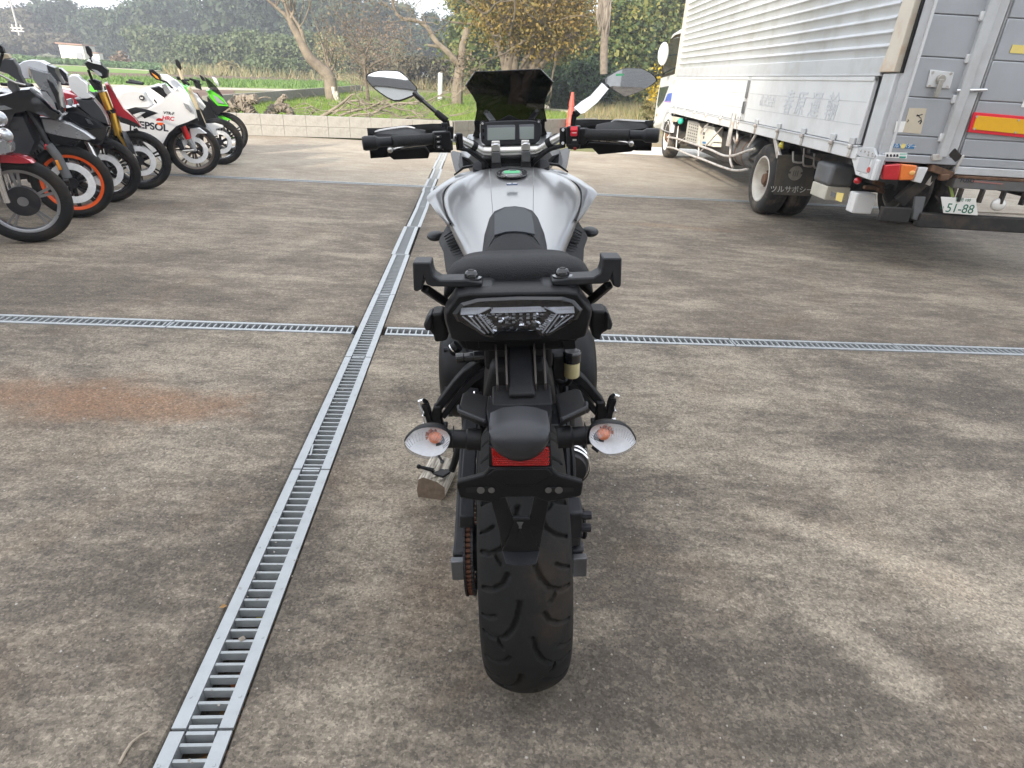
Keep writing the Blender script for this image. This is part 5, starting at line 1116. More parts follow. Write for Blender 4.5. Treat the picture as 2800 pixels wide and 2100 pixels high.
l.new(tc.outputs['Object'], mp.inputs[0]); l.new(mp.outputs[0], nz.inputs['Vector']); l.new(nz.outputs['Fac'], rp.inputs[0]); l.new(rp.outputs[0], b.inputs['Base Color']); b.inputs['Roughness'].default_value = .85
bpn = n.new('ShaderNodeBump'); bpn.inputs['Strength'].default_value = .8; bpn.inputs['Distance'].default_value = .006; l.new(nz.outputs['Fac'], bpn.inputs['Height']); l.new(bpn.outputs[0], b.inputs['Normal'])
mb.build('body', M_WOOD, wd, bevel=.003)
mb = MB(); mb.add([Vector((x*.98, -.0008, z*.98+.001)) for x, z in prof], [list(range(len(prof)))]); mb.build('cut_end', mat('wood_end', (.20, .15, .11), .85, var=.3, scale=40, bump=.4, bscale=120), wd)
for sx in (-.03, -.005, .02):
    mb = MB(); mb.prism([Vector((sx, .004, .079-abs(sx)*.3)), Vector((sx+.004, .07, .078-abs(sx)*.3)), Vector((sx+.007, .145, .075-abs(sx)*.3)), Vector((sx+.016, .14, .073-abs(sx)*.3)), Vector((sx+.014, .02, .076-abs(sx)*.3))], Vector((0, 0, .006))); mb.build('splinter', M_WOOD, wd, bevel=.001)
# ------------------------------------------------------------------ the box truck on the right
TO = Vector((2.75, 5.2, 0)); TX, TY = 2.75, 5.2
TK = empty('box_truck', TO, (0, 0, 0), 'white and silver box truck with a corrugated side parked on the right', 'truck')
M_PANEL = mat('truck_aluminium', (.60, .615, .63), .42, .2, var=.06, scale=1.6, dirt=(.40, .38, .35), dscale=2.2, damt=.5, rvar=.06)
M_PANELW = mat('truck_gate', (.74, .75, .755), .42, .12, var=.05, scale=1.4, dirt=(.52, .51, .48), dscale=1.8, damt=.4)
M_REARP = mat('truck_rear', (.47, .49, .52), .38, .45, var=.06, scale=1.6, dirt=(.34, .34, .34), dscale=2, damt=.3)
M_CREAMP = mat('truck_post', (.66, .60, .50), .5, var=.06, scale=4, dirt=(.50, .28, .12), dscale=2.6, damt=.7)
M_TFRAME = mat('truck_frame', (.025, .024, .023), .65, var=.3, scale=8, dirt=(.10, .07, .045), dscale=4, damt=.6)
M_TGREY = mat('truck_grey', (.13, .135, .14), .6, var=.2, scale=6, dirt=(.16, .12, .08), dscale=3.4, damt=.6)
M_FLAP = mat('flap_rubber', (.075, .070, .062), .85, var=.2, scale=5, dirt=(.17, .13, .08), dscale=4, damt=.7)
M_TTYRE = mat('truck_tyre', (.035, .033, .031), .85, var=.25, scale=5, dirt=(.19, .15, .11), dscale=4, damt=.75, bump=.2, bscale=60)
M_PIPE = mat('galvanised_pipe', (.62, .60, .57), .42, .4, var=.1, scale=9, dirt=(.26, .13, .06), dscale=7, damt=.7)
M_CABW = mat('cab_white', (.80, .81, .80), .25, var=.03, coat=.5)
M_CABGL = mat('cab_glass', (.05, .07, .075), .05, var=.1, coat=1.0, spec=.9)
M_RUSTB = mat('rusty_bracket', (.16, .09, .055), .8, .2, var=.4, scale=20)
M_LRED = mat('lamp_red', (.55, .012, .02), .2, var=.12, scale=20, coat=.9)
M_LORG = mat('lamp_orange', (.80, .20, .03), .2, var=.15, scale=20, coat=.9)
M_YELP = mat('yellow_board', (.85, .46, .02), .4, var=.05, scale=30)
M_REDB = mat('red_board', (.80, .03, .05), .4, var=.05)
M_YEL = mat('yellow_strip', (.85, .68, .22), .5, var=.05)
M_BLUE = mat('blue_sticker', (.05, .20, .42), .4, var=.1)
M_BSTR = mat('blue_stripe', (.10, .18, .62), .3, coat=.5)
M_INK = mat('dark_ink', (.02, .02, .03), .6)
M_GHOST = mat('faded_letters', (.655, .675, .71), .42, .2, var=.03)
M_PLATEW = mat('plate_white', (.80, .80, .77), .4, var=.03, scale=12)
M_PGREEN = mat('plate_green', (.02, .15, .09), .5)
def tb(mb, name, m, parent=None, **k):
    mb.v = [v-TO for v in mb.v]; return mb.build(name, m, parent or TK, **k)
def sx(c, pts, X=TX): return [gx(*px(c, p[0], p[1]), p[2] if len(p) > 2 else X) for p in pts]
def ry(c, pts, Y=TY): return [gy(*px(c, p[0], p[1]), p[2] if len(p) > 2 else Y) for p in pts]
def side(name, c, pts, th, m, X=TX, parent=None, **k):
    mb = MB(); mb.prism(sx(c, pts, X), Vector((th, 0, 0))); return tb(mb, name, m, parent, **k)
def rear(name, c, pts, th, m, Y=TY, parent=None, **k):
    mb = MB(); mb.prism(ry(c, pts, Y), Vector((0, th, 0))); return tb(mb, name, m, parent, **k)
YR, YF, ZT, WT = 5.24, 13.10, 3.25, 2.22
# body: core, floor rail, corrugated side, plain band, gates
mb = MB(); mb.box((TX+.03+WT/2, (YR+.05+YF)/2, 2.09), (WT-.06, YF-YR-.12, 2.30)); tb(mb, 'body_core', M_PANEL)
mb = MB(); prof = []
z = 1.60; n_ = 0
while z < ZT-.06:
    prof += [(.012, z), (.012, z+.052), (.004, z+.060), (-.004, z+.066), (-.006, z+.071), (-.004, z+.076), (.004, z+.082), (.012, z+.090)]; z += .095
for (x0, z0), (x1, z1) in zip(prof, prof[1:]):
    b = len(mb.v); mb.v += [Vector((TX+x0, YR+.24, z0)), Vector((TX+x0, YF-.16, z0)), Vector((TX+x1, YF-.16, z1)), Vector((TX+x1, YR+.24, z1))]; mb.f.append([b, b+1, b+2, b+3]); mb.fm.append(0)
tb(mb, 'corrugated_side', M_PANEL, smooth=True, angle=50)
def bx3(name, x0, x1, y0, y1, z0, z1, m, parent=None, **k):
    mb = MB(); mb.box(((x0+x1)/2, (y0+y1)/2, (z0+z1)/2), (abs(x1-x0), abs(y1-y0), abs(z1-z0))); return tb(mb, name, m, parent, **k)
bx3('side_band', TX-.012, TX+.03, YR+.24, YF-.10, 1.475, 1.60, M_PANEL, bevel=.006)
bx3('side_band_lip', TX-.020, TX+.02, YR+.22, YF-.08, 1.463, 1.478, M_PANEL, bevel=.003)
bx3('roof_rail', TX-.02, TX+.06, YR, YF, ZT-.06, ZT+.06, M_PANEL, bevel=.01)
bx3('front_post', TX-.018, TX+.08, YF-.16, YF, 1.47, ZT, M_CREAMP, bevel=.008)
bx3('front_post_lower', TX-.016, TX+.08, YF-.16, YF-.02, .83, 1.465, M_PANELW, bevel=.006)
mb = MB(); mb.prism([Vector((TX-.02, YR+.02, 1.49)), Vector((TX-.02, YR+.25, 1.49)), Vector((TX-.02, YR+.21, 1.66)), Vector((TX-.02, YR+.17, ZT)), Vector((TX-.02, YR+.02, ZT))], Vector((.05, 0, 0))); tb(mb, 'rear_post', M_CREAMP, bevel=.006)
bx3('rear_post_lower', TX-.006, TX+.05, YR+.015, YR+.20, .76, 1.48, M_PANEL, bevel=.006)
for (y0, y1) in ((YR+.30, 8.56), (8.70, YF-.18)):
    g = empty('side_gate', (0, 0, 0)); g.parent = TK
    bx3('panel', TX-.008, TX+.03, y0, y1, .955, 1.455, M_PANELW, g, bevel=.008)
    bx3('top_lip', TX-.016, TX+.02, y0, y1, 1.425, 1.462, M_PANELW, g, bevel=.005)
    for zz in (1.10, 1.27): bx3('panel_groove', TX-.0095, TX-.0075, y0+.03, y1-.03, zz, zz+.006, M_PANEL, g)
bx3('floor_rail', TX-.014, TX+.05, YR+.25, YF-.02, .842, .948, M_PANELW, bevel=.006)
bx3('floor_rail_lip', TX-.022, TX+.02, YR+.25, YF-.02, .935, .951, M_PANEL, bevel=.003)
for yy in (12.5, 11.82, 11.1, 10.35, 9.55, 8.74, 8.04, 7.30, 6.63, 5.97, 5.60):
    h = empty('gate_hinge', (0, 0, 0)); h.parent = TK
    bx3('plate', TX-.030, TX-.014, yy-.045, yy+.045, .95, 1.005, M_PANEL, h, bevel=.004); bx3('knuckle', TX-.042, TX-.016, yy-.03, yy+.03, .915, .95, M_PIPE, h, bevel=.008); bx3('strap', TX-.028, TX-.015, yy-.02, yy+.02, .85, .915, M_PIPE, h, bevel=.003)
lt = empty('gate_latch', (0, 0, 0)); lt.parent = TK
bx3('channel', TX-.012, TX+.02, 8.57, 8.69, .96, 1.46, M_PANEL, lt); bx3('handle', TX-.035, TX-.012, 8.58, 8.63, 1.22, 1.42, M_TGREY, lt, bevel=.006); bx3('catch', TX-.03, TX-.012, 8.58, 8.67, 1.04, 1.18, M_GREYM, lt, bevel=.006)
bx3('latch_post', TX-.05, TX-.016, 8.90, 8.98, .62, 1.03, M_PIPE, bevel=.006)
# faded lettering on the rear gate
MS = Matrix(((0, 0, -1, 0), (-1, 0, 0, 0), (0, 1, 0, 0), (0, 0, 0, 1)))
def side_text(t, y, z, s, m, name, X=-.0105, sh=0.0, dep=.0006):
    return text_mesh(t, s, m, name, TK, Matrix.Translation((X, y-TY, z))@MS, dep, shear=sh)
for t, y, s in (('株式会社', 7.85, .13), ('春', 7.22, .25), ('原', 6.90, .25), ('運', 6.55, .25), ('輸', 6.18, .25)): side_text(t, y, 1.20, s, M_GHOST, 'faded_letter', sh=.12)
# marker on the front post, reflector dots
bx3('side_marker', TX-.022, TX-.012, YF-.10, YF-.04, 1.34, 1.41, M_YEL, bevel=.003)
# rear face: frame, doors, centre post
bx3('rear_frame_post', TX+.03, TX+.10, TY+.02, TY+.10, .76, ZT, M_PANEL, bevel=.005)
mb = MB(); mb.box((TX+.022, TY+.03, 2.36), (.014, .03, 1.75)); tb(mb, 'door_seal', M_BLK)
for i, (a, b) in enumerate(((TX+.10, TX+.47), (TX+.64, TX+WT-.03))):
    d = empty('rear_door', (0, 0, 0)); d.parent = TK
    zs = [.93, 1.06, 1.33, 1.60, 1.87, 2.14, 2.41, 2.68, 2.95, ZT]
    for z0, z1 in zip(zs, zs[1:]):
        bx3('door_plank', a+.012, b, TY+.012, TY+.05, z0+.003, z1-.003, M_REARP, d, bevel=.005)
    bx3('door_backing', a, b, TY+.03, TY+.07, .93, ZT, M_PANEL, d)
    if i == 0: bx3('door_edge', a-.006, a+.014, TY+.004, TY+.05, .93, ZT, M_PANELW, d, bevel=.004)
mb = MB(); mb.box((TX+.50, TY+.0, 2.07), (.075, .05, 2.30)); mb.box((TX+.575, TY+.015, 2.07), (.085, .03, 2.30)); tb(mb, 'centre_post', M_PANEL, bevel=.008)
for z in (1.06, 1.33, 1.60, 1.87): bx3('post_clip', TX+.440, TX+.470, TY-.006, TY+.03, z-.03, z+.03, M_PANELW, bevel=.006)
mb = MB(); mb.cyl((TX+.44, TY-.012, 1.39), (TX+.66, TY-.012, 1.405), .011, n=10); tb(mb, 'post_bolt', M_CHROME)
dh = empty('door_handle', (0, 0, 0)); dh.parent = TK
mb = MB(); mb.prism(ry('u', [(1015, 268), (1205, 290), (1170, 425), (980, 408)], TY+.012), Vector((0, -.014, 0))); tb(mb, 'handle_plate', M_PANELW, dh, bevel=.004)
mb = MB(); c = ry('u', [(1100, 345)], TY-.004)[0]; mb.cyl(c, c+Vector((0, -.022, 0)), .034, .03, 20); mb.beam(c+Vector((0, -.024, 0)), ry('u', [(1060, 495)], TY-.03)[0], .034, .016, (0, 1, 0)); tb(mb, 'handle_lever', mat('worn_lever', (.40, .38, .34), .5, .4, var=.15, scale=20), dh, bevel=.004)
for x, y in ((1040, 288), (1185, 300), (1010, 400), (1155, 410)):
    c = ry('u', [(x, y)], TY-.003)[0]; mb = MB(); mb.cyl(c, c+Vector((0, -.006, 0)), .009, n=8); tb(mb, 'plate_bolt', M_PIPE, dh)
rear('notice', 'u', [(848, 578), (992, 582), (940, 788), (795, 776)], .002, mat('old_sticker', (.62, .55, .43), .7, var=.06, scale=12), TY+.008)
rear('notice', 'u', [(745, 686), (822, 688), (795, 776), (726, 776)], .002, M_PAPER, TY+.0075)
for pts in ([(905, 640), (955, 628), (958, 634), (908, 648)], [(915, 630), (945, 660), (940, 664), (910, 634)], [(945, 655), (952, 690), (938, 712), (930, 708), (942, 686)], [(918, 690), (944, 672), (946, 678), (920, 698)], [(838, 668), (846, 680), (835, 695), (828, 694), (838, 682)]): rear('notice_mark', 'u', pts, .0012, M_INK, TY+.0066)
rear('maker_sticker', 'u', [(712, 866), (893, 876), (886, 910), (708, 898)], .002, M_BLUE, TY+.008)
def rear_text(t, c, x, y, s, m, name, dy=-.001, sh=0.0):
    p = ry(c, [(x, y)], TY+.008)[0]-TO
    return text_mesh(t, s, m, name, TK, Matrix.Translation(p+Vector((0, dy, 0)))@Matrix(((1, 0, 0, 0), (0, 0, -1, 0), (-.0, 1, 0, 0), (0, 0, 0, 1))), .0006, shear=sh)
rear_text('フルサ', 'u', 745, 884, .036, M_PAPER, 'sticker_letters', -.002); rear_text('ボデー', 'u', 850, 890, .036, M_PAPER, 'sticker_letters', -.002)
c = ry('u', [(799, 887)], TY+.006)[0]; mb = MB(); mb.cyl(c, c+Vector((0, -.001, 0)), .018, n=20); tb(mb, 'sticker_dot', M_YEL)
bx3('rear_sill', TX+.05, TX+WT, TY+.0, TY+.12, .865, .925, M_REARP, bevel=.006)
bx3('rear_sill', TX+.64, TX+WT, TY-.01, TY+.10, .80, .86, M_PANEL, bevel=.006)
rear('rating_sticker', 'u', [(655, 938), (835, 940), (825, 990), (648, 980)], .002, M_PAPER, TY-.004)
for pts, mm in (([(775, 945), (832, 946), (826, 962), (772, 960)], mat('pale_green', (.40, .60, .52), .5)), ([(770, 970), (822, 972), (818, 986), (766, 984)], mat('sticker_green', (.02, .30, .22), .5))): rear('sticker_band', 'u', pts, .001, mm, TY-.0055)
for x in (672, 700, 728, 752): rear('sticker_mark', 'u', [(x-8, 955), (x+6, 952), (x+10, 974), (x-10, 976)], .001, M_INK, TY-.0052)
rear('reflector_board_rim', 'u', [(1378, 612), (2300, 690), (2290, 870), (1325, 775)], .02, M_REDB, TY-.010, bevel=.004)
rear('reflector_board', 'u', [(1398, 640), (2290, 715), (2280, 842), (1362, 752)], .012, M_YELP, TY-.016, bevel=.002)
for x, y in ((1395, 648), (1735, 678), (1375, 748), (1708, 778)):
    c = ry('u', [(x, y)], TY-.018)[0]; mb = MB(); mb.cyl(c, c+Vector((0, -.004, 0)), .008, n=8); tb(mb, 'board_screw', M_PIPE)
rear('yellow_strip', 'u', [(1690, 65), (2300, 105), (2290, 175), (1662, 132)], .004, M_YEL, TY+.006)
rear('notice', 'u', [(1790, 490), (2200, 520), (2150, 600), (1752, 572)], .002, M_PAPER, TY+.0075)
# corner gusset, tail lamps, lift arms, bumper, number plate
side('corner_gusset', 'u', [(375, 965), (560, 990), (600, 1000), (550, 1165), (520, 1160), (412, 1120)], .02, M_PANELW, TX-.002, bevel=.004)
c = sx('u', [(519, 1080)], TX-.006)[0]; mb = MB(); mb.cyl(c, c+Vector((-.004, 0, 0)), .022, n=16); tb(mb, 'red_dot', M_LRED)
side('gusset_plate', 'u', [(395, 895), (560, 900), (575, 960), (555, 992), (430, 965)], .02, M_PANEL, TX-.010, bevel=.003)
for x, y in ((455, 925), (490, 930), (520, 935), (550, 945), (548, 965), (515, 960), (450, 1110)):
    c = sx('u', [(x, y)], TX-.011)[0]; mb = MB(); mb.cyl(c, c+Vector((-.005, 0, 0)), .008, n=8); tb(mb, 'rivet', M_PIPE)
mb = MB(); mb.beam(gx(*px('u', 612, 960), TX+.03), gx(*px('u', 550, 1160), TX+.03), .07, .05); tb(mb, 'corner_foot', M_PANEL, bevel=.006)
tl = empty('tail_lamp', (0, 0, 0)); tl.parent = TK
rear('red_lens', 'u', [(652, 1042), (785, 1030), (765, 1165), (630, 1160)], .05, M_LRED, TY-.03, tl, bevel=.010)
rear('orange_lens', 'u', [(788, 1032), (920, 1045), (882, 1165), (768, 1166)], .05, M_LORG, TY-.03, tl, bevel=.010)
c = ry('u', [(872, 1105)], TY-.032)[0]; mb = MB(); mb.ell(c, (.024, .006, .018), 14, 8); tb(mb, 'bulb_glow', mat('bright_orange', (.95, .5, .15), .2, coat=.8), tl, smooth=True)
rear('lamp_end', 'u', [(928, 1060), (1005, 1062), (945, 1190), (882, 1175)], .05, M_PANELW, TY-.02, tl, bevel=.006)
def rbeam(name, c, a, b, Ya, Yb, w, h, m, **k):
    mb = MB(); mb.beam(gy(*px(c, *a), Ya), gy(*px(c, *b), Yb), w, h, (0, 1, 0)); return tb(mb, name, m, **k)
rbeam('lift_arm', 'u', (1240, 930), (760, 1340), TY+.02, TY+.10, .10, .06, M_TFRAME, bevel=.008)
rbeam('lift_arm', 'u', (1100, 1060), (640, 1290), TY+.22, TY+.30, .12, .08, M_TFRAME, bevel=.008)
rbeam('lift_bracket', 'u', (1010, 1060), (1180, 1120), TY+.02, TY+.02, .05, .08, M_RUSTB, bevel=.004)
rbeam('lift_link', 'u', (990, 1200), (1160, 950), TY+.05, TY+.02, .045, .03, M_PIPE, bevel=.004)
rbeam('hinge_block', 'u', (1090, 1140), (1165, 1135), TY-.01, TY-.01, .05, .05, M_RUSTB, bevel=.008)
rbeam('lift_tab', 'u', (1030, 980), (1110, 975), TY-.01, TY-.01, .045, .03, M_PIPE, bevel=.004)
rbeam('chain_hook', 'u', (1290, 960), (1215, 1090), TY-.02, TY-.01, .018, .015, M_PIPE, bevel=.003)
bx3('under_frame', TX+.35, TX+.47, TY+.2, YF, .62, .80, M_TFRAME); bx3('under_frame', TX+1.5, TX+1.62, TY+.2, YF, .62, .80, M_TFRAME)
for i in range(9): bx3('cross_member', TX+.08, TX+WT-.08, 5.7+i*.9, 5.78+i*.9, .78, .86, M_TFRAME)
bx3('floor', TX+.05, TX+WT-.04, YR+.08, YF, .86, .90, M_TFRAME)
bx3('dock_rail', TX+.66, TX+WT, TY-.03, TY+.08, .70, .775, M_TGREY, bevel=.006)
bx3('dock_rail_top', TX+.66, TX+WT, TY-.035, TY+.10, .775, .795, M_RUSTB, bevel=.004)
for i in range(9):
    a = empty('x') if False else None
    bx3('rail_rib', TX+.72+.17*i, TX+.74+.17*i, TY-.05, TY-.01, .60, .70, M_TFRAME)
rear_text('FUSO', 'u', 1290, 1160, .045, M_INK, 'rail_letters', -.045)
o_ = rear('rail_red_strip', 'u', [(1360, 1165), (1610, 1190), (1600, 1200), (1355, 1178)], .002, mat('faded_red', (.34, .16, .14), .7), TY-.034)
mb = MB(); mb.box((TX+.30, TY+.02, .465), (.24, .05, .115)); tb(mb, 'step_plate', M_TFRAME, bevel=.008)
mb = MB(); mb.box((TX+1.18, TY+.02, .435), (1.38, .08, .115)); tb(mb, 'rear_bumper', M_TFRAME, bevel=.01)
rear('bumper_bracket', 'u', [(900, 1300), (985, 1300), (935, 1495), (875, 1480)], .03, M_TGREY, TY+.01, bevel=.004)
side('bumper_side', 'u', [(800, 1380), (900, 1290), (910, 1330), (850, 1480)], .03, M_TGREY, TX+.36) if False else None
np_ = empty('number_plate', (0, 0, 0)); np_.parent = TK
rear('plate', 'u', [(1105, 1298), (1390, 1315), (1405, 1450), (1125, 1430)], .006, M_PLATEW, TY-.04, np_, bevel=.003)
pc = ry('u', [(1265, 1378)], TY-.04)[0]-TO
A = (ry('u', [(1390, 1380)], TY-.04)[0]-ry('u', [(1120, 1362)], TY-.04)[0]).normalized()
MR = Matrix((A, Vector((0, 0, 1)), Vector((0, -1, 0)))).transposed().to_4x4(); MR.translation = pc+Vector((0, -.001, -.018))
text_mesh('51-88', .098, M_PGREEN, 'plate_numbers', np_, MR, .0006)
MR2 = MR.copy(); MR2.translation = pc+Vector((-.145, -.001, -.016)); text_mesh('い', .035, M_PGREEN, 'plate_kana', np_, MR2, .0006)
MR3 = MR.copy(); MR3.translation = pc+Vector((.0, -.001, .052)); text_mesh('野田 100', .032, M_PGREEN, 'plate_region', np_, MR3, .0006)
c = gy(*px('u', 1570, 1362), TY-.02); mb = MB(); mb.ell(c, (.058, .03, .05), 18, 12); tb(mb, 'reversing_lamp', mat('lamp_white', (.74, .73, .70), .25, coat=.6), smooth=True)
rbeam('plate_bracket', 'u', (1180, 1210), (1200, 1300), TY+.02, TY+.0, .02, .01, mat('weed_green', (.28, .36, .10), .7)); rbeam('wire', 'u', (1060, 1290), (1100, 1340), TY+.0, TY+.0, .012, .01, M_TFRAME)
# side boxes and small lamps near the rear
bx3('storage_box', TX+.03, TX+.25, 5.93, 6.28, .56, .75, M_TGREY, bevel=.03); bx3('storage_base', TX+.035, TX+.25, 5.94, 6.27, .44, .56, mat('box_cream', (.55, .52, .44), .6, var=.1, scale=8), bevel=.008)
side('box_reflector', 'u', [(262, 1262), (318, 1270), (298, 1342), (250, 1325)], .004, M_YEL, TX+.030); side('box_badge', 'u', [(215, 1255), (252, 1268), (245, 1305), (210, 1290)], .004, M_TGREY, TX+.030)
bx3('white_box', TX+.06, TX+.22, 5.42, 5.56, .42, .585, M_PANELW, bevel=.01); bx3('white_box_cover', TX+.056, TX+.06, 5.425, 5.50, .425, .58, M_WHITE, bevel=.002)
c = gx(*px('u', 430, 1168), TX+.05); mb = MB(); mb.ell(c, (.03, .035, .028), 14, 10); tb(mb, 'red_marker', M_LRED, smooth=True); mb = MB(); mb.beam(c, c+Vector((.1, 0, .03)), .03, .02); tb(mb, 'marker_stem', M_TFRAME)
for a, b in (((560, 1180), (640, 1200)), ((480, 1220), (640, 1230)), ((590, 1240), (640, 1260))): rbeam('lift_pipe', 'u', a, b, TY+.2, TY+.25, .03, .03, M_RUSTB, bevel=.008)
# wheels
def truck_wheel(c, inner=True, dual=False):
    w = empty('wheel', (0, 0, 0)); w.parent = TK
    for j, x in enumerate((0, .27) if dual else (0,)):
        mb = MB(); pr = [(.02, .235), (.0, .255), (-.012, .30), (-.008, .345), (.015, .378), (.05, .39), (.11, .392), (.17, .39), (.205, .378), (.228, .345), (.232, .30), (.22, .255), (.20, .235)]
        mb.lathe([(a+x, r) for a, r in pr], c=c, n=56); tb(mb, 'tyre', M_TTYRE, w, smooth=True)
        mb = MB()
        for gq in (.065, .11, .155): mb.lathe([(x+gq-.004, .3905), (x+gq-.004, .3930), (x+gq+.004, .3930), (x+gq+.004, .3905)], c=c, n=56, closed=True)
        tb(mb, 'tread_groove', M_TFRAME, w)
    mb = MB(); d = .0 if not dual else .12
    mb.lathe([(.012, .262), (-.004, .252), (-.004, .238), (.03, .225), (.05+d*.3, .215), (.06+d, .195), (.062+d, .12), (.02+d*.6, .10), (.015+d*.6, .0)], c=c, n=48); tb(mb, 'rim', mat('wheel_rim', (.66, .63, .57), .5, .2, var=.1, scale=8, dirt=(.34, .24, .16), dscale=6, damt=.5), w, angle=35)
    mb = MB(); mb.cyl(c+Vector((-.03+d*.5, 0, 0)), c+Vector((.05+d, 0, 0)), .062, .085, 20); tb(mb, 'hub', M_RUSTB, w, bevel=.005)
    nut = MB(); nut.cyl((-.012, 0, 0), (.012, 0, 0), .015, n=6); nut = nut.mesh('nut', M_RUSTB)
    hol = MB(); hol.cyl((-.004, 0, 0), (.004, 0, 0), .026, n=14); hol = hol.mesh('rim_hole', M_TFRAME)
    for i in range(6):
        a = 2*PI*i/6; q = c+Vector((.012+d*.6, .092*math.cos(a), .092*math.sin(a)))-TO; link('nut', nut, None, w, q)
        a += .5; q = c+Vector((.0605+d, .158*math.cos(a), .158*math.sin(a)))-TO; link('rim_hole', hol, None, w, q)
truck_wheel(Vector((TX+.06, 13.36, .385))); truck_wheel(Vector((TX+.03, 7.64, .385)), dual=True); truck_wheel(Vector((TX+1.75, 13.36, .385))); truck_wheel(Vector((TX+1.62, 7.64, .385)), dual=True)
mb = MB(); mb.cyl((TX+.3, 7.64, .385), (TX+1.9, 7.64, .385), .08); mb.cyl((TX+.3, 13.36, .385), (TX+1.9, 13.36, .385), .06); tb(mb, 'axles', M_TFRAME)
# mudflap with its emblem and writing
fl = empty('mudflap', (0, 0, 0)); fl.parent = TK
FY = 6.98
mb = MB(); q = ry('v', [(1452, 965), (1700, 960), (1858, 1020), (1805, 1410), (1402, 1392)], FY); mb.prism(q, Vector((0, .012, 0))); tb(mb, 'flap', M_FLAP, fl, bevel=.003)
c = gy(*px('v', 1640, 1160), FY-.002); mb = MB(); mb.cyl(c, c+Vector((0, -.003, 0)), .074, n=30); tb(mb, 'emblem', mat('flap_emblem', (.25, .23, .20), .8, var=.15, scale=20), fl)
for s in (-1, 1): mb = MB(); mb.box(c+Vector((s*.066, -.0035, .004)), (.026, .002, .022)); tb(mb, 'emblem_notch', M_FLAP, fl)
for dx in (-.022, 0, .022): mb = MB(); mb.box(c+Vector((dx, -.004, -.002)), (.006, .002, .06)); tb(mb, 'emblem_bar', M_FLAP, fl)
p = gy(*px('v', 1600, 1340), FY-.001)-TO; text_mesh('ツルサボシー', .078, mat('flap_white', (.60, .60, .56), .7), 'flap_letters', fl, Matrix.Translation(p+Vector((0, -.002, 0)))@Matrix.Rotation(-.03, 4, 'Y')@Matrix(((1, 0, 0, 0), (0, 0, -1, 0), (0, 1, 0, 0), (0, 0, 0, 1))), .0008, shear=-.1)
for i, (x, y) in enumerate(((1675, 1020), (1785, 1060), (1900, 1080))):
    a = [gy(*px('v', x-60, y-95), FY-.05), gy(*px('v', x-60, y+5), FY-.05), gy(*px('v', x-30, y+22), FY-.05), gy(*px('v', x+28, y+25), FY-.05), gy(*px('v', x+50, y+5), FY-.05), gy(*px('v', x+60, y-130), FY-.03)]
    mb = MB(); mb.tube(catmull(a, 4), .010, 8); tb(mb, 'flap_hook', M_PIPE, smooth=True)
mb = MB(); mb.tube([gy(*px('v', 1740, 970), FY-.04), gy(*px('v', 1990, 1040), FY-.04)], .013, 8); tb(mb, 'hook_rail', M_PIPE, smooth=True)
side('flap_mount', 'v', [(1392, 770), (1420, 770), (1470, 990), (1430, 1000)], .03, M_PIPE, TX+.0, bevel=.005)
bx3('wheel_cover', TX+.04, TX+.30, 7.04, 7.20, .62, .84, M_CREAMP) if False else None
c = gx(*px('v', 1505, 855), TX+.06); mb = MB(); mb.ell(c, (.045, .05, .045), 16, 10); tb(mb, 'yellow_marker', mat('yellow_lens', (.70, .60, .04), .2, coat=.7), smooth=True)
mb = MB(); mb.cyl(c+Vector((.0, -.02, .0)), c+Vector((.06, -.05, .01)), .04, n=14); tb(mb, 'marker_back', M_TFRAME)
# side guard of bent pipes
def pipe(name, pts, r=.016, X=TX+.02):
    mb = MB(); mb.tube(catmull(sx('v', pts, X), 4), r, 10); tb(mb, name, M_PIPE, smooth=True)
pipe('guard_pipe', [(258, 770), (345, 782), (560, 850), (720, 905), (840, 960), (920, 975), (1010, 958), (1100, 925), (1195, 897)])
pipe('guard_pipe', [(240, 878), (330, 890), (480, 955), (650, 1015), (840, 1090), (1000, 1132), (1120, 1115)])
pipe('guard_strut', [(375, 650), (358, 800), (352, 885)], .012, TX+.03); pipe('guard_strut', [(600, 800), (592, 980)], .014, TX+.03); pipe('guard_strut', [(700, 620), (620, 720), (596, 880)], .011, TX+.05); pipe('guard_strut', [(855, 660), (620, 920)], .010, TX+.06)
pipe('guard_strut', [(950, 580), (945, 760), (935, 1000), (960, 1095)], .016, TX+.03); pipe('guard_strut', [(940, 690), (1000, 830), (1015, 700)], .018, TX+.06); pipe('guard_strut', [(1220, 730), (1130, 880)], .016, TX+.02); pipe('guard_strut', [(460, 760), (380, 830)], .006, TX+.05)
cg = empty('battery_cage', (0, 0, 0)); cg.parent = TK
side('cage_plate', 'v', [(478, 588), (605, 612), (572, 870), (445, 800)], .12, mat('cage_beige', (.42, .40, .35), .7, var=.12, scale=9), TX+.10, cg, bevel=.006)
for i in range(5):
    for j in range(7):
        x = 500+21*i-5.3*j*.9; y = 625+6*i+31*j; side('cage_hole', 'v', [(x-5, y-8), (x+5, y-6), (x+4, y+10), (x-6, y+8)], .002, M_TFRAME, TX+.0985, cg)
tbx = empty('tool_box', (0, 0, 0)); tbx.parent = TK
side('box', 'v', [(655, 640), (768, 655), (745, 875), (630, 850)], .14, mat('tool_box_cream', (.62, .59, .52), .6, var=.08, scale=7), TX+.12, tbx, bevel=.008)
side('label', 'v', [(640, 715), (664, 718), (660, 748), (636, 744)], .003, M_TGREY, TX+.118, tbx); side('label', 'v', [(636, 815), (672, 820), (668, 845), (632, 838)], .003, M_BLUE, TX+.118, tbx)
c = gx(*px('v', 650, 773), TX+.118); mb = MB(); mb.cyl(c, c+Vector((-.006, 0, 0)), .022, n=14); tb(mb, 'knob', M_TFRAME, tbx)
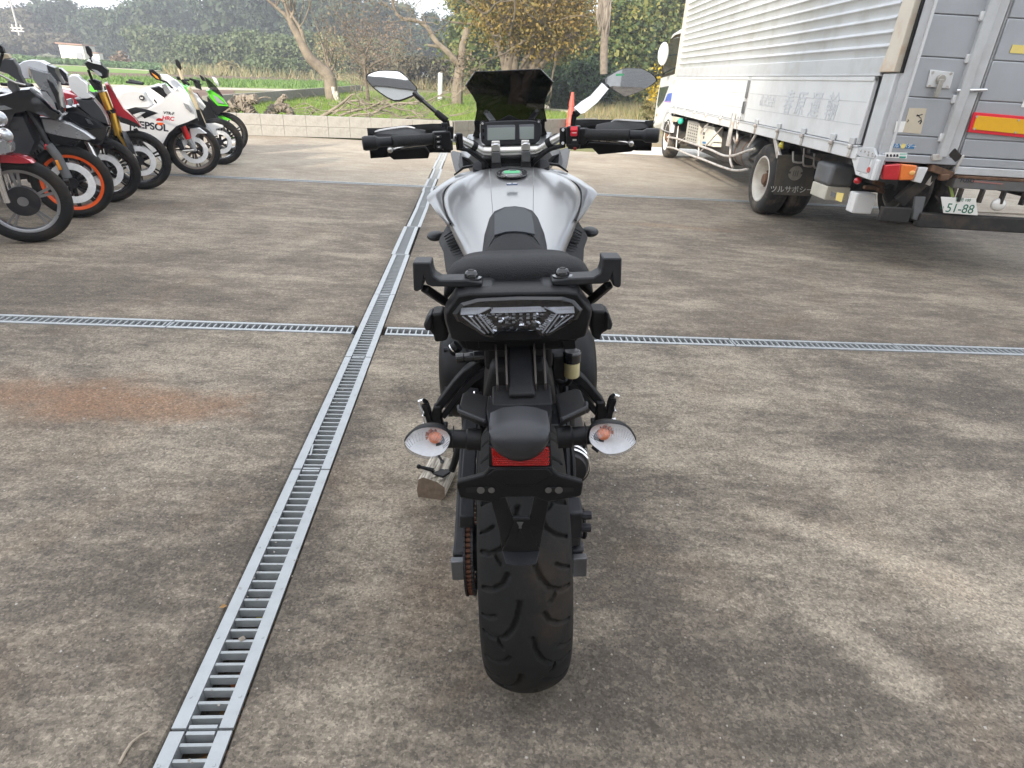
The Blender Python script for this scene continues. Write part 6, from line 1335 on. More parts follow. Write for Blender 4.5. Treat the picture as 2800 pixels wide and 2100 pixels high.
mb = MB(); mb.lathe([(8.55, .0), (8.55, .18), (8.60, .20), (9.22, .20), (9.27, .18), (9.27, 0)], c=(TX+.32, 0, .56), axis='y', n=28); tb(mb, 'fuel_tank', M_TGREY, angle=35)
for y in (8.75, 9.05): mb = MB(); mb.lathe([(y, .203), (y+.05, .203)], c=(TX+.32, 0, .56), axis='y', n=28); tb(mb, 'tank_strap', M_RUSTB)
bx3('chassis_box', TX+.25, TX+.6, 9.5, 12.4, .32, .74, M_TFRAME, bevel=.02)
c = gx(*px('v', 400, 598), TX+.02); mb = MB(); mb.ell(c, (.05, .06, .055), 14, 10); tb(mb, 'green_lamp', mat('green_lens', (.02, .42, .30), .25, coat=.7), smooth=True)
side('mount_block', 'v', [(300, 545), (385, 560), (355, 605), (300, 605)], .08, M_CREAMP, TX+.0, bevel=.006)
# cab
CB = empty('cab', (0, 0, 0)); CB.parent = TK
CX = TX+.05
cabp = [(12.99, .80), (13.10, .62), (13.80, .62), (14.86, .45), (14.92, .95), (14.80, 1.42), (14.42, 2.12), (14.25, 2.24), (13.30, 2.30), (13.12, 2.25)]
mb = MB(); mb.loft([[Vector((CX+i, y+(.03 if i == .0 else 0)*0, 1.3+(z-1.3)*k)) for y, z in cabp] for i, k in ((0, .975), (.04, 1.0), (1.96, 1.0), (2.0, .975))]); tb(mb, 'cab_body', M_CABW, CB, bevel=.03, bseg=3)
def cabside(name, pts, m, th=.012, X=None, **k):
    mb = MB(); mb.prism([Vector((X or CX-.006, y, z)) for y, z in pts], Vector((th, 0, 0))); return tb(mb, name, m, CB, **k)
cabside('window_frame', [(13.20, 1.52), (14.72, 1.44), (14.70, 1.52), (14.34, 2.14), (13.90, 2.20), (13.20, 2.20)], M_BLKG, bevel=.01)
cabside('side_window', [(13.28, 1.58), (14.62, 1.50), (14.30, 2.10), (13.92, 2.14), (13.28, 2.14)], M_CABGL, X=CX-.012, bevel=.008)
cabside('lower_window', [(13.78, 1.30), (14.70, 1.26), (14.74, .92), (14.62, .86), (14.1, 1.02)], M_CABGL, X=CX-.008, bevel=.012)
cabside('stripe', [(13.02, 1.20), (13.80, 1.16), (14.0, 1.02), (13.02, 1.05)], M_BSTR, X=CX-.004); cabside('stripe', [(13.02, 1.045), (14.0, 1.015), (14.05, 1.0), (13.02, 1.02)], mat('purple_stripe', (.42, .22, .62), .3), X=CX-.004)
mb = MB(); mb.lathe([(CX-.03, .44), (CX-.03, .50), (CX+.3, .50), (CX+.3, .44)], c=(0, 13.36, .40), n=40, closed=True); mb.v = [v if v.z > .5 else Vector((v.x, v.y, .5+(v.z-.5)*.02)) for v in mb.v]; tb(mb, 'wheel_arch', M_PANEL, CB, angle=40)
mb = MB(); mb.box((CX+.12, 13.36, .62), (.22, .86, .36)); tb(mb, 'arch_well', M_TFRAME, CB)
mb = MB(); mb.ell((0, 0, 0), (.10, .06, .20), 14, 10, Matrix.Translation(gx(*px('x', 215, 940), TX-.22))); tb(mb, 'cab_mirror', M_CABW, CB, smooth=True); mb = MB(); mb.tube([gx(*px('x', 230, 900), TX-.2), Vector((CX, 14.5, 1.85))], .014, 8); mb.tube([gx(*px('x', 190, 1060), TX-.2), Vector((CX, 14.6, 1.5))], .014, 8); tb(mb, 'mirror_arm', M_BLK, CB)
mb = MB(); mb.box((CX+1.0, 14.86, 1.85), (1.7, .03, .75), (-.5, 0, 0)); tb(mb, 'windscreen', M_CABGL, CB)
c = Vector((CX-.004, 14.62, .72)); mb = MB(); mb.cyl(c, c+Vector((-.01, 0, 0)), .03, n=12); tb(mb, 'side_lamp', M_LORG, CB)
bx3('mud_guard', TX+.08, TX+.36, 12.80, 12.86, .30, .80, M_TFRAME); bx3('cab_gap', TX+.2, TX+2.0, 12.95, 13.15, .6, 2.0, M_TFRAME)
mb = MB(); mb.tube([Vector((TX+.04, 13.02, z)) for z in (.75, .95, 1.15)], .012, 8); tb(mb, 'hose', M_BLK)
mb = MB(); mb.box((TX+.5, 12.98, 2.75), (.02, .2, .9)); 
# ------------------------------------------------------------------ the row of motorcycles on the left, all nose towards the long drain
M_FORKD = mat('fork_dark', (.045, .045, .048), .4, .4, var=.15)
M_GREYP = mat('grey_paint', (.30, .31, .32), .28, .4, var=.06, coat=.6)
M_CARB = mat('charcoal_paint', (.045, .047, .052), .3, var=.1, coat=.4)
M_BEIGE = mat('beige_fork', (.62, .52, .36), .35, .5, var=.08)
M_BLKP = mat('black_paint', (.010, .010, .012), .12, var=.2, coat=.9)
M_RED2 = mat('fork_red', (.66, .02, .02), .4, .2)
M_SCRW = mat('pale_screen', (.72, .74, .77), .12, var=.06, coat=.8)
M_LENSW = mat('headlamp', (.50, .52, .54), .08, .5, var=.25, scale=18, coat=.9)
ROW = 'motorcycles parked in a row on the left'
class SB:
    """one parked motorcycle; parts are measured on the photograph in the upright plane of the machine and given its width"""
    def __init__(s, cx, cy, label, Rr=.30, W=.12, head=28, steer=.05, caliper=True, **k):
        p = gz(*px('b', cx, cy)); s.p = p; h = R(head); s.f = Vector((math.cos(h), math.sin(h), 0)); s.n = Vector((-math.sin(h), math.cos(h), 0))
        s.e = empty('motorcycle', p, (0, 0, 0), label, 'motorcycle', ROW)
        w = add_wheel(s.e, (0, 0, Rr), Rr, W, **k); w.rotation_euler = (0.05, 0, -PI/2+h+steer); s.w = w
        r = add_wheel(s.e, (-1.42*s.f.x, -1.42*s.f.y, Rr), Rr, W*1.4, rim=k.get('rim'), discs=(1,), name='rear_wheel'); r.rotation_euler = (0.05, 0, -PI/2+h)
        if caliper:
            for sg in (-1, 1):
                c = s.at(-.135, sg*.075, Rr+.055); mb = MB(); mb.beam(c-Vector((0, 0, .055))+s.f*.01, c+Vector((0, 0, .055))-s.f*.012, .055, .05, s.n); s.fin(mb, 'brake_caliper', M_DMET, bevel=.012)
                mb = MB(); mb.tube(catmull([c+Vector((0, 0, .05)), c+Vector((0, 0, .16))-s.f*.06, c+Vector((0, 0, .34))-s.f*.11, c+Vector((0, 0, .5))-s.f*.2], 4), .006, 7); s.fin(mb, 'brake_hose', M_BLK, smooth=True)
    def at(s, x, y, z): return s.p+s.f*x+s.n*y+Vector((0, 0, z))
    def P(s, x, y, off):
        d = ray(*px('b', x, y)); o = s.p+s.n*off; return CAM_P+d*((o-CAM_P).dot(s.n)/d.dot(s.n))
    def fin(s, mb, name, m, par=None, **k):
        mb.v = [v-s.p for v in mb.v]; return mb.build(name, m, par or s.e, **k)
    def pil(s, name, pts, m, w=.10, dy=0.0, par=None, rnd=.12, angle=42, smoothn=0):
        q = [s.P(x, y, dy-.4*w) for x, y in pts]
        if smoothn: q = catmull(q+[q[0]], smoothn)[:-1]
        c = sum(q, Vector())/len(q)
        ring = lambda k, yy: [c+(v-c)*k+s.n*((yy+.4)*w) for v in q]
        mb = MB(); mb.loft([ring(1-rnd, -1), ring(1-rnd*.25, -.72), ring(1, -.4), ring(1, .4), ring(1-rnd*.25, .72), ring(1-rnd, 1)]); return s.fin(mb, name, m, par, angle=angle)
    def tube(s, name, pts, r, m, dy=0.0, n=10, flat=1.0):
        mb = MB(); mb.tube([s.P(x, y, dy) for x, y in pts], r, n, flat=flat); return s.fin(mb, name, m, smooth=True, angle=40)
    def pair(s, name, pts, r, m, w=.10):
        for sg in (-1, 1):
            q = [s.P(x, y, -w) for x, y in pts]; mb = MB(); mb.tube([v+s.n*(w+sg*w) for v in q], r, 12); s.fin(mb, name, m, smooth=True, angle=40)
    def lofts(s, name, secs, m, angle=50):
        mb = MB(); mb.loft([[s.at(x, yy, z) for yy, z in sec] for x, sec in secs]); return s.fin(mb, name, m, angle=angle)
    def rearbits(s, m, seat=M_SEAT, zt=.95):
        s.lofts('tank', [(x, [(-w, zl), (-.8*w, zh-.03), (0, zh), (.8*w, zh-.03), (w, zl), (0, zl-.03)]) for x, w, zl, zh in ((-.42, .12, .72, zt), (-.62, .16, .70, zt+.05), (-.82, .14, .70, zt-.02), (-.92, .10, .70, zt-.12))], m)
        s.lofts('seat', [(x, [(-w, zl), (-.8*w, zh), (.8*w, zh), (w, zl)]) for x, w, zl, zh in ((-.90, .10, .72, .80), (-1.2, .14, .74, .83), (-1.5, .10, .78, .90))], seat)
        s.lofts('tail', [(x, [(-w, zl), (-.7*w, zh), (.7*w, zh), (w, zl)]) for x, w, zl, zh in ((-1.3, .10, .72, .79), (-1.6, .09, .80, .90), (-1.85, .04, .88, .93))], m)
        s.lofts('engine', [(x, [(-w, z0), (w, z0), (w, z1), (-w, z1)]) for x, w, z0, z1 in ((-.94, .15, .28, .66), (-.75, .17, .24, .70), (-.50, .14, .26, .68))], M_DMET)
        for yy in (-.1, .1): mb = MB(); mb.beam(s.at(-.85, yy, .42), s.at(-1.42, yy*1.25, .30), .03, .06, (0, 0, 1)); s.fin(mb, 'swing_arm', M_DMET, bevel=.008)
        for sg in (-1, 1): mb = MB(); mb.cyl(s.at(-.42, sg*.10, 1.02), s.at(-.56, sg*.36, 1.04), .014, n=10); s.fin(mb, 'handlebar', M_BLK, smooth=True, angle=40)
        for i in range(3):
            mb = MB(); mb.tube(catmull([s.at(-.44-.05*i, -.09, .62), s.at(-.36-.03*i, -.10, .46), s.at(-.46-.03*i, -.08, .28), s.at(-.62, -.06, .22)], 4), .018, 8); s.fin(mb, 'exhaust_pipe', M_GREYM, smooth=True)

# 1: red one with a drum brake, cut by the left edge
b = SB(278, 1606, 'motorcycle with red front fender and dark drum brake, cut by the left edge', Rr=.305, W=.115, rim=mat('polished_rim', (.30, .30, .31), .3, .8), drum=True, discs=(), spokes=5, caliper=False)
b.pil('front_fender', [(-80, 925), (0, 915), (70, 918), (140, 926), (205, 942), (250, 964), (272, 986), (180, 990), (60, 984), (-80, 985)], M_REDP, .075, rnd=.1)
b.pair('fork_leg', [(-60, 760), (-10, 1110), (55, 1300)], .024, M_CHROME, .10)
b.pil('fork_cover', [(-20, 820), (60, 800), (95, 850), (100, 900), (20, 915), (-30, 900)], M_GREYP, .10, dy=-.06)
for x, y, r_ in ((42, 772, .048), (-5, 640, .05)):
    c = b.P(x, y, -.13); mb = MB(); mb.ell(c, (r_*1.0, r_*.8, r_), 18, 12); b.fin(mb, 'lamp', M_CHROME, smooth=True); mb = MB(); mb.ell(c+b.f*.012-b.n*.018, (r_*.8, r_*.7, r_*.8), 18, 12); b.fin(mb, 'lamp_glass', M_LENSW, smooth=True)
b.pil('mirror', [(-30, 40), (0, 60), (25, 80), (40, 125), (20, 138), (-20, 100)], M_BLK, .03, dy=-.35); b.tube('mirror_stem', [(20, 130), (0, 200), (-60, 420)], .009, M_BLK, -.32)
b.rearbits(M_REDP)
# 2: adventure bike with an orange rim
b = SB(640, 1412, 'motorcycle with bright orange front wheel rim, grey beak and black fairing', rim=M_ORNG, disc=.168, spokes=10, twin=False, rimw=.046, spoke=M_BLKG)
b.pil('lower_fairing', [(-120, 480), (60, 440), (180, 400), (250, 395), (330, 470), (420, 560), (512, 612), (480, 652), (330, 600), (240, 570), (130, 590), (60, 760), (-60, 900), (-160, 800)], M_BLKP, .19, rnd=.07)
b.pil('side_panel', [(-100, 540), (60, 530), (130, 560), (40, 570), (-100, 565)], M_GREYP, .20, dy=-.01)
b.pil('mask', [(228, 232), (330, 262), (400, 278), (455, 350), (480, 440), (505, 560), (440, 520), (380, 430), (320, 410), (260, 330)], M_GREYP, .13, dy=-.04)
b.pil('headlamp', [(318, 412), (370, 420), (440, 510), (462, 578), (425, 545), (350, 470)], M_LENSW, .15, dy=-.045)
b.pil('mask_edge', [(372, 318), (420, 350), (470, 430), (490, 600), (470, 570), (440, 470), (400, 390)], M_BLKP, .14, dy=-.05)
b.pil('windscreen', [(150, 215), (190, 190), (250, 180), (330, 186), (385, 215), (400, 278), (330, 262), (228, 232), (240, 330), (180, 330)], M_SCRW, .13)  # near-white colour stands in for the sky reflected in the clear screen
b.pil('screen_side', [(345, 205), (440, 240), (445, 275), (500, 370), (430, 330), (390, 270)], M_CARB, .12)
b.pil('hand_guard', [(-40, 190), (40, 170), (110, 170), (150, 240), (165, 300), (215, 385), (150, 350), (60, 290), (-40, 260)], M_CARB, .06, dy=-.34); b.pil('mirror', [(-20, 50), (10, 60), (38, 128), (20, 135), (-30, 120)], M_BLK, .02, dy=-.36)
b.tube('brake_lever', [(0, 300), (60, 330), (120, 360), (200, 380)], .008, M_ALU, -.40); b.pil('bar_clamp', [(5, 130), (70, 135), (85, 165), (60, 180), (15, 175)], M_BEIGE, .05, dy=-.3)
b.pil('switch_gear', [(60, 340), (120, 350), (150, 420), (100, 440), (60, 390)], M_GREYM, .05, dy=-.28)
b.pil('beak', [(310, 626), (420, 640), (560, 682), (680, 750), (745, 800), (700, 812), (560, 792), (440, 768), (345, 745)], M_GREYP, .085, rnd=.1); b.pil('beak_underside', [(330, 700), (560, 785), (740, 805), (640, 810), (480, 850), (400, 830)], M_BLK, .07)
b.pair('fork_upper', [(205, 560), (300, 700), (385, 865)], .023, M_FORKD, .105); b.pair('fork_lower', [(375, 845), (450, 940), (530, 1105)], .036, M_TGREY if 'M_TGREY' in globals() else M_FORKD, .105)
b.tube('red_clip', [(352, 855), (372, 862)], .030, M_RED2, -.105); b.pil('reflector', [(428, 968), (452, 965), (486, 1040), (460, 1048)], M_AMBERL, .006, dy=-.145)
b.tube('axle', [(500, 1128), (540, 1128)], .022, M_DMET, -.14)
b.pil('radiator_guard', [(0, 600), (200, 600), (300, 820), (260, 920), (100, 940), (-60, 860)], M_CARB, .15)
b.rearbits(M_BLKP)
# 3: black sport tourer
b = SB(880, 1292, 'black motorcycle with white windscreen and chrome fork, between orange rimmed one and red one', rim=M_BLKG, disc=.152, spokes=6)
b.pil('windscreen', [(528, 315), (560, 296), (605, 298), (640, 330), (690, 370), (692, 440), (735, 480), (650, 492), (590, 450), (545, 400)], M_WHITE, .12, smoothn=2)
b.pil('screen_cover', [(440, 240), (480, 245), (530, 290), (542, 365), (500, 345), (450, 320)], M_BLKG, .09)
b.pil('upper_cowl', [(585, 478), (650, 490), (740, 488), (800, 560), (840, 630), (862, 692), (760, 652), (640, 562)], M_CARB, .14, rnd=.1)
b.pil('lower_cowl', [(420, 520), (500, 540), (600, 530), (700, 600), (800, 660), (862, 700), (850, 780), (790, 850), (700, 830), (560, 790), (430, 700)], M_BLKP, .17, rnd=.1)
b.pil('headlamp', [(520, 490), (560, 480), (575, 520), (560, 545), (525, 530)], M_LENSW, .05, dy=-.17); b.pil('cowl_light', [(665, 640), (700, 650), (730, 690), (690, 680)], M_GREYM, .02, dy=-.17); b.pil('side_vent', [(490, 520), (515, 540), (510, 590), (490, 570)], M_ORNG, .02, dy=-.17)
b.pil('side_cowl_edge', [(540, 620), (640, 690), (740, 715), (660, 720), (560, 680)], M_DGREY, .19)
b.pair('fork_leg', [(660, 780), (745, 955)], .026, M_CHROME, .10); b.pil('reflector', [(655, 930), (690, 925), (705, 950), (690, 962), (660, 955)], M_AMBERL, .01, dy=-.14)
b.pil('front_fender', [(700, 830), (760, 815), (840, 830), (905, 855), (912, 872), (820, 868), (780, 890), (760, 960), (735, 940), (725, 870)], M_BLKP, .07); b.pair('fork_foot', [(745, 950), (840, 1065)], .03, M_DMET, .10)
b.rearbits(M_BLKP)
# 4: red one with gold fork tubes
b = SB(1140, 1193, 'red motorcycle with gold upside down fork and pointed beak', rim=M_BLKG, disc=.152, spokes=6)
b.pair('fork_upper', [(798, 436), (850, 570), (880, 602), (925, 772)], .031, M_GOLD, .10); b.pair('fork_lower', [(925, 770), (975, 840), (1035, 930)], .018, M_GOLD, .10); b.pair('fork_foot', [(1000, 860), (1045, 950), (1060, 990)], .028, M_ALU, .10)
b.pil('fork_clamp', [(832, 572), (900, 560), (910, 595), (845, 605)], M_BLK, .13); b.pil('beak', [(815, 362), (845, 362), (900, 445), (970, 565), (1062, 640), (1112, 706), (1000, 676), (900, 606), (880, 530)], M_REDP, .09, rnd=.08)
b.pil('beak_underside', [(905, 606), (1000, 640), (1085, 680), (1112, 712), (1040, 700), (940, 668)], M_BLKP, .10)
b.pil('beak_stripe', [(820, 356), (840, 352), (880, 420), (950, 530), (930, 525), (870, 440)], M_GREYP, .05, dy=.02)
b.pil('headlamp_cover', [(655, 205), (722, 163), (790, 198), (805, 225), (852, 262), (846, 318), (800, 330), (740, 280), (690, 258)], M_BLK, .07, dy=-.22); b.pil('headlamp_top', [(676, 190), (722, 163), (785, 195), (795, 225), (730, 210)], M_SCRW, .06, dy=-.25); b.pil('lamp_lens', [(710, 250), (760, 262), (800, 290), (805, 312), (770, 305)], M_LENSW, .05, dy=-.26)
b.pil('mirror', [(664, 76), (690, 72), (715, 100), (727, 150), (708, 168), (678, 130)], M_BLK, .02, dy=-.30); b.tube('mirror_stem', [(705, 165), (720, 200)], .012, M_BLK, -.3)
b.tube('handlebar', [(690, 260), (720, 340), (780, 400)], .012, M_BLK, -.2); b.pil('switch_gear', [(685, 335), (740, 330), (790, 350), (800, 420), (740, 420)], M_DMET, .07, dy=-.12); b.pil('top_yoke', [(745, 385), (790, 380), (810, 430), (770, 440)], M_ALU, .12)
b.pil('side_panel', [(735, 500), (790, 520), (850, 600), (860, 640), (800, 600), (740, 550)], M_REDP, .14); b.pil('frame_side', [(740, 430), (800, 440), (880, 660), (900, 790), (840, 760), (760, 640)], M_BLK, .10)
b.pil('brake_duct', [(950, 735), (985, 745), (1040, 850), (1062, 920), (1020, 915), (980, 840)], M_CARB, .03, dy=-.13)
b.pil('tail_hint', [(940, 392), (1000, 398), (1060, 412), (1030, 424), (950, 420)], M_GREEN, .05, dy=1.2); b.rearbits(M_REDP)
# 5: white faired sport bike with lettering
b = SB(1550, 1082, 'white fully faired sport motorcycle with lettering on its side', rim=mat('bronze_rim', (.16, .13, .11), .35, .7), disc=.155, spokes=7)
b.pil('fairing', [(880, 640), (940, 570), (1040, 552), (1150, 560), (1260, 500), (1340, 430), (1400, 380), (1470, 440), (1530, 560), (1545, 630), (1480, 660), (1390, 692), (1320, 755), (1275, 840), (1290, 920), (1345, 985), (1265, 986), (1180, 900), (1090, 800), (1000, 745), (900, 740)], M_WHITE, .21, rnd=.07)
b.pil('tank', [(880, 500), (930, 430), (1030, 408), (1130, 420), (1160, 470), (1200, 520), (1180, 560), (1060, 560), (920, 600)], M_WHITE, .15, dy=.0, rnd=.2, smoothn=2)
b.pil('fairing_opening', [(965, 575), (1060, 552), (1150, 570), (1235, 597), (1130, 640), (1100, 612), (1035, 612), (990, 600)], M_BLK, .015, dy=-.205); b.pil('fairing_slot', [(1035, 612), (1100, 590), (1140, 590), (1060, 640)], M_WHITE, .01, dy=-.215)
b.pil('lower_edge', [(1545, 628), (1555, 650), (1490, 672), (1400, 706), (1332, 768), (1290, 850), (1300, 920), (1350, 988), (1338, 988), (1282, 915), (1268, 845), (1312, 758), (1390, 690), (1480, 655)], M_BLK, .20, rnd=.03)
b.pil('screen', [(1250, 292), (1310, 297), (1390, 345), (1440, 400), (1490, 470), (1440, 450), (1350, 400), (1270, 340)], M_SCRW, .12, rnd=.2); b.pil('headlamp', [(1428, 512), (1470, 530), (1505, 580), (1495, 600), (1450, 560)], M_LENSW, .06, dy=-.17)
b.pil('cockpit', [(1170, 400), (1240, 385), (1300, 420), (1340, 480), (1300, 490), (1230, 440)], M_BLK, .10); b.pil('inner_panel', [(1258, 372), (1290, 362), (1335, 430), (1335, 480), (1290, 440)], M_GREYP, .12)
b.pil('mirror', [(1162, 262), (1195, 254), (1250, 300), (1265, 345), (1225, 340), (1175, 300)], M_BLK, .03, dy=-.28); b.pil('mirror_lamp', [(1180, 278), (1230, 310), (1250, 338), (1220, 325)], M_AMBERL, .006, dy=-.305); b.tube('mirror_stem', [(1255, 340), (1300, 355), (1350, 405)], .010, M_BLK, -.24)
b.pair('fork_upper', [(1430, 700), (1475, 800)], .032, M_RED2, .105); b.pair('fork_foot', [(1478, 805), (1525, 895)], .030, M_GREYP, .105)
b.pil('front_fender', [(1478, 712), (1560, 708), (1622, 752), (1545, 752), (1512, 800), (1535, 868), (1505, 855), (1490, 780)], M_WHITE, .075); b.tube('caliper_arm', [(1430, 895), (1520, 888)], .014, M_ALU, -.13)
c = b.P(1110, 480, -.165)-b.p; RX = Matrix((b.f, Vector((0, 0, 1)), -b.n)).transposed().to_4x4()
mb = MB(); mb.cyl(c+b.p+b.n*.04, c+b.p, .028, n=20); b.fin(mb, 'tank_badge', M_DMET); mb = MB(); mb.prism([c+b.p+b.f*x-b.n*.001+Vector((0, 0, z)) for x, z in ((-.018, -.010), (.014, -.012), (.006, .0), (.016, .012), (-.006, .006), (-.014, .014))], b.n*-.002); b.fin(mb, 'badge_wing', M_WHITE)
def btxt(t, x, y, s, m, rot, dy=-.2115, sh=.0):
    p = b.P(x, y, dy)-b.p; return text_mesh(t, s, m, 'lettering', b.e, Matrix.Translation(p)@RX@Matrix.Rotation(-rot, 4, 'Z'), .001, shear=sh, bold=s*.03)
btxt('REPSOL', 1178, 702, .105, M_INK if 'M_INK' in globals() else M_BLK, .12); btxt('HRC', 1312, 640, .060, mat('hrc_red', (.62, .03, .05), .4), .10, sh=.25); btxt('VTR-F', 1318, 600, .042, M_DMET, .10, sh=.2)
p_ = b.P(1250, 668, -.2125); mb = MB(); mb.prism([p_+b.f*(.036*math.cos(a))+Vector((0, 0, .030*math.sin(a)+.012)) for a in [PI*i/10 for i in range(11)]], b.n*-.001); b.fin(mb, 'round_mark', M_RED2)
mb = MB(); mb.prism([p_+b.f*(.036*math.cos(a))+Vector((0, 0, .030*math.sin(a)-.006)) for a in [PI+PI*i/10 for i in range(11)]], b.n*-.001); b.fin(mb, 'round_mark', M_ORNG)
b.pil('side_slot', [(1040, 722), (1070, 715), (1085, 735), (1050, 742)], M_BLK, .01, dy=-.205); b.tube('stand_bracket', [(1020, 695), (1020, 735)], .008, M_BLK, -.21)
b.rearbits(M_WHITE)
# 6: white naked bike
b = SB(1745, 1000, 'white motorcycle with beige fork between the lettered sport bike and the green one', rim=M_BLKG, disc=.15, spokes=6)
b.pair('fork_upper', [(1478, 400), (1600, 690)], .026, M_BEIGE, .10); b.pair('fork_lower', [(1600, 690), (1690, 830)], .032, M_GREYP, .10)
b.pil('front_fender', [(1600, 672), (1680, 668), (1745, 690), (1752, 704), (1690, 716), (1668, 770), (1690, 815), (1670, 825), (1640, 760)], M_WHITE, .07)
b.pil('headlamp_cowl', [(1490, 425), (1540, 450), (1612, 545), (1605, 560), (1560, 540), (1510, 500)], M_WHITE, .10); b.pil('headlamp', [(1545, 500), (1600, 555), (1590, 580), (1550, 550)], M_LENSW, .08, dy=-.05)
b.pil('mirror', [(1368, 182), (1385, 174), (1412, 210), (1422, 250), (1412, 268), (1376, 225)], M_BLK, .02, dy=-.30); b.tube('mirror_stem', [(1398, 250), (1428, 335)], .020, M_BEIGE, -.30)
b.tube('handlebar', [(1385, 320), (1440, 345), (1480, 380)], .016, M_BLK, -.2); b.pil('switch_gear', [(1390, 310), (1430, 330), (1470, 370), (1440, 380)], M_BLK, .05, dy=-.24); b.pil('engine_front', [(1440, 560), (1560, 560), (1620, 700), (1560, 760), (1440, 740)], M_BLK, .14)
b.rearbits(M_WHITE)
# 7: green one at the far end
b = SB(1800, 918, 'bright green motorcycle with clear windscreen at the far end of the row', rim=M_BLKG, disc=.15, spokes=6)
b.pil('upper_cowl', [(1608, 418), (1650, 412), (1740, 476), (1795, 550), (1700, 545), (1640, 480)], M_GREEN, .12, rnd=.1); b.pil('headlamp', [(1655, 448), (1700, 470), (1765, 530), (1700, 520)], M_LENSW, .08, dy=-.06)
b.pil('lower_cowl', [(1618, 470), (1700, 540), (1796, 552), (1760, 580), (1700, 615), (1640, 570)], M_BLK, .13); b.pil('screen', [(1598, 312), (1640, 340), (1700, 400), (1752, 478), (1690, 440), (1630, 400)], M_SMOKE, .08); b.pil('screen_top', [(1655, 312), (1690, 325), (1712, 370), (1716, 398), (1680, 365)], M_WHITE, .06, dy=.2)
b.pil('mirror', [(1556, 296), (1590, 315), (1612, 350), (1580, 345)], M_BLK, .02, dy=-.3); b.tube('handlebar', [(1480, 330), (1530, 345), (1570, 380)], .016, M_BLK, -.22); b.pil('switch_gear', [(1500, 330), (1560, 340), (1580, 420), (1530, 400)], M_BLK, .06, dy=-.15)
b.pil('front_fender', [(1695, 618), (1740, 614), (1815, 650), (1760, 655), (1730, 690), (1700, 660)], M_GREEN, .07); b.pair('fork_leg', [(1640, 540), (1720, 680), (1790, 790)], .026, M_FORKD, .10); b.tube('rim_stripe', [(1760, 668), (1800, 690), (1825, 730), (1835, 760)], .006, M_GREEN, -.07)
b.pil('engine_front', [(1560, 480), (1640, 520), (1700, 640), (1640, 700), (1560, 680)], M_BLK, .14)
b.rearbits(M_GREEN)
# ------------------------------------------------------------------ trees, plants and small things beyond the yard
NG = np.random.default_rng(11)
def leaf_cloud(blobs, n, size, seed, up=.25, flat=.6):
    """n leaf-clump quads spread through the volume of ellipsoids (x, y, z, rx, ry, rz), denser towards the surface"""
    g = np.random.default_rng(seed); B = np.array(blobs, float); w = (B[:, 3]*B[:, 4]*B[:, 5])**(2/3); k = g.choice(len(B), n, p=w/w.sum())
    d = g.normal(size=(n, 3)); d /= np.linalg.norm(d, axis=1, keepdims=True); r = g.uniform(.25, 1.0, n)**.45
    r = r*(1+.22*np.sin(d[:, 0]*5+k*1.7)*np.cos(d[:, 1]*6+k)+.12*g.normal(size=n))
    c = B[k, :3]+d*r[:, None]*B[k, 3:6]
    nrm = d*.6+g.normal(size=(n, 3))*.7+np.array([0, 0, up]); nrm /= np.linalg.norm(nrm, axis=1, keepdims=True)
    t = np.cross(nrm, g.normal(size=(n, 3))); t /= np.linalg.norm(t, axis=1, keepdims=True); b_ = np.cross(nrm, t)
    s = size*g.uniform(.55, 1.45, n)[:, None]; asp = g.uniform(.45, .8, n)[:, None]
    V = np.stack([c-t*s, c+b_*s*asp-t*s*.1, c+t*s, c-b_*s*asp+t*s*.15], 1); V[:, 1] += nrm*s*.22; V[:, 3] += nrm*s*.12
    return V.reshape(-1, 3), np.arange(n*4).reshape(-1, 4)
M_BARK = mat('bark', (.13, .105, .08), .9, var=.35, scale=5, bump=.6, bscale=18, dirt=(.10, .08, .06), dscale=3, damt=.6)
M_BARKP = mat('pale_bark', (.20, .165, .125), .9, var=.28, scale=4, bump=.6, bscale=14, dirt=(.085, .065, .05), dscale=2.2, damt=.7)
M_DEADW = mat('dead_wood', (.23, .195, .155), .9, var=.3, scale=6, bump=.5, bscale=22, dirt=(.09, .07, .055), dscale=5, damt=.8)
L_FAR = leaf_mat('leaf_far', [(.030, .050, .028), (.044, .068, .036), (.060, .086, .044), (.085, .105, .055)], .15)
L_FARD = leaf_mat('leaf_far_dark', [(.024, .040, .026), (.034, .053, .031), (.046, .066, .037), (.065, .078, .045)], .15)
L_FARB = leaf_mat('leaf_far_brown', [(.055, .052, .035), (.075, .070, .044), (.10, .09, .055), (.13, .115, .07)], .15)
L_BUSH = leaf_mat('leaf_bush', [(.055, .082, .038), (.085, .118, .052), (.12, .15, .068), (.165, .185, .09)], .2)
L_RIGHT = leaf_mat('leaf_right', [(.018, .036, .014), (.045, .078, .024), (.095, .13, .035), (.19, .20, .06), (.30, .24, .05)], .25)
L_DARK = leaf_mat('leaf_dark', [(.012, .026, .012), (.026, .05, .02), (.05, .085, .03)], .2)
L_AUT = leaf_mat('leaf_autumn', [(.07, .065, .022), (.15, .12, .035), (.24, .17, .045), (.30, .20, .06), (.16, .15, .04)], .3)
L_REDB = leaf_mat('leaf_reddish', [(.11, .075, .05), (.17, .12, .08), (.22, .16, .11), (.18, .16, .10)], .2)
L_YEL = leaf_mat('leaf_goldenrod', [(.12, .12, .03), (.34, .24, .02), (.52, .36, .02), (.40, .30, .04)], .25)
L_PALM = leaf_mat('leaf_palm_dead', [(.15, .125, .10), (.23, .195, .16), (.30, .26, .215)], .1)
L_CROP = leaf_mat('leaf_crop', [(.07, .13, .035), (.12, .21, .05), (.18, .27, .07)], .25)
L_GRASS = leaf_mat('grass_blade', [(.07, .13, .02), (.13, .21, .035), (.20, .27, .05), (.30, .29, .10)], .25)
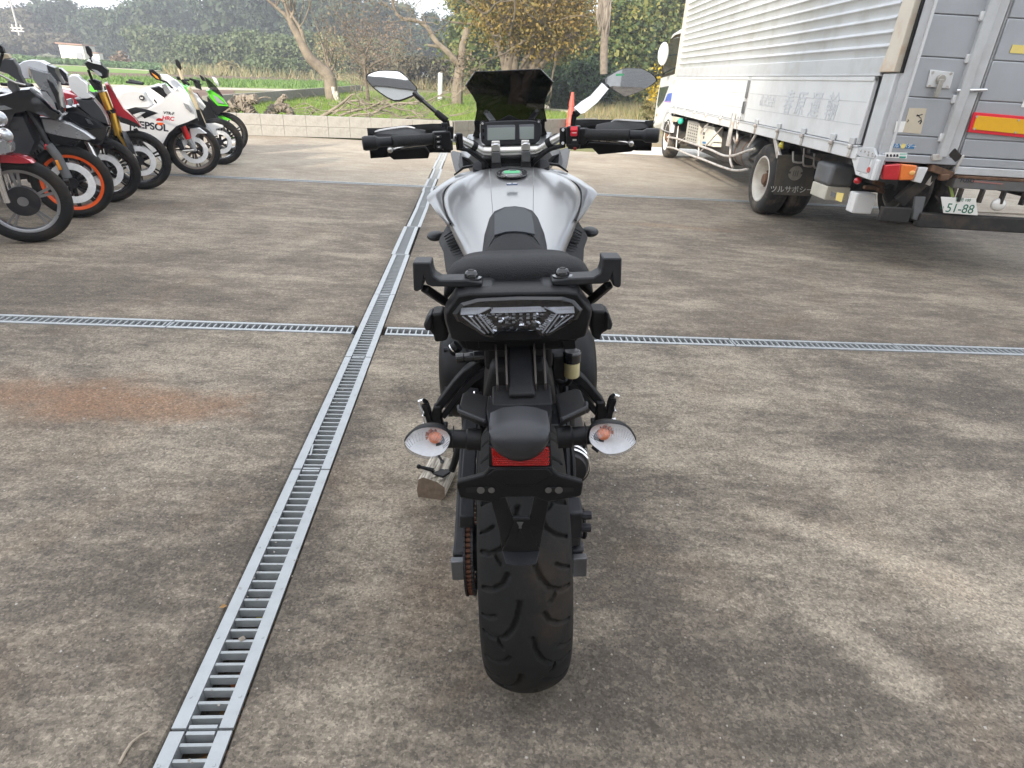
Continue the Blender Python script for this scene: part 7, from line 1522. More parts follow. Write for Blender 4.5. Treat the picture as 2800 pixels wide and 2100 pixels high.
L_STRAW = leaf_mat('straw', [(.22, .17, .09), (.32, .26, .14), (.20, .20, .09), (.14, .17, .06)], .2)
def part_mesh(name, V, F, m, parent, smooth=False): return link(name, arr_mesh(name, V, F, m, smooth), None, parent)
def trunk(mb, p, d, L, r, depth, rng, bend=.18, split=2, up=.12, taper=.62, n=7, tips=None):
    pts = [p.copy()]; rs = [r]; q = p.copy(); dd = d.normalized(); k = 5
    for i in range(k):
        dd = (dd+Vector((rng.gauss(0, bend), rng.gauss(0, bend), rng.gauss(0, bend*.6)+up*.3))).normalized(); q = q+dd*(L/k); pts.append(q.copy()); rs.append(r*(1-(1-taper)*(i+1)/k))
    mb.tube(pts, rs, n, cap=False)
    if depth <= 0 or r < .004:
        if tips is not None: tips.append(q.copy())
        return
    for j in range(split+(rng.random() < .4)):
        a = Vector((rng.gauss(0, 1), rng.gauss(0, 1), rng.gauss(.15, .5))).normalized(); nd = (dd*1.0+a*rng.uniform(.4, .85)).normalized()
        st = pts[-1] if j < 2 else pts[rng.randint(2, 4)]
        trunk(mb, st, nd, L*rng.uniform(.55, .82), rs[-1]*rng.uniform(.55, .8), depth-1, rng, bend*1.1, split, up, taper, max(4, n-1), tips)
def far_tree(x, ytop, Y, wpx, label, m, seed, cat='tree', name='tree', ybase=None, n=1500, group='trees of the far wood', trunkw=.22, size=None, low=.12, core=True):
    """tree standing on the ground at distance Y whose top shows at (x, ytop) and which is wpx wide in the photograph"""
    top = gy(x, ytop, Y); base = Vector((top.x, Y, 0)); H = top.z; w = wpx/CAM_F*Y*1.12/2
    g = random.Random(seed); e = empty(name, base, (0, 0, 0), label, cat, group)
    bl = []
    for i in range(9):
        a = g.uniform(0, 6.28); rr = g.uniform(.0, .62)*w; zz = g.uniform(low+.12, .80)*H; k = g.uniform(.34, .58)
        bl.append((math.cos(a)*rr, math.sin(a)*rr*.8, zz, w*k*1.1, w*k, min(w*k, H*.3)*g.uniform(.75, 1.05)))
    bl.append((g.uniform(-.1, .1)*w, 0, H*.84, w*.46, w*.46, H*.17)); bl.append((0, 0, H*(low+.2), w*.7, w*.6, H*.2)); bl.append((0, 0, H*.5, w*.75, w*.6, H*.34))
    sz = size or max(.15, .0021*Y); V, F = leaf_cloud(bl, int(n*2.3) if core else n, sz, seed)
    if core: V1, F1 = leaf_cloud([(b[0], b[1], b[2], b[3]*.72, b[4]*.72, b[5]*.72) for b in bl], int(n*.6), sz*2.4, seed+1); F = np.concatenate([F, F1+len(V)]); V = np.concatenate([V, V1])
    V[:, 2] = np.maximum(V[:, 2], .02)
    part_mesh('crown', V, F, m, e)
    mb = MB(); mb.tube([Vector((0, 0, -.1)), Vector((g.uniform(-.1, .1), 0, H*.4)), Vector((g.uniform(-.3, .3), 0, H*.75))], [trunkw, trunkw*.8, trunkw*.4], 7); mb.build('trunk', M_BARK, e, smooth=True)
    return e
# --- the far wood on the left
T = [(-70, 10, 150, 190, L_FARD), (60, 22, 146, 150, L_FARB), (150, -12, 150, 170, L_FARD), (250, 30, 150, 150, L_FAR), (330, 20, 142, 170, L_FAR), (410, -28, 140, 190, L_FAR), (500, -5, 150, 160, L_FARD), (600, -60, 128, 200, L_FAR), (720, -75, 120, 210, L_FARD), (840, -90, 115, 200, L_FAR), (950, -40, 118, 170, L_FAR), (1050, -10, 122, 130, L_FARD), (1110, 2, 125, 120, L_FAR), (1180, 28, 130, 100, L_FARD), (1240, 38, 130, 90, L_FARD), (1310, 20, 124, 110, L_FAR)]
names_ = ['dull green', 'brownish', 'dark green', 'blue green', 'pale topped', 'tall', 'ragged', 'broad', 'heavy', 'dense', 'upright', 'small', 'rounded', 'low', 'distant', 'last']
for i, (x, yt, Y, w, m) in enumerate(T): far_tree(x, yt, Y, w, f'{names_[i]} tree of the far wood, number {ords[min(i, 12)]} counted from the left edge' if i < 13 else f'{names_[i]} hazy tree of the far wood showing left of the windscreen top', m, 100+i, n=2200)
far_tree(415, 72, 112, 118, 'pale grey green rounded tree in front of the far wood behind the lettered sport bike', L_BUSH, 130, n=2600, group=None)
far_tree(30, 96, 128, 180, 'low dark trees at the foot of the far wood by the utility pole', L_FARB, 131, n=1500)
far_tree(165, 92, 135, 150, 'brown green undergrowth tree beside the white shed', L_FARB, 132, n=1500)
# --- bushes in front of the wood
B_ = [(505, 92, 92, 130), (590, 100, 88, 130), (680, 84, 86, 150), (770, 92, 84, 140), (850, 88, 82, 140), (930, 100, 84, 120), (1010, 104, 88, 110), (1085, 112, 90, 100)]
for i, (x, yt, Y, w) in enumerate(B_): far_tree(x, yt, Y, w, f'olive green bush, {ords[i]} from the left in the hedge before the far wood', L_BUSH, 150+i, 'bush', 'bush', n=2400, group='bushes of the long hedge', low=.0, trunkw=.1)
for i, (x, yt, Y, w) in enumerate([(690, 150, 72, 60), (735, 158, 70, 60), (800, 165, 70, 70), (620, 172, 74, 50)]): far_tree(x, yt, Y, w, f'small round bush, {ords[i]} of those at the foot of the hedge', L_BUSH if i != 3 else L_STRAW, 170+i, 'bush', 'bush', n=900, group='small bushes at the foot of the hedge', low=0, trunkw=.05)
far_tree(330, 138, 82, 44, 'reddish brown bare shrub in the field behind the sport bike', L_REDB, 176, 'shrub', 'shrub', n=420, group=None, low=0, trunkw=.05, core=False)
for i, (x, yt, Y, w) in enumerate([(1000, 45, 60, 150), (1080, 60, 58, 140), (905, 80, 62, 120)]): far_tree(x, yt, Y, w, ['reddish brown thin scrub tree behind the left mirror', 'brown scrub tree left of the pollarded stump', 'faded brown scrub by the leaning tree'][i], L_REDB if i < 2 else L_STRAW, 180+i, n=1500, group='scrub trees behind the grass', low=.05, trunkw=.07, size=.075, core=False)
for i, (x, yt, Y, w) in enumerate([(1110, 150, 56, 130), (1210, 158, 56, 110), (1020, 162, 58, 110)]): far_tree(x, yt, Y, w, f'low tangle of dry scrub, {ords[i]} of three along the back of the grass', L_FARB, 186+i, 'shrub', 'shrub', n=1300, group='dry scrub along the back of the grass', low=0, trunkw=.05, size=.10)
# --- wood on the right
Rr_ = [(1430, -120, 46, 330, L_RIGHT), (1560, -60, 44, 260, L_RIGHT), (1700, -20, 42, 230, L_RIGHT), (1790, -60, 47, 260, L_RIGHT), (1890, -90, 50, 300, L_RIGHT), (2040, -120, 52, 330, L_RIGHT), (1340, -60, 52, 220, L_RIGHT)]
for i, (x, yt, Y, w, m) in enumerate(Rr_): far_tree(x, yt, Y, w, f'green and yellow leafy tree of the right hand wood, {ords[i]} of seven' if i else 'tall green tree of the right hand wood straight behind the windscreen', m, 200+i, n=6500, group='trees of the right hand wood', size=.12, low=.02)
for i, (x, yt, Y, w) in enumerate([(1500, 150, 36, 130), (1585, 165, 35, 120), (1640, 150, 37, 110), (1535, 225, 31, 60), (1440, 170, 38, 110)]): far_tree(x, yt, Y, w, f'dark glossy evergreen shrub, {ords[i]} of five beside the dirt drive', L_DARK, 220+i, 'shrub', 'shrub', n=3200, group='dark evergreen shrubs by the drive', low=0, trunkw=.06, size=.10)
V, F = [], []; o_ = 0
gr = np.random.default_rng(5)
def blades(n, box, h, w, z0, seed, lean=.35):
    g = np.random.default_rng(seed); x = g.uniform(box[0], box[1], n); y = g.uniform(box[2], box[3], n); a = g.uniform(0, 6.28, n); hh = h*g.uniform(.4, 1.3, n); ww = w*g.uniform(.6, 1.4, n)
    dx, dy = np.cos(a), np.sin(a); lx, ly = g.normal(0, lean, n)*hh, g.normal(0, lean, n)*hh
    P = np.stack([np.stack([x-dx*ww, y-dy*ww, np.full(n, z0)], 1), np.stack([x+dx*ww, y+dy*ww, np.full(n, z0)], 1), np.stack([x+lx, y+ly, z0+hh], 1)], 1)
    return P.reshape(-1, 3), np.arange(3*n).reshape(-1, 3), x, y
# goldenrod beside the truck cab: stems with yellow plumes
gp = []
for i in range(170):
    x = 1640+gr.uniform(0, 1)**.8*270; Y = gr.uniform(20, 27); p = gz(x, 330, .0); gp.append(((x-1400)/CAM_F*Y*1.09+.02*Y, Y, gr.uniform(1.1, 2.15)))
Va, Fa = [], []; nb = 0
for (x, y, h) in gp:
    if x < 2.0: continue
    V1, F1 = leaf_cloud([(x, y, h*.88, .16, .16, .16), (x+.05, y, h*.72, .12, .12, .16)], 34, .045, int(abs(x*991+y*77)) % 9999); Va.append(V1); Fa.append(F1+nb); nb += len(V1)
o = link('goldenrod', arr_mesh('goldenrod', np.concatenate(Va), np.concatenate(Fa), L_YEL)); tag(o, 'patch of yellow goldenrod flowers growing between the dirt drive and the truck cab', 'wildflowers', kind='stuff')
Va, Fa = [], []; nb = 0
for (x, y, h) in gp:
    if x < 2.0: continue
    V1, F1 = leaf_cloud([(x, y, h*.4, .22, .22, h*.42)], 40, .07, int(abs(x*331+y*17)) % 9999); V1[:, 2] = np.maximum(V1[:, 2], .02); Va.append(V1); Fa.append(F1+nb); nb += len(V1)
o = link('weeds', arr_mesh('weeds', np.concatenate(Va), np.concatenate(Fa), leaf_mat('leaf_weed', [(.05, .06, .02), (.11, .11, .04), (.19, .16, .07), (.26, .2, .08)], .2))); tag(o, 'tall olive weeds under the yellow flowers by the truck cab', 'weeds', kind='stuff')
# --- lawn blades and crops
def in_poly(x, y, P):
    ins = np.zeros(len(x), bool); j = len(P)-1
    for i in range(len(P)):
        xi, yi = P[i]; xj, yj = P[j]; c = ((yi > y) != (yj > y)) & (x < (xj-xi)*(y-yi)/(yj-yi+1e-12)+xi); ins ^= c; j = i
    return ins
def grass(name, n, box, h, w, z0, seed, poly, m, lean=.35):
    P, F, x, y = blades(n, box, h, w, z0, seed, lean); k = in_poly(x, y, poly); P = P.reshape(-1, 3, 3)[k].reshape(-1, 3)
    return tag(link(name, arr_mesh(name, P, np.arange(len(P)).reshape(-1, 3), m)), kind='stuff')
grass('grass', 60000, (-10, 9, 13.2, 24), .085, .007, LAWN, 1, lp, L_GRASS); grass('grass', 60000, (-11, 9, 22, 58), .12, .014, LAWN, 2, lp, L_GRASS)
cp_ = pxs((-100, 229), (200, 229), (700, 242), (980, 247), (980, 225), (600, 219), (200, 209), (-100, 202))
grass('field_crop', 40000, (-55, -8, 20, 75), .22, .04, .02, 3, cp_, L_CROP)
fp = pxs((-100, 168), (200, 180), (440, 195), (560, 196), (520, 184), (300, 176), (150, 172), (60, 160), (-100, 152)); g_ = np.random.default_rng(8)
pts_ = []
while len(pts_) < 1100:
    a = g_.uniform(-80, 560); b = 1.0; yy = g_.uniform(150, 196); p = gz(a, yy)
    if in_poly(np.array([p.x]), np.array([p.y]), fp)[0]: pts_.append(p)
Va, Fa = [], []; nb = 0
for i, p in enumerate(pts_):
    V1, F1 = leaf_cloud([(p.x, p.y, .22, .8, .8, .2)], 16, .22, i); Va.append(V1); Fa.append(F1+nb); nb += len(V1)
tag(link('taro_crop', arr_mesh('taro_crop', np.concatenate(Va), np.concatenate(Fa), leaf_mat('leaf_taro', [(.05, .10, .04), (.09, .16, .06), (.15, .21, .09)], .2))), kind='stuff')
dp = pxs((440, 205), (700, 214), (1000, 226), (1100, 214), (900, 200), (640, 196), (450, 190)); grass('dry_grass', 16000, (-60, -5, 30, 110), .8, .05, 0, 4, dp, L_STRAW)
grass('dry_grass', 14000, (1.5, 22, 21, 44), .35, .02, .06, 6, [(1.9, 21), (3.2, 21.5), (16, 40), (14, 44), (3.4, 40), (2.4, 30)], L_STRAW)
grass('dry_grass', 9000, (-16, 10, 50, 66), .7, .03, .02, 9, [(-14, 52), (9, 54), (9, 64), (-14, 64)], L_STRAW)
grass('dry_grass', 2500, (1.8, 12, 16.2, 22), .10, .008, .06, 10, [(2.0, 16.2), (12, 17), (12, 21), (2.4, 21)], L_STRAW)
# --- single trees on the grass
def limb(mb, c, pts, Y, rs, n=10): mb.tube(catmull([gy(*px(c, x, y), Y+(dy[0] if dy else 0)) for x, y, *dy in pts], 4), [rs[0]+(rs[1]-rs[0])*i/((len(pts)-1)*4) for i in range((len(pts)-1)*4+1)], n)
def loc(mb, e): mb.v = [v-e.location for v in mb.v]; return mb
tb_ = gz(*px('f', 985, 868)); LT = empty('bare_tree', tb_, (0, 0, 0), 'leaning bare tree with pale forked trunk standing on the grass left of the mirror', 'tree'); Yt = tb_.y
mb = MB(); limb(mb, 'f', [(985, 880), (965, 760), (950, 670), (890, 600), (790, 510), (730, 410), (690, 330), (640, 240), (600, 160)], Yt, (.30, .115)); mb.build('trunk', M_BARKP, LT, smooth=True) if False else loc(mb, LT).build('trunk', M_BARKP, LT, smooth=True)
mb = MB(); limb(mb, 'f', [(610, 185), (560, 120), (490, 60), (400, -20), (330, -120)], Yt, (.09, .04)); limb(mb, 'f', [(605, 170), (585, 90), (560, 20), (520, -80), (500, -200)], Yt, (.08, .03)); limb(mb, 'f', [(615, 160), (640, 90), (610, 0), (620, -120)], Yt, (.07, .03)); limb(mb, 'f', [(735, 400), (718, 300), (690, 230), (650, 170), (600, 80)], Yt, (.10, .04)); loc(mb, LT).build('limb', M_BARKP, LT, smooth=True)
rg_ = random.Random(4); mb = MB()
for (x, y) in ((400, -20), (500, -200), (560, 20), (610, 0), (640, 90), (490, 60), (600, 80), (690, 240)):
    for k in range(3): trunk(mb, gy(*px('f', x, y), Yt+rg_.uniform(-.4, .4)), Vector((rg_.gauss(0, .5), rg_.gauss(0, .3), .9)), 1.5, .028, 2, rg_, .16)
loc(mb, LT).build('twigs', M_BARKP, LT, smooth=True)['kind'] = 'stuff'
mb = MB(); limb(mb, 'f', [(1010, 875), (990, 800), (985, 750)], Yt-.3, (.05, .09)); limb(mb, 'f', [(1025, 872), (1012, 790)], Yt-.3, (.06, .05)); loc(mb, LT).build('peeled_bark', mat('peeled', (.55, .50, .44), .8, var=.2, scale=10), LT, smooth=True)
def many_stem(c, base, stems, Y, label, m, r=.05, twig=True, seed=1, name='bare_tree', rt=.016):
    e = empty(name, gz(*px(c, *base)), (0, 0, 0), label, 'tree'); Y = Y or e.location.y; g = random.Random(seed); mb = MB()
    for s in stems: limb(mb, c, s, Y, (r, rt), 8)
    loc(mb, e).build('stem', m, e, smooth=True)
    if twig:
        mb = MB()
        for s in stems:
            for q in s[1:]:
                for k in range(2): trunk(mb, gy(*px(c, q[0], q[1]), Y+g.uniform(-.2, .2)), Vector((g.gauss(0, .5), g.gauss(0, .4), .8)), Y*.028, .012, 2, g, .2)
        loc(mb, e).build('twigs', m, e, smooth=True)['kind'] = 'stuff'
    return e, Y
many_stem('f', (960, 800), [[(955, 660), (940, 600), (920, 520), (895, 400), (850, 260), (800, 90)], [(955, 640), (955, 560), (985, 460), (1000, 340)], [(955, 620), (1000, 560), (1015, 480)], [(950, 600), (930, 480), (900, 380)]], 30.5, 'thin pale many stemmed sapling right behind the leaning tree', M_BARKP, .07, seed=3)
e, Y = many_stem('f', (1290, 885), [[(1290, 890), (1275, 780), (1265, 700), (1255, 560), (1245, 470), (1200, 380), (1100, 240), (1000, 100)], [(1250, 560), (1190, 520), (1110, 460), (1070, 420)], [(1255, 540), (1265, 470), (1290, 400), (1330, 280)], [(1230, 450), (1150, 380), (1090, 280)], [(1290, 700), (1290, 600), (1350, 540), (1500, 480)]], None, 'slender bare tree with thin crooked branches just left of the left mirror', M_BARK, .085, seed=6)
V, F = leaf_cloud([tuple(gy(*px('f', 1330, 330), Y+.5))+(2.2, 1.5, 2.0), tuple(gy(*px('f', 1180, 300), Y+.3))+(1.6, 1.2, 1.8)], 1500, .045, 77); V -= np.array(e.location); part_mesh('dry_leaves', V, F, L_REDB, e)['kind'] = 'stuff'
e, Y = many_stem('f', (2055, 905), [[(2055, 915), (2055, 800), (2065, 690), (2075, 620), (2080, 540)]], None, 'pollarded tree with a cut off upright limb, standing between mirror and windscreen', M_BARKP, .27, False, name='pollard_tree', rt=.21)
mb = MB(); limb(mb, 'f', [(2085, 560), (2095, 480), (2100, 400), (2125, 320), (2140, 240)], Y, (.17, .15)); limb(mb, 'f', [(2060, 555), (2010, 490), (1960, 440), (1900, 390), (1850, 330), (1800, 240), (1700, 180), (1580, 160), (1520, 90), (1480, -40)], Y, (.15, .05)); limb(mb, 'f', [(1920, 410), (1860, 398), (1800, 392)], Y, (.08, .06)); loc(mb, e).build('limb', M_BARKP, e, smooth=True)
mb = MB(); g2 = random.Random(9)
for (x, y) in ((1520, 90), (1580, 160), (1700, 180), (1800, 240), (1480, -40), (1640, 170)):
    for k in range(3): trunk(mb, gy(*px('f', x, y), Y+g2.uniform(-.3, .3)), Vector((g2.gauss(-.2, .5), g2.gauss(0, .4), g2.gauss(.1, .6))), .9, .02, 2, g2, .22)
loc(mb, e).build('twigs', M_BARKP, e, smooth=True)['kind'] = 'stuff'
V, F = leaf_cloud([tuple(gy(*px('f', 2130, 580), Y-.2))+(.8, .7, .9), tuple(gy(*px('f', 2080, 520), Y))+(.6, .6, .5), tuple(gy(*px('f', 2150, 680), Y-.3))+(.6, .6, .7)], 420, .05, 78); V -= np.array(e.location); part_mesh('sprouts', V, F, L_REDB, e)['kind'] = 'stuff'
# big many-trunked tree behind the windscreen with autumn leaves
BT = empty('big_tree', gz(1455, 285), (0, 0, 0), 'large many trunked tree with yellow brown autumn leaves rising behind the windscreen', 'tree'); Y = BT.location.y = 27.0; BT.location = gy(1440, 262, 27.0); BT.location.z = 0
mb = MB()
for s, r in (([(590, 640), (600, 560), (625, 440), (620, 300), (560, 100)], .26), ([(640, 640), (660, 520), (700, 380), (720, 200), (700, 0)], .20), ([(720, 640), (760, 520), (820, 400), (900, 250), (960, 60)], .20), ([(770, 660), (820, 560), (890, 470), (1000, 380), (1200, 290)], .22), ([(800, 680), (880, 570), (960, 500), (1060, 440)], .18), ([(570, 620), (545, 480), (500, 360), (440, 220), (380, 120), (230, 0)], .13), ([(680, 900), (680, 760), (650, 640)], .42), ([(690, 880), (750, 740), (780, 640)], .34)):
    limb(mb, 'g', s, 27.0, (r, r*.45), 10)
loc(mb, BT).build('trunk', M_BARK, BT, smooth=True)
mb = MB(); g2 = random.Random(21); tips = []
for (x, y) in ((560, 100), (620, 300), (700, 0), (720, 200), (900, 250), (960, 60), (1000, 380), (1200, 290), (440, 220), (380, 120), (230, 0), (1060, 440), (820, 300), (500, 360)):
    for k in range(2): trunk(mb, gy(*px('g', x, y), 27+g2.uniform(-1, 1)), Vector((g2.gauss(0, .7), g2.gauss(0, .5), g2.gauss(.5, .4))), 1.6, .05, 2, g2, .18, tips=tips)
loc(mb, BT).build('branches', M_BARK, BT, smooth=True)['kind'] = 'stuff'
bl = [tuple(gy(*px('g', x, y), 27+dy)-BT.location)+(r, r, r*.8) for x, y, dy, r in ((620, 60, 0, 1.9), (500, 130, .6, 1.3), (760, 150, -.5, 1.6), (900, 120, .4, 1.6), (1030, 180, 0, 1.4), (1130, 260, -.4, 1.1), (700, 320, .5, 1.3), (860, 330, -.6, 1.1), (560, 300, .8, .9), (420, 100, 0, .8), (1000, 20, .5, 1.8), (760, -60, 0, 2.2), (1180, 120, 1, 1.3), (960, 420, .3, .9), (640, -160, 0, 2.4), (980, -140, 0, 2.2))]
V, F = leaf_cloud(bl, 13000, .062, 91); part_mesh('crown', V, F, L_AUT, BT)
# palm with a skirt of dead fronds
PB = gy(1645, 262, 24.0); PM = empty('palm_tree', (PB.x, 24.0, 0), (0, 0, 0), 'slim palm trunk with a grey skirt of dead fronds before the right hand wood', 'tree')
mb = MB(); limb(mb, 'g', [(1425, 640), (1425, 500), (1430, 360), (1440, 240), (1450, 100), (1455, -40)], 24.0, (.13, .14), 12); loc(mb, PM).build('trunk', mat('palm_trunk', (.17, .14, .115), .9, var=.3, scale=9, bump=.6, bscale=20), PM, smooth=True)
V = []; F = []; g3 = random.Random(2)
for i in range(420):
    x = 1435+g3.gauss(0, 24); y = g3.uniform(-40, 120); p = gy(*px('g', x, y), 24+g3.uniform(-.3, .3))-PM.location; L = g3.uniform(.25, .75); b = len(V); s = g3.uniform(.012, .03)
    V += [tuple(p), tuple(p+Vector((s, 0, -L*.5))), tuple(p+Vector((g3.uniform(-.1, .1), 0, -L))), tuple(p+Vector((-s, 0, -L*.5)))]; F.append((b, b+1, b+2, b+3))
part_mesh('dead_fronds', np.array(V), np.array(F), L_PALM, PM)['kind'] = 'stuff'
# logs and a heap of cut branches on the grass behind the wall
def log(c, pieces, label, Y, name='log'):
    e = empty(name, gy(*px(c, *pieces[0][0][0]), Y), (0, 0, 0), label, 'log'); e.location.z = LAWN
    for pts, rs in pieces:
        mb = MB(); P_ = [gy(*px(c, x, y), Y) for x, y in pts]; k_ = (len(P_)-1)*10; mb.tube(catmull(P_, 10), [(rs[0]+(rs[1]-rs[0])*i/k_)*.82*(1+.10*math.sin(i*1.9)+.08*math.sin(i*.7+2)) for i in range(k_+1)], 18); g_l = random.Random(len(pts)*7+int(rs[0]*100)); mb.v = [v+Vector((g_l.gauss(0, .1), g_l.gauss(0, .1), g_l.gauss(0, .1)))*rs[0] for v in mb.v]; loc(mb, e).build('limb' if pts is not pieces[0][0] else 'trunk', M_DEADW, e, smooth=True)
    return e
log('f', [([(-40, 1010), (40, 985), (110, 940), (150, 890)], (.14, .17)), ([(150, 870), (220, 860), (330, 855)], (.12, .10)), ([(160, 900), (230, 920), (280, 980), (300, 1010)], (.14, .12)), ([(320, 860), (390, 838), (450, 850)], (.015, .008))], 'gnarled dead tree stump with two stubs lying behind the wall next to the green motorcycle', 13.9)
log('f', [([(420, 1000), (470, 950), (540, 920), (590, 950), (630, 1010)], (.13, .09)), ([(500, 930), (530, 870), (575, 825)], (.085, .055))], 'arched dead log with one upright stub behind the wall', 14.3)
BR_ = [([(870, 1020), (960, 960), (1050, 900), (1140, 820)], (.07, .03)), ([(880, 1010), (1000, 960), (1150, 945), (1300, 940)], (.06, .02)), ([(1040, 1000), (1150, 960), (1280, 935), (1400, 880), (1480, 860)], (.05, .02)), ([(1260, 1035), (1340, 970), (1450, 920), (1560, 890), (1700, 900)], (.05, .02)),
       ([(1100, 1030), (1180, 990), (1300, 985), (1380, 960)], (.04, .015)), ([(1340, 950), (1450, 960), (1560, 1010), (1620, 1035), (1740, 1025), (1900, 1040)], (.04, .018)), ([(1040, 900), (1180, 870), (1300, 900), (1420, 900), (1600, 905)], (.045, .02)), ([(1560, 905), (1700, 880), (1800, 870), (1900, 830), (2010, 845)], (.035, .012)), ([(1100, 880), (1200, 920), (1330, 1000), (1440, 1040)], (.03, .012)), ([(1440, 880), (1540, 940), (1660, 960), (1760, 1000)], (.03, .01)), ([(760, 1015), (820, 960), (800, 920), (740, 930), (620, 940)], (.03, .01)), ([(1650, 940), (1740, 985), (1850, 960), (1990, 1000)], (.022, .008)), ([(980, 990), (1060, 930), (1100, 880)], (.03, .012)), ([(1600, 1035), (1640, 1010), (1620, 1040)], (.05, .03)), ([(1180, 870), (1260, 930), (1290, 990)], (.025, .01))]
labs = ['thick forked', 'long low', 'curved', 'pale diagonal', 'short', 'wavy', 'grey horizontal', 'far right', 'crossing', 'thin crooked', 'hooked', 'slight', 'stubby', 'knotted', 'bent']
for i, (pts, rs) in enumerate(BR_):
    Yb = 14.6+.22*((i*7) % 9); q = gy(*px('f', *pts[0]), Yb); e = empty('cut_branch', (q.x, q.y, LAWN), (0, 0, 0), f'{labs[i]} cut branch in the heap behind the block wall', 'branch', 'cut branches heaped on the grass')
    mb = MB(); limb(mb, 'f', pts, Yb, [r*.62 for r in rs], 8); loc(mb, e).build('stem', M_DEADW, e, smooth=True); mb = MB(); g4 = random.Random(i)
    for x, y in pts[1:]:
        for k in range(2): trunk(mb, gy(*px('f', x, y), Yb), Vector((g4.gauss(.4, .7), g4.gauss(0, .6), g4.gauss(.15, .3))), .5, .010, 1, g4, .3)
    loc(mb, e).build('twigs', M_DEADW, e, smooth=True)['kind'] = 'stuff'
# --- small things
p = gz(1203, 262); e = empty('marker_post', (p.x, 40, 0), (0, 0, 0), 'white marker post on the grass between mirror and windscreen', 'post'); a, b = gy(*px('f', 1905, 790), 34), gy(*px('f', 1909, 640), 34); e.location = (a.x, 34, 0)
mb = MB(); mb.tube([Vector((0, 0, 0)), Vector((b.x-a.x, 0, b.z))], [.12, .12], 12); mb.build('shaft', M_WHITE, e, angle=40); mb = MB(); mb.cyl(Vector((b.x-a.x, 0, b.z)), Vector((b.x-a.x, 0, b.z+.06)), .13, .11, 12); mb.build('cap', M_PIPE, e)
p = gz(*px('f', 1725, 722)); e = empty('white_bundle', p, (0, 0, 0), 'white plastic bundle lying at the back of the grass', 'bundle'); mb = MB(); mb.ell((0, 0, .15), (.75, .4, .30), 12, 8); mb.ell((.5, .1, .1), (.5, .3, .2), 12, 8); mb.build('sheet', M_WHITE, e, smooth=True)
p = gz(*px('f', 1700, 690)); mb = MB(); mb.ell((0, 0, 0), (2.2, 1.6, .75), 20, 10); o = mb.build('straw_mound', mat('straw_mound', (.30, .23, .14), .95, var=.3, scale=3, bump=.6, bscale=8), smooth=True, loc=p); tag(o, 'low tan mound of straw behind the white bundle', 'mound')
p = gz(1562, 335); e = empty('traffic_cone', (p.x, 17.2, .06), (0, 0, 0), 'stack of faded red traffic cones behind the right mirror stem', 'traffic cones'); q = gy(1566, 252, 17.2); e.location = (q.x, 17.2, .06); h = q.z-.06
mb = MB(); mb.box((0, 0, .02), (.36, .36, .04)); mb.build('base', M_REDB, e, bevel=.01)
M_CONE = mat('cone_red', (.50, .085, .06), .5, var=.12, scale=6)
for i in range(4): mb = MB(); z0 = .04+(h-.04)*i*.22; mb.lathe([(z0, .135-.022*i), (min(h, z0+h*.30), .070-.012*i)] if i < 3 else [(z0, .075), (h, .035), (h, 0)], axis='z', n=20); mb.build('cone', M_CONE, e, smooth=True, angle=40)
for i in range(3): mb = MB(); z0 = .10+(h-.04)*(i+1)*.225; mb.lathe([(z0, .100-.022*i), (z0+.045, .092-.022*i)], axis='z', n=20); mb.build('band', M_PAPER, e, smooth=True)
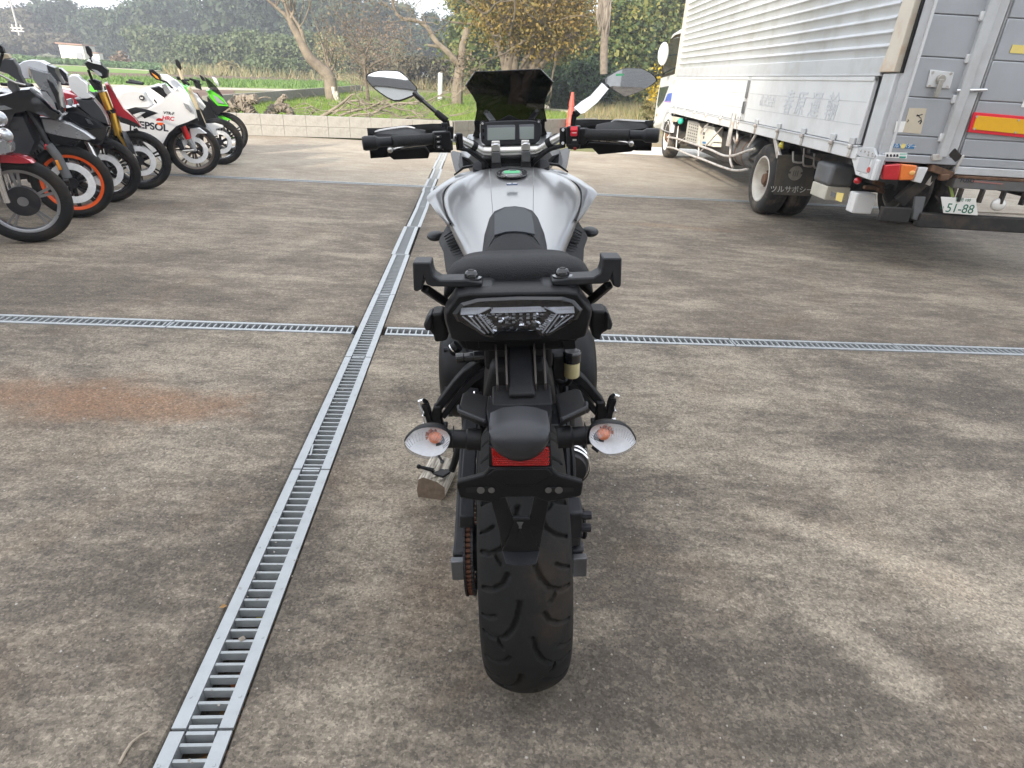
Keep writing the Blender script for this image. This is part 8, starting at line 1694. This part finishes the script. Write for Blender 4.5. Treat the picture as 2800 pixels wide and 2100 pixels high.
# white shed, small shed and utility pole at the foot of the wood
def shed(x0, x1, yb, yt, Y, label, door=True, roof=.12):
    a, b, t = gy(x0, yb, Y), gy(x1, yb, Y), gy((x0+x1)/2, yt, Y); w = b.x-a.x; h = t.z; e = empty('shed', ((a.x+b.x)/2, Y, 0), (0, 0, 0), label, 'shed'); D_ = w*.8
    mb = MB(); mb.prism([Vector((-w/2, 0, 0)), Vector((w/2, 0, 0)), Vector((w/2, 0, h*.95)), Vector((-w/2, 0, h))], Vector((0, D_, -h*.0))); mb.build('wall', mat('shed_wall', (.70, .68, .62), .7, var=.06, scale=1.0), e)
    mb = MB(); mb.prism([Vector((-w*.58, -.35, h*1.0)), Vector((w*.54, -.35, h*.96)), Vector((w*.54, -.35, h*1.05)), Vector((-w*.58, -.35, h*1.10))], Vector((0, D_+.7, 0))); mb.build('roof', mat('shed_roof', (.30, .17, .12), .7, var=.15, scale=2), e)
    if door:
        mb = MB(); mb.box((w*.30, -.04, h*.24), (w*.26, .08, h*.48)); mb.build('door', mat('shed_door', (.24, .25, .28), .5), e); mb = MB(); mb.box((-w*.14, -.04, h*.26), (w*.56, .08, h*.50)); mb.build('shutter_panel', mat('shed_panel', (.74, .70, .58), .6, var=.05), e)
    return e
shed(170, 234, 165, 122, 128, 'small white shed with brown roof at the foot of the far wood'); shed(253, 273, 160, 145, 128, 'tiny pale hut just right of the white shed', False)
a, t = gy(69, 155, 132), gy(32, 0, 132); e = empty('utility_pole', (a.x, 132, 0), (0, 0, 0), 'thin grey utility pole with cross arms in front of the far wood', 'utility pole')
H_ = t.z+1; mb = MB(); mb.tube([Vector((0, 0, -.5)), Vector((0, 0, H_))], [.20, .14], 8); mb.build('shaft', mat('pole_grey', (.46, .45, .43), .8), e, smooth=True); zc = gy(48, 85, 132).z
for dz in (0, .5): mb = MB(); mb.box((0, -.15, zc+dz), (2.4, .16, .18)); mb.build('cross_arm', M_PIPE, e)
for x in (-.8, .0, .8): mb = MB(); mb.cyl((x, -.15, zc-.1), (x, -.15, zc+1.1), .16, n=8); mb.build('transformer', M_PIPE, e)
# ------------------------------------------------------------------ haze over the fields
mb = MB(); mb.box((0, 150, 14.2), (700, 440, 31.6))
M_HAZE = D.materials.new('haze'); M_HAZE.use_nodes = True; n = M_HAZE.node_tree.nodes; l = M_HAZE.node_tree.links; n.remove(n['Principled BSDF'])
pv = n.new('ShaderNodeVolumePrincipled'); pv.inputs['Color'].default_value = (.86, .91, 1.0, 1); pv.inputs['Density'].default_value = .0019; pv.inputs['Anisotropy'].default_value = .25
l.new(pv.outputs[0], n['Material Output'].inputs['Volume'])
tag(mb.build('haze', M_HAZE), kind='stuff')
